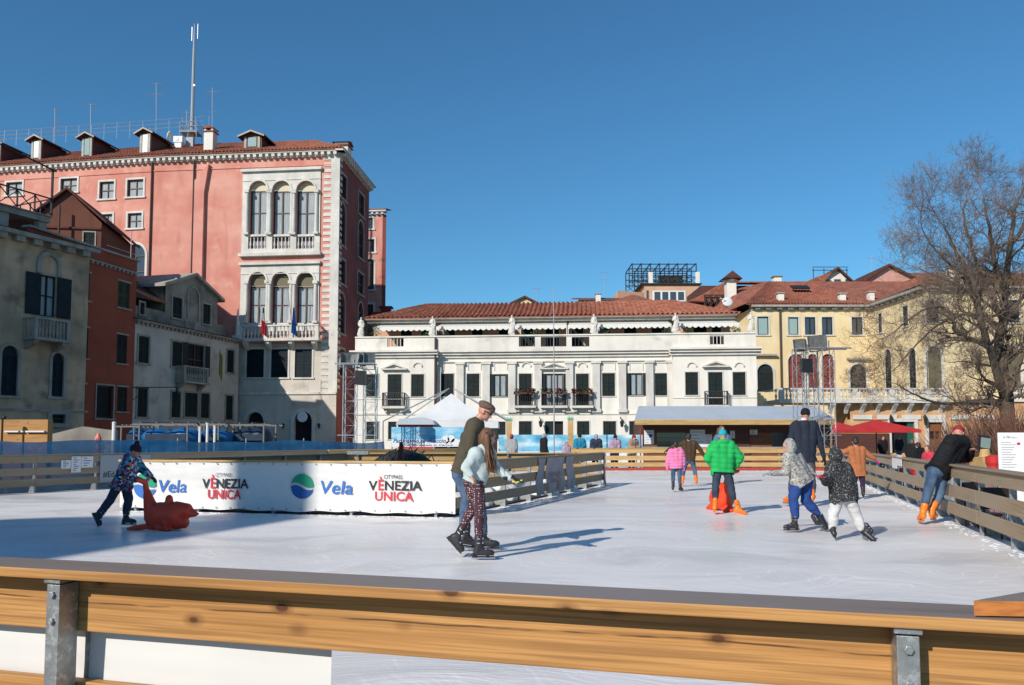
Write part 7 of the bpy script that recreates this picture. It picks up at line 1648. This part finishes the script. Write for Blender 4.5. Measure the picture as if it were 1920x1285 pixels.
    # ---- skates or shoes
    for q, (a, kn) in (('L', (AL, KL)), ('R', (AR, KR))):
        hk, tk = 'h'+q+'f', 't'+q+'f'
        if hk in J: skate(body, a, W(hk), W(tk), kn, s**.7, boots)
        elif not shoes:
            b = MB(); g0 = Vector((a.x, a.y, GZ+.05)); ff = Vector((f.x, f.y, 0)).normalized(); b.cap(g0-ff*.03, g0+ff*.15, .045, .04); b.cap(g0, g0+Vector((0, 0, .08)), .045, .045); build('shoe', b, 'bootb', body, smooth=True)
    # ---- gloves
    if glove:
        for q, e, h in (('L', El, Hl), ('R', Er, Hr)):
            b = MB(); hand(b, h-(h-e).normalized()*.01, h-e, hs*1.18, J.get('curl', .5)); b.cap(e.lerp(h, .88), h, .036*s, .034*s)
            build('glove', fused(b, .0075, 1), glove, body, smooth=True)
    # ---- hair / hat
    if hair:
        b = MB(); b.ell(hd+up*.028*k-f*.012*k, side*.084*k, f*.094*k, up*.094*k, 16, 10); b.ell(hd-f*.05*k-up*.02*k, side*.074*k, f*.055*k, up*.09*k, 14, 8)
        if hair_len:
            for j in range(5):
                o = (j-2)*.035*k; b.cap(hd-f*.055*k+side*o, hd-f*(.06+.02*abs(j-2))*k+side*o*1.5+J.get('hairdir', Vector((0, 0, -1)))*hair_len*(1-.06*abs(j-2)), .042*k, .018*k)
        fm = fused(b, .010, 2, lambda v: .006*noise.noise(Vector((v.x*40, v.y*40, v.z*6)))); ho = build('hair', fm, hair, body, smooth=True)
        if hair_len and detail:
            b = MB(); rr = random.Random(4)
            for j in range(110):
                o = rr.uniform(-1, 1); q = hd-f*rr.uniform(.02, .09)*k+side*o*.08*k+up*rr.uniform(-.02, .06)*k; pts = [q]
                for m in range(5): q = q+J.get('hairdir', Vector((0, 0, -1)))*hair_len*.22*rr.uniform(.7, 1.15)+side*o*.012+Vector((rr.gauss(0, .010), rr.gauss(0, .008), 0)); pts.append(q.copy())
                b.tube(pts, [.006, .006, .005, .004, .002], 3, False) if len(pts) == 5 else b.tube(pts, [.006, .006, .006, .005, .004, .002], 3, False)
            build('strands', b, hair, ho, smooth=True)
    if hat:
        mt, kind = hat; b = MB()
        if kind == 'beanie' or kind == 'pompom':
            b.ell(hd+up*.045*k-f*.006*k, side*.088*k, f*.102*k, up*.092*k, 16, 10); b.ell(hd+up*.020*k-f*.006*k, side*.090*k, f*.104*k, up*.040*k, 16, 8)
            if kind == 'pompom': b.ell(hd+up*.155*k-f*.01*k, side*.045*k, f*.045*k, up*.042*k, 12, 8)
            fm = fused(b, .009, 2, lambda v: .004*noise.noise(v*40)); build('hat', fm, mt, body, smooth=True)
        elif kind == 'flat':
            b.ell(hd+up*.080*k-f*.008*k, side*.098*k, f*.120*k, up*.048*k, 18, 8); b.ell(hd+up*.060*k-f*.02*k, side*.088*k, f*.098*k, up*.055*k, 16, 8); b.cap(hd+up*.058*k+f*.085*k+side*.035*k, hd+up*.058*k+f*.085*k-side*.035*k, .024*k, .024*k)
            fm = fused(b, .009, 2, lambda v: .003*noise.noise(v*50)); build('flat_cap', fm, mt, body, smooth=True); b = MB()
            pts = [hd+up*.036*k+f*(.086+.055*math.cos(a))*k+side*.072*math.sin(a)*k for a in [math.pi*(i/8-.5) for i in range(9)]]; b.prism(pts, -up*.006*k); build('peak', b, mt, body)
        elif kind == 'cap':
            b.ell(hd+up*.045*k-f*.005*k, side*.087*k, f*.100*k, up*.080*k, 16, 10); build('hat', fused(b, .009, 1), mt, body, smooth=True); b = MB()
            pts = [hd+up*.04*k+f*(.085+.075*math.cos(a))*k+side*.07*math.sin(a)*k for a in [math.pi*(i/8-.5) for i in range(9)]]; b.prism(pts, up*.006*k); build('peak', b, mt, body)
        elif kind == 'helmet':
            b.ell(hd+up*.035*k-f*.01*k, side*.098*k, f*.115*k, up*.10*k, 16, 10); build('helmet', fused(b, .009, 1), mt, body, smooth=True)
    if glasses:
        b = MB()
        for q in (-1, 1): b.ell(hd+f*.094*k+up*.010*k+side*.032*k*q, side*.028*k, f*.006*k, up*.020*k, 10, 7); b.bar(hd+f*.090*k+up*.014*k+side*.060*k*q, hd-f*.005*k+up*.010*k+side*.082*k*q, .006, .008)
        b.bar(hd+f*.097*k+up*.014*k+side*.02*k, hd+f*.097*k+up*.014*k-side*.02*k, .005, .006); build('sunglasses', b, 'black', body, smooth=False)
    if scarf:
        b = MB(); n = 12
        for i in range(n): a0_, a1_ = 2*math.pi*i/n, 2*math.pi*(i+1)/n; b.cap(nk+up*.02*k+(side*math.cos(a0_)+f*math.sin(a0_))*.072*k, nk+up*.02*k+(side*math.cos(a1_)+f*math.sin(a1_))*.072*k, .028*k, .028*k, 8)
        build('scarf', fused(b, .010, 2, lambda v: .006*noise.noise(v*20)), scarf, body, smooth=True)
    if collar:
        b = MB(); b.cap(nk-up*.005, nk+up*.022*k, .066*k, .064*k, 14); build('collar', b, collar, body, smooth=True)
    return body

PI = math.pi
C_('olive_knit', (0.085, 0.072, 0.050)); C_('tweed', (0.17, 0.115, 0.09), (0.11, 0.075, 0.06), sc=60) if False else M.setdefault('tweed', pm('brown_tweed', (0.17, 0.11, 0.085), (0.10, 0.065, 0.05), 60, rough=.9, bump=.2, bs=70))
C_('mint', (0.50, 0.58, 0.57)); C_('navy', (0.022, 0.028, 0.045)); C_('blackc', (0.014, 0.014, 0.016)); C_('green', (0.02, 0.42, 0.10)); C_('pinkc', (0.80, 0.22, 0.42)); C_('brownj', (0.075, 0.045, 0.025)); C_('tealhat', (0.02, 0.36, 0.42)); C_('greyc', (0.30, 0.31, 0.32)); C_('greyt', (0.085, 0.08, 0.10)); C_('bluet', (0.025, 0.065, 0.24)); C_('whitet', (0.60, 0.60, 0.60)); C_('rust', (0.44, 0.155, 0.065)); C_('redhat', (0.50, 0.03, 0.035)); C_('maroonhat', (0.28, 0.03, 0.03)); C_('plumhat', (0.035, 0.018, 0.035)); C_('denimj', (0.10, 0.17, 0.28)); C_('lilac', (0.42, 0.30, 0.42)); C_('darkblue', (0.03, 0.045, 0.08)); C_('hotpink', (0.85, 0.06, 0.36)); C_('purplet', (0.04, 0.022, 0.06)); C_('tan', (0.35, 0.24, 0.17)); C_('rednk', (0.6, 0.05, 0.08)); C_('bluejac', (0.02, 0.22, 0.36))
sk_ = 'ice skaters on the rink'
# couple in front
person('man in an olive sweater, brown flat cap and sunglasses skating', 9.75,
       dict(head=(909, 772), neck=(893, 791), chest=(881, 822), pelvis=(868, 880), sL=(888, 803, -.20), eL=(881, 843, -.25), hL=(902, 858, -.30), sR=(893, 800, .18), eR=(915, 835, .22), hR=(922, 868, .1),
            pL=(862, 888, -.08), kL=(876, 930, -.08), aL=(868, 985, -.08), pR=(876, 888, .08), kR=(899, 940, .08), aR=(907, 1003, .05), hLf=(862, 1026, -.08), tLf=(894, 1031, -.05), hRf=(893, 1032, .05), tRf=(936, 1032, .02), seed=1),
       1.80, (R(82), R(-28)), 'olive_knit', 'jean', ('tweed', 'flat'), sk_, glasses=True, head_s=.95, tm=('sweater',), vox=.014)
person('girl with long brown hair, pale mint hoodie and plum polka-dot leggings', 9.05,
       dict(head=(915, 820), neck=(908, 840), chest=(902, 865), pelvis=(889, 899), sL=(887, 856, -.12), eL=(873, 878, -.16), hL=(883, 892, -.2), sR=(919, 856, .05), eR=(935, 882, 0), hR=(957, 897, -.05),
            pL=(882, 902, .06), kL=(889, 948, .10), aL=(866, 990, .14), pR=(896, 903, -.04), kR=(899, 955, -.06), aR=(898, 1014, -.06), hLf=(836, 1011, .18), tLf=(861, 1040, .14), hRf=(887, 1048, -.06), tRf=(925, 1048, -.06), seed=2, hairdir=Vector((.10, 0, -1))),
       1.46, (R(120), R(-12)), 'mint', 'dots', None, sk_, hair='hairb', hair_len=.40, tm=('hoodie',), hood=None, vox=.013)
# her glove (only the far hand wears one)
g_ = P(957, 897, 9.0); b = MB(); hand(b, g_, Vector((1, -.1, -.25)), 1.05, .3); b.cap(g_-Vector((.05, 0, -.01)), g_+Vector((.02, 0, 0)), .034, .034); o = build('glove', fused(b, .007, 1), 'black', None, smooth=True, loc=g_)
par = [x for x in col.objects if x.get('label', '').startswith('girl with long brown hair')][0]; o.parent = par; o.location = g_-par.location
b = MB(); b.tube([g_+Vector((.02, -.03, -.035)), g_+Vector((.07, -.04, -.045)), g_+Vector((.13, -.03, -.02))], .009, 6); y_ = build('glove_trim', b, pm('lime_trim', (0.6, 0.8, 0.03), rough=.6, bump=0), par)
# child pushing the seal
person('child in a multicoloured print jacket and dark bobble hat pushing a red seal', 12.35,
       dict(head=(254, 846), neck=(246, 860), chest=(240, 878), pelvis=(229, 905), sL=(238, 868, -.13), eL=(243, 892, -.18), hL=(257, 899, -.12), sR=(256, 866, .12), eR=(271, 884, .14), hR=(283, 894, .10),
            pL=(222, 909, -.07), kL=(207, 938, -.07), aL=(187, 962, -.07), pR=(236, 911, .07), kR=(241, 938, .07), aR=(236, 965, .07), hLf=(172, 964, -.07), tLf=(182, 988, -.07), hRf=(229, 985, .07), tRf=(254, 985, .07), seed=3),
       1.30, (R(85), R(-14)), 'multi', 'jeand', ('plumhat', 'pompom'), sk_, glove='black', puff=.022, hem=.07, loose=.01, hood='down', glasses=True)
# seal-shaped skating aid
def seal(px, py, Y, rot, label):
    """built around the origin, nose towards +X; handle fin rises behind the rider's seat"""
    b = MB(); b.cap((.0, 0, .21), (.32, 0, .21), .20, .195); b.cap((.36, 0, .26), (.56, 0, .28), .165, .115); b.cap((.54, 0, .275), (.74, 0, .235), .115, .042); b.cap((.40, 0, .13), (.52, 0, .11), .12, .09)
    b.cap((-.12, 0, .22), (-.24, 0, .5), .16, .075); b.cap((-.24, 0, .5), (-.29, 0, .70), .062, .048, 12); b.cap((-.05, 0, .25), (-.22, 0, .55), .07, .05, 10)
    b.cap((-.29, 0, .70), (-.33, .20, .745), .045, .030, 10); b.cap((-.29, 0, .70), (-.33, -.20, .745), .045, .030, 10); b.cap((-.29, 0, .70), (-.42, 0, .76), .04, .028, 10)
    b.cap((.20, 0, .38), (.20, 0, .45), .08, .07); b.cap((-.10, 0, .04), (-.52, .0, .035), .075, .030, 10); b.cap((-.30, 0, .035), (-.52, .14, .03), .05, .028, 10); b.cap((-.30, 0, .035), (-.52, -.14, .03), .05, .028, 10)
    for q in (-1, 1): b.cap((.05, .15*q, .05), (.34, .17*q, .035), .045, .035, 10); b.cap((.2, .15*q, .12), (.30, .24*q, .035), .05, .03, 10)
    b.v = [Vector((v.x*.74, v.y, max(v.z, .006))) for v in b.v]; fm = fused(b, .012, 5); p = GP(px, py); p = Vector((p.x, p.y, 0)) if Y is None else Vector((P(px, py, Y).x, Y, 0))
    t = thing('seal_skating_aid', label, 'skating aid', p, rot, 'seal-shaped skating aids'); build('shell', fm, 'seal', t, local=True, smooth=True)
    b = MB()
    for q in (-1, 1): b.ell((.60*.74, .085*q, .325), (.014, 0, 0), (0, .008, 0), (0, 0, .016), 8, 6)
    b.ell((.785*.74, 0, .235), (.014, 0, 0), (0, .02, 0), (0, 0, .016), 8, 6); build('eyes_and_nose', b, 'black', t, local=True, smooth=True); return t
s1 = seal(297, 990, 11.95, 0.0, 'orange-red plastic seal skating aid pushed by the child in the print jacket')
s2 = copy_tree(s1); s2.location = P(1357, 955, 15.1); s2.location.z = 0; s2.rotation_euler = (0, 0, R(96)); s2['label'] = 'orange-red seal skating aid between the legs of the child in green'
# right-hand group
person('man in a navy sweater and black beanie seen from behind, orange skates', 16.0,
       dict(head=(1510, 778), neck=(1508, 791), chest=(1507, 815), pelvis=(1508, 857), sL=(1488, 801), eL=(1482, 830, -.05), hL=(1486, 858, -.1), sR=(1528, 801), eR=(1537, 829), hR=(1545, 858),
            pL=(1499, 862), kL=(1490, 897), aL=(1484, 922), pR=(1517, 862), kR=(1520, 897), aR=(1523, 922), hLf=(1484, 945, -.1), tLf=(1470, 944, .12), hRf=(1522, 943, -.08), tRf=(1527, 938, .18), seed=5),
       1.86, (PI*.97, R(0)), 'navy', 'greyt', ('blackc', 'beanie'), sk_, boots='orange', tm=('sweater',), collar='paper', glove='blackc', loose=.02, hem=.03)
person('child in a grey camouflage hooded jacket and blue trousers striding left', 11.65,
       dict(head=(1479, 838), neck=(1480, 853), chest=(1488, 870), pelvis=(1504, 899), sL=(1476, 861, -.08), eL=(1474, 886, -.12), hL=(1446, 888, -.15), sR=(1497, 858, .12), eR=(1508, 873, .16), hR=(1524, 886, .15),
            pL=(1496, 903, -.05), kL=(1487, 936, -.06), aL=(1492, 969, -.06), pR=(1512, 903, .05), kR=(1511, 939, .06), aR=(1533, 962, .06), hLf=(1500, 996, -.06), tLf=(1468, 996, -.06), hRf=(1543, 964, .06), tRf=(1556, 990, .02), seed=6),
       1.30, (R(-105), R(-15)), 'camo', 'bluet', None, sk_, hood='up', glove='greyc', puff=.006, loose=.018, hem=.03)
person('child in a black speckled hooded coat and white trousers skating away', 10.75,
       dict(head=(1566, 855), neck=(1569, 871), chest=(1574, 893), pelvis=(1580, 925), sL=(1556, 880, -.05), eL=(1549, 904, -.12), hL=(1541, 896, -.24), sR=(1589, 880, .02), eR=(1600, 910, .02), hR=(1604, 937, .0),
            pL=(1571, 932), kL=(1563, 962), aL=(1561, 990), pR=(1590, 932), kR=(1604, 963, .03), aR=(1615, 990, .03), hLf=(1566, 1013, -.12), tLf=(1568, 1007, .15), hRf=(1613, 1003, -.02), tRf=(1634, 1019, -.12), seed=7),
       1.24, (R(170), R(-12)), 'speck', 'whitet', None, sk_, hood='up', glove='rednk', puff=.012, loose=.02, hem=.07)
person('child in a bright green puffer jacket with teal hat, seen from behind, orange skates', 14.4,
       dict(head=(1355, 817), neck=(1355, 832), chest=(1356, 849), pelvis=(1355, 879), sL=(1338, 838), eL=(1327, 860, .0), hL=(1338, 874, .08), sR=(1373, 838), eR=(1388, 859, 0), hR=(1379, 876, .08),
            pL=(1345, 884), kL=(1342, 910), aL=(1341, 938), pR=(1364, 884), kR=(1370, 912), aR=(1376, 940), hLf=(1340, 963, -.12), tLf=(1337, 958, .16), hRf=(1374, 963, -.05), tRf=(1398, 969, -.12), seed=8),
       1.42, (R(178), R(-10)), 'green', 'jeand', ('tealhat', 'beanie'), sk_, boots='orange', glove='blackc', puff=.024, hem=.02, scarf='greyc', ridge=.09, hood='down', loose=.008)
person('woman with brown hair and denim jacket behind the child in green', 24.0,
       dict(head=(1353, 806), neck=(1354, 817), chest=(1355, 830), pelvis=(1355, 856), sL=(1343, 821), eL=(1339, 836), hL=(1342, 850), sR=(1366, 821), eR=(1371, 836), hR=(1366, 850),
            pL=(1350, 859), kL=(1347, 878), aL=(1345, 895), pR=(1361, 859), kR=(1366, 878), aR=(1370, 895), hLf=(1345, 905, .1), tLf=(1342, 906, -.15), hRf=(1370, 905, .1), tRf=(1373, 906, -.15), seed=9),
       1.72, (R(20), R(-15)), 'denimj', 'jeand', None, sk_, boots='orange', hair='hairb', hair_len=.15, detail=False, vox=.02)
person('small child in a pink puffer jacket and jeans, seen from behind', 20.4,
       dict(head=(1267, 834), neck=(1267, 846), chest=(1267, 857), pelvis=(1268, 876), sL=(1257, 849), eL=(1253, 863), hL=(1251, 877), sR=(1278, 849), eR=(1281, 862), hR=(1281, 874),
            pL=(1263, 878), kL=(1262, 893), aL=(1262, 908), pR=(1273, 878), kR=(1274, 893), aR=(1275, 908), hLf=(1262, 921, -.1), tLf=(1260, 918, .14), hRf=(1273, 920, -.05), tRf=(1280, 922, .1), seed=10),
       1.20, (R(178), R(-8)), 'pinkc', 'jean', None, sk_, hair='haird', hood='down', glove='pinkc', puff=.022, ridge=.08, detail=False)
person('boy in a dark brown jacket with arms out beside the child in pink', 22.8,
       dict(head=(1291, 819), neck=(1291, 829), chest=(1292, 841), pelvis=(1292, 862), sL=(1281, 832), eL=(1266, 836), hL=(1252, 844), sR=(1303, 832), eR=(1313, 843), hR=(1320, 855),
            pL=(1287, 865), kL=(1282, 880), aL=(1280, 896), pR=(1298, 865), kR=(1302, 880), aR=(1305, 896), hLf=(1279, 911, -.1), tLf=(1277, 908, .16), hRf=(1305, 910, -.1), tRf=(1307, 907, .16), seed=11),
       1.48, (R(180), R(0)), 'brownj', 'jean', None, sk_, boots='orange', hair='haird', glove='blackc', puff=.008, detail=False)
person('girl in a rust brown coat with frilled hem, arms spread, pink glove', 18.0,
       dict(head=(1604, 828), neck=(1605, 840), chest=(1607, 855), pelvis=(1609, 881), sL=(1593, 844), eL=(1583, 848), hL=(1572, 846, .1), sR=(1619, 845), eR=(1631, 855), hR=(1640, 861),
            pL=(1604, 885), kL=(1602, 903), aL=(1603, 922), pR=(1615, 885), kR=(1617, 902), aR=(1618, 920), hLf=(1603, 938, -.1), tLf=(1601, 934, .15), hRf=(1619, 934, -.08), tRf=(1617, 930, .15), seed=12),
       1.40, (R(165), R(-20)), 'rust', 'purplet', None, sk_, hair='haird', glove='hotpink', puff=.008, hem=.10)
person('man in a black padded jacket and red cap bent over the right fence', 12.75,
       dict(head=(1797, 812, .3), neck=(1797, 826, .28), chest=(1785, 838, .18), pelvis=(1761, 882), sL=(1780, 830, .02), eL=(1797, 858, .35), hL=(1815, 862, .6), sR=(1806, 832, .30), eR=(1816, 855, .42), hR=(1821, 846, .25),
            pL=(1750, 885, -.05), kL=(1740, 922, -.05), aL=(1731, 955, -.05), pR=(1769, 886, .08), kR=(1762, 926, .08), aR=(1750, 955, .08), hLf=(1732, 978, -.16), tLf=(1722, 981, .10), hRf=(1744, 975, -.05), tRf=(1756, 976, .18), seed=13),
       1.80, (R(140), R(-35)), 'blackc', 'jean', ('maroonhat', 'cap'), sk_, boots='orange', puff=.020, hem=.02, ridge=.075)

# ------------------------------------------------------------------ spectators (standing on the square)
def stander(label, px, yh, Y, H_, face, top, legs, group, hat=None, hair='haird', pose='lean', seated=False, glass=False):
    """whole figure standing on the paving; pose lean = forearms on the far rail"""
    hd = P(px, yh, Y); sc_ = 1500/Y; z0 = hd.z; foot = 822.5+(CAMH-GZ)*sc_
    m = lambda dx, z, dy=0: (px+dx*sc_, 822.5-(z-CAMH)*sc_, dy)
    fx, fy = math.sin(face), -math.cos(face)
    sx, sy = math.cos(face), math.sin(face)
    def q(a, fwd, z): return m(a*sx+fwd*fx, z, a*sy+fwd*fy)
    h = H_/1.75; zN = z0-.14*h; zC = z0-.36*h; zP = GZ+.92*h if not seated else z0-.72*h
    lean = .18 if pose == 'lean' else .02
    hp = {'lean': ((.22, .0, zC-.10), (.12, .30, .98)), 'stand': ((.23, -.02, zC-.08), (.20, .10, zC-.32)), 'phone': ((.22, .05, zC-.10), (.05, .28, zC-.08)), 'bag': ((.24, 0, zC-.1), (.26, .02, zC-.36))}[pose]
    (ea, ef, ez), (ha, hf, hz) = hp
    J = dict(head=q(0, lean+.03, z0), neck=q(0, lean, zN), chest=q(0, lean*.7, zC), pelvis=q(0, 0, zP), sL=q(-.18*h, lean*.9, zN-.05), eL=q(-ea*h, lean+ef, ez), hL=q(-ha*h, lean+hf, hz), sR=q(.18*h, lean*.9, zN-.05), eR=q(ea*h, lean+ef, ez), hR=q(ha*h, lean+hf, hz), seed=px)
    if seated:
        J.update(pL=q(-.09, .02, zP), kL=q(-.1, .42, zP+.02), aL=q(-.1, .42, GZ+.1), pR=q(.09, .02, zP), kR=q(.1, .42, zP+.02), aR=q(.1, .42, GZ+.1))
    else: J.update(pL=q(-.09*h, 0, zP-.03), kL=q(-.1*h, .02, GZ+.5*h), aL=q(-.1*h, 0, GZ+.1), pR=q(.09*h, 0, zP-.03), kR=q(.1*h, .02, GZ+.5*h), aR=q(.1*h, 0, GZ+.1))
    return person(label, Y, J, H_, (face, R(-12)), top, legs, hat, group, hair=hair, puff=.02, detail=False, vox=.024, shoes=False, glasses=glass)
sp = 'spectators leaning on the far rink fence'
stander('spectator in a bright blue jacket and sunglasses at the far rail', 1087, 819.5, 34.4, 1.72, 0, 'bluejac', 'darkblue', sp, ('blackc', 'beanie'), glass=True)
stander('spectator in a navy jacket and grey beanie at the far rail', 1117, 820, 34.4, 1.7, R(5), 'darkblue', 'blackc', sp, ('greyc', 'beanie'), pose='lean')
stander('spectator in a lilac patterned jacket and dark bobble hat at the far rail', 1152, 821, 34.5, 1.64, R(10), 'lilac', 'blackc', sp, ('blackc', 'pompom'), glass=True)
stander('spectator in tan with red headwear, rightmost at the far rail', 1184, 821, 34.6, 1.66, R(30), 'tan', 'purplet', sp, ('maroonhat', 'beanie'))
gr2 = 'people standing by the rink entrance'
stander('child in a grey jacket and red knitted hat by the left pine post', 959, 820, 33.0, 1.58, R(170), 'greyc', 'jeand', gr2, ('redhat', 'beanie'), pose='stand')
stander('person in a black hooded jacket with grey hair looking right by the rink entrance', 1019, 818, 32.6, 1.70, R(110), 'blackc', 'blackc', gr2, None, 'greyc', pose='stand')
stander('small child with ginger hair and pink top just left of the right pine post', 1062, 833, 33.4, 1.1, R(20), 'rose_top' if 'rose_top' in M else 'lilac', 'jeand', gr2, None, 'hairb', pose='stand')
cg = 'people at the cafe behind the right fence'
stander('waiter in dark clothes standing in the shade of the red parasol', 1655, 806+16, 44, 1.72, R(10), 'blackc', 'blackc', cg, None, 'haird', 'stand')
stander('man in a dark jacket and jeans standing before the dark shop door', 1686, 822, 50, 1.74, R(-20), 'navy', 'jean', cg, None, 'haird', 'stand')
stander('person in a black coat turned away, standing by the green shop door', 1709, 829, 30, 1.6, R(150), 'blackc', 'blackc', cg, None, 'hairb', 'stand')
stander('seated guest in dark clothes left of the leaning man, behind the rail', 1722, 836, 26, 1.6, R(200), 'blackc', 'jean', cg, None, 'haird', 'stand', seated=True)
stander('seated guest in a red and white top next to the leaning man', 1742, 843, 22, 1.6, R(-60), 'rednk', 'jean', cg, None, 'hairb', 'stand', seated=True)
stander('guest in red partly cut off at the right edge beside the menu board', 1921, 842, 13.5, 1.6, R(-90), 'maroonhat', 'jean', cg, None, 'haird', 'stand', seated=True)
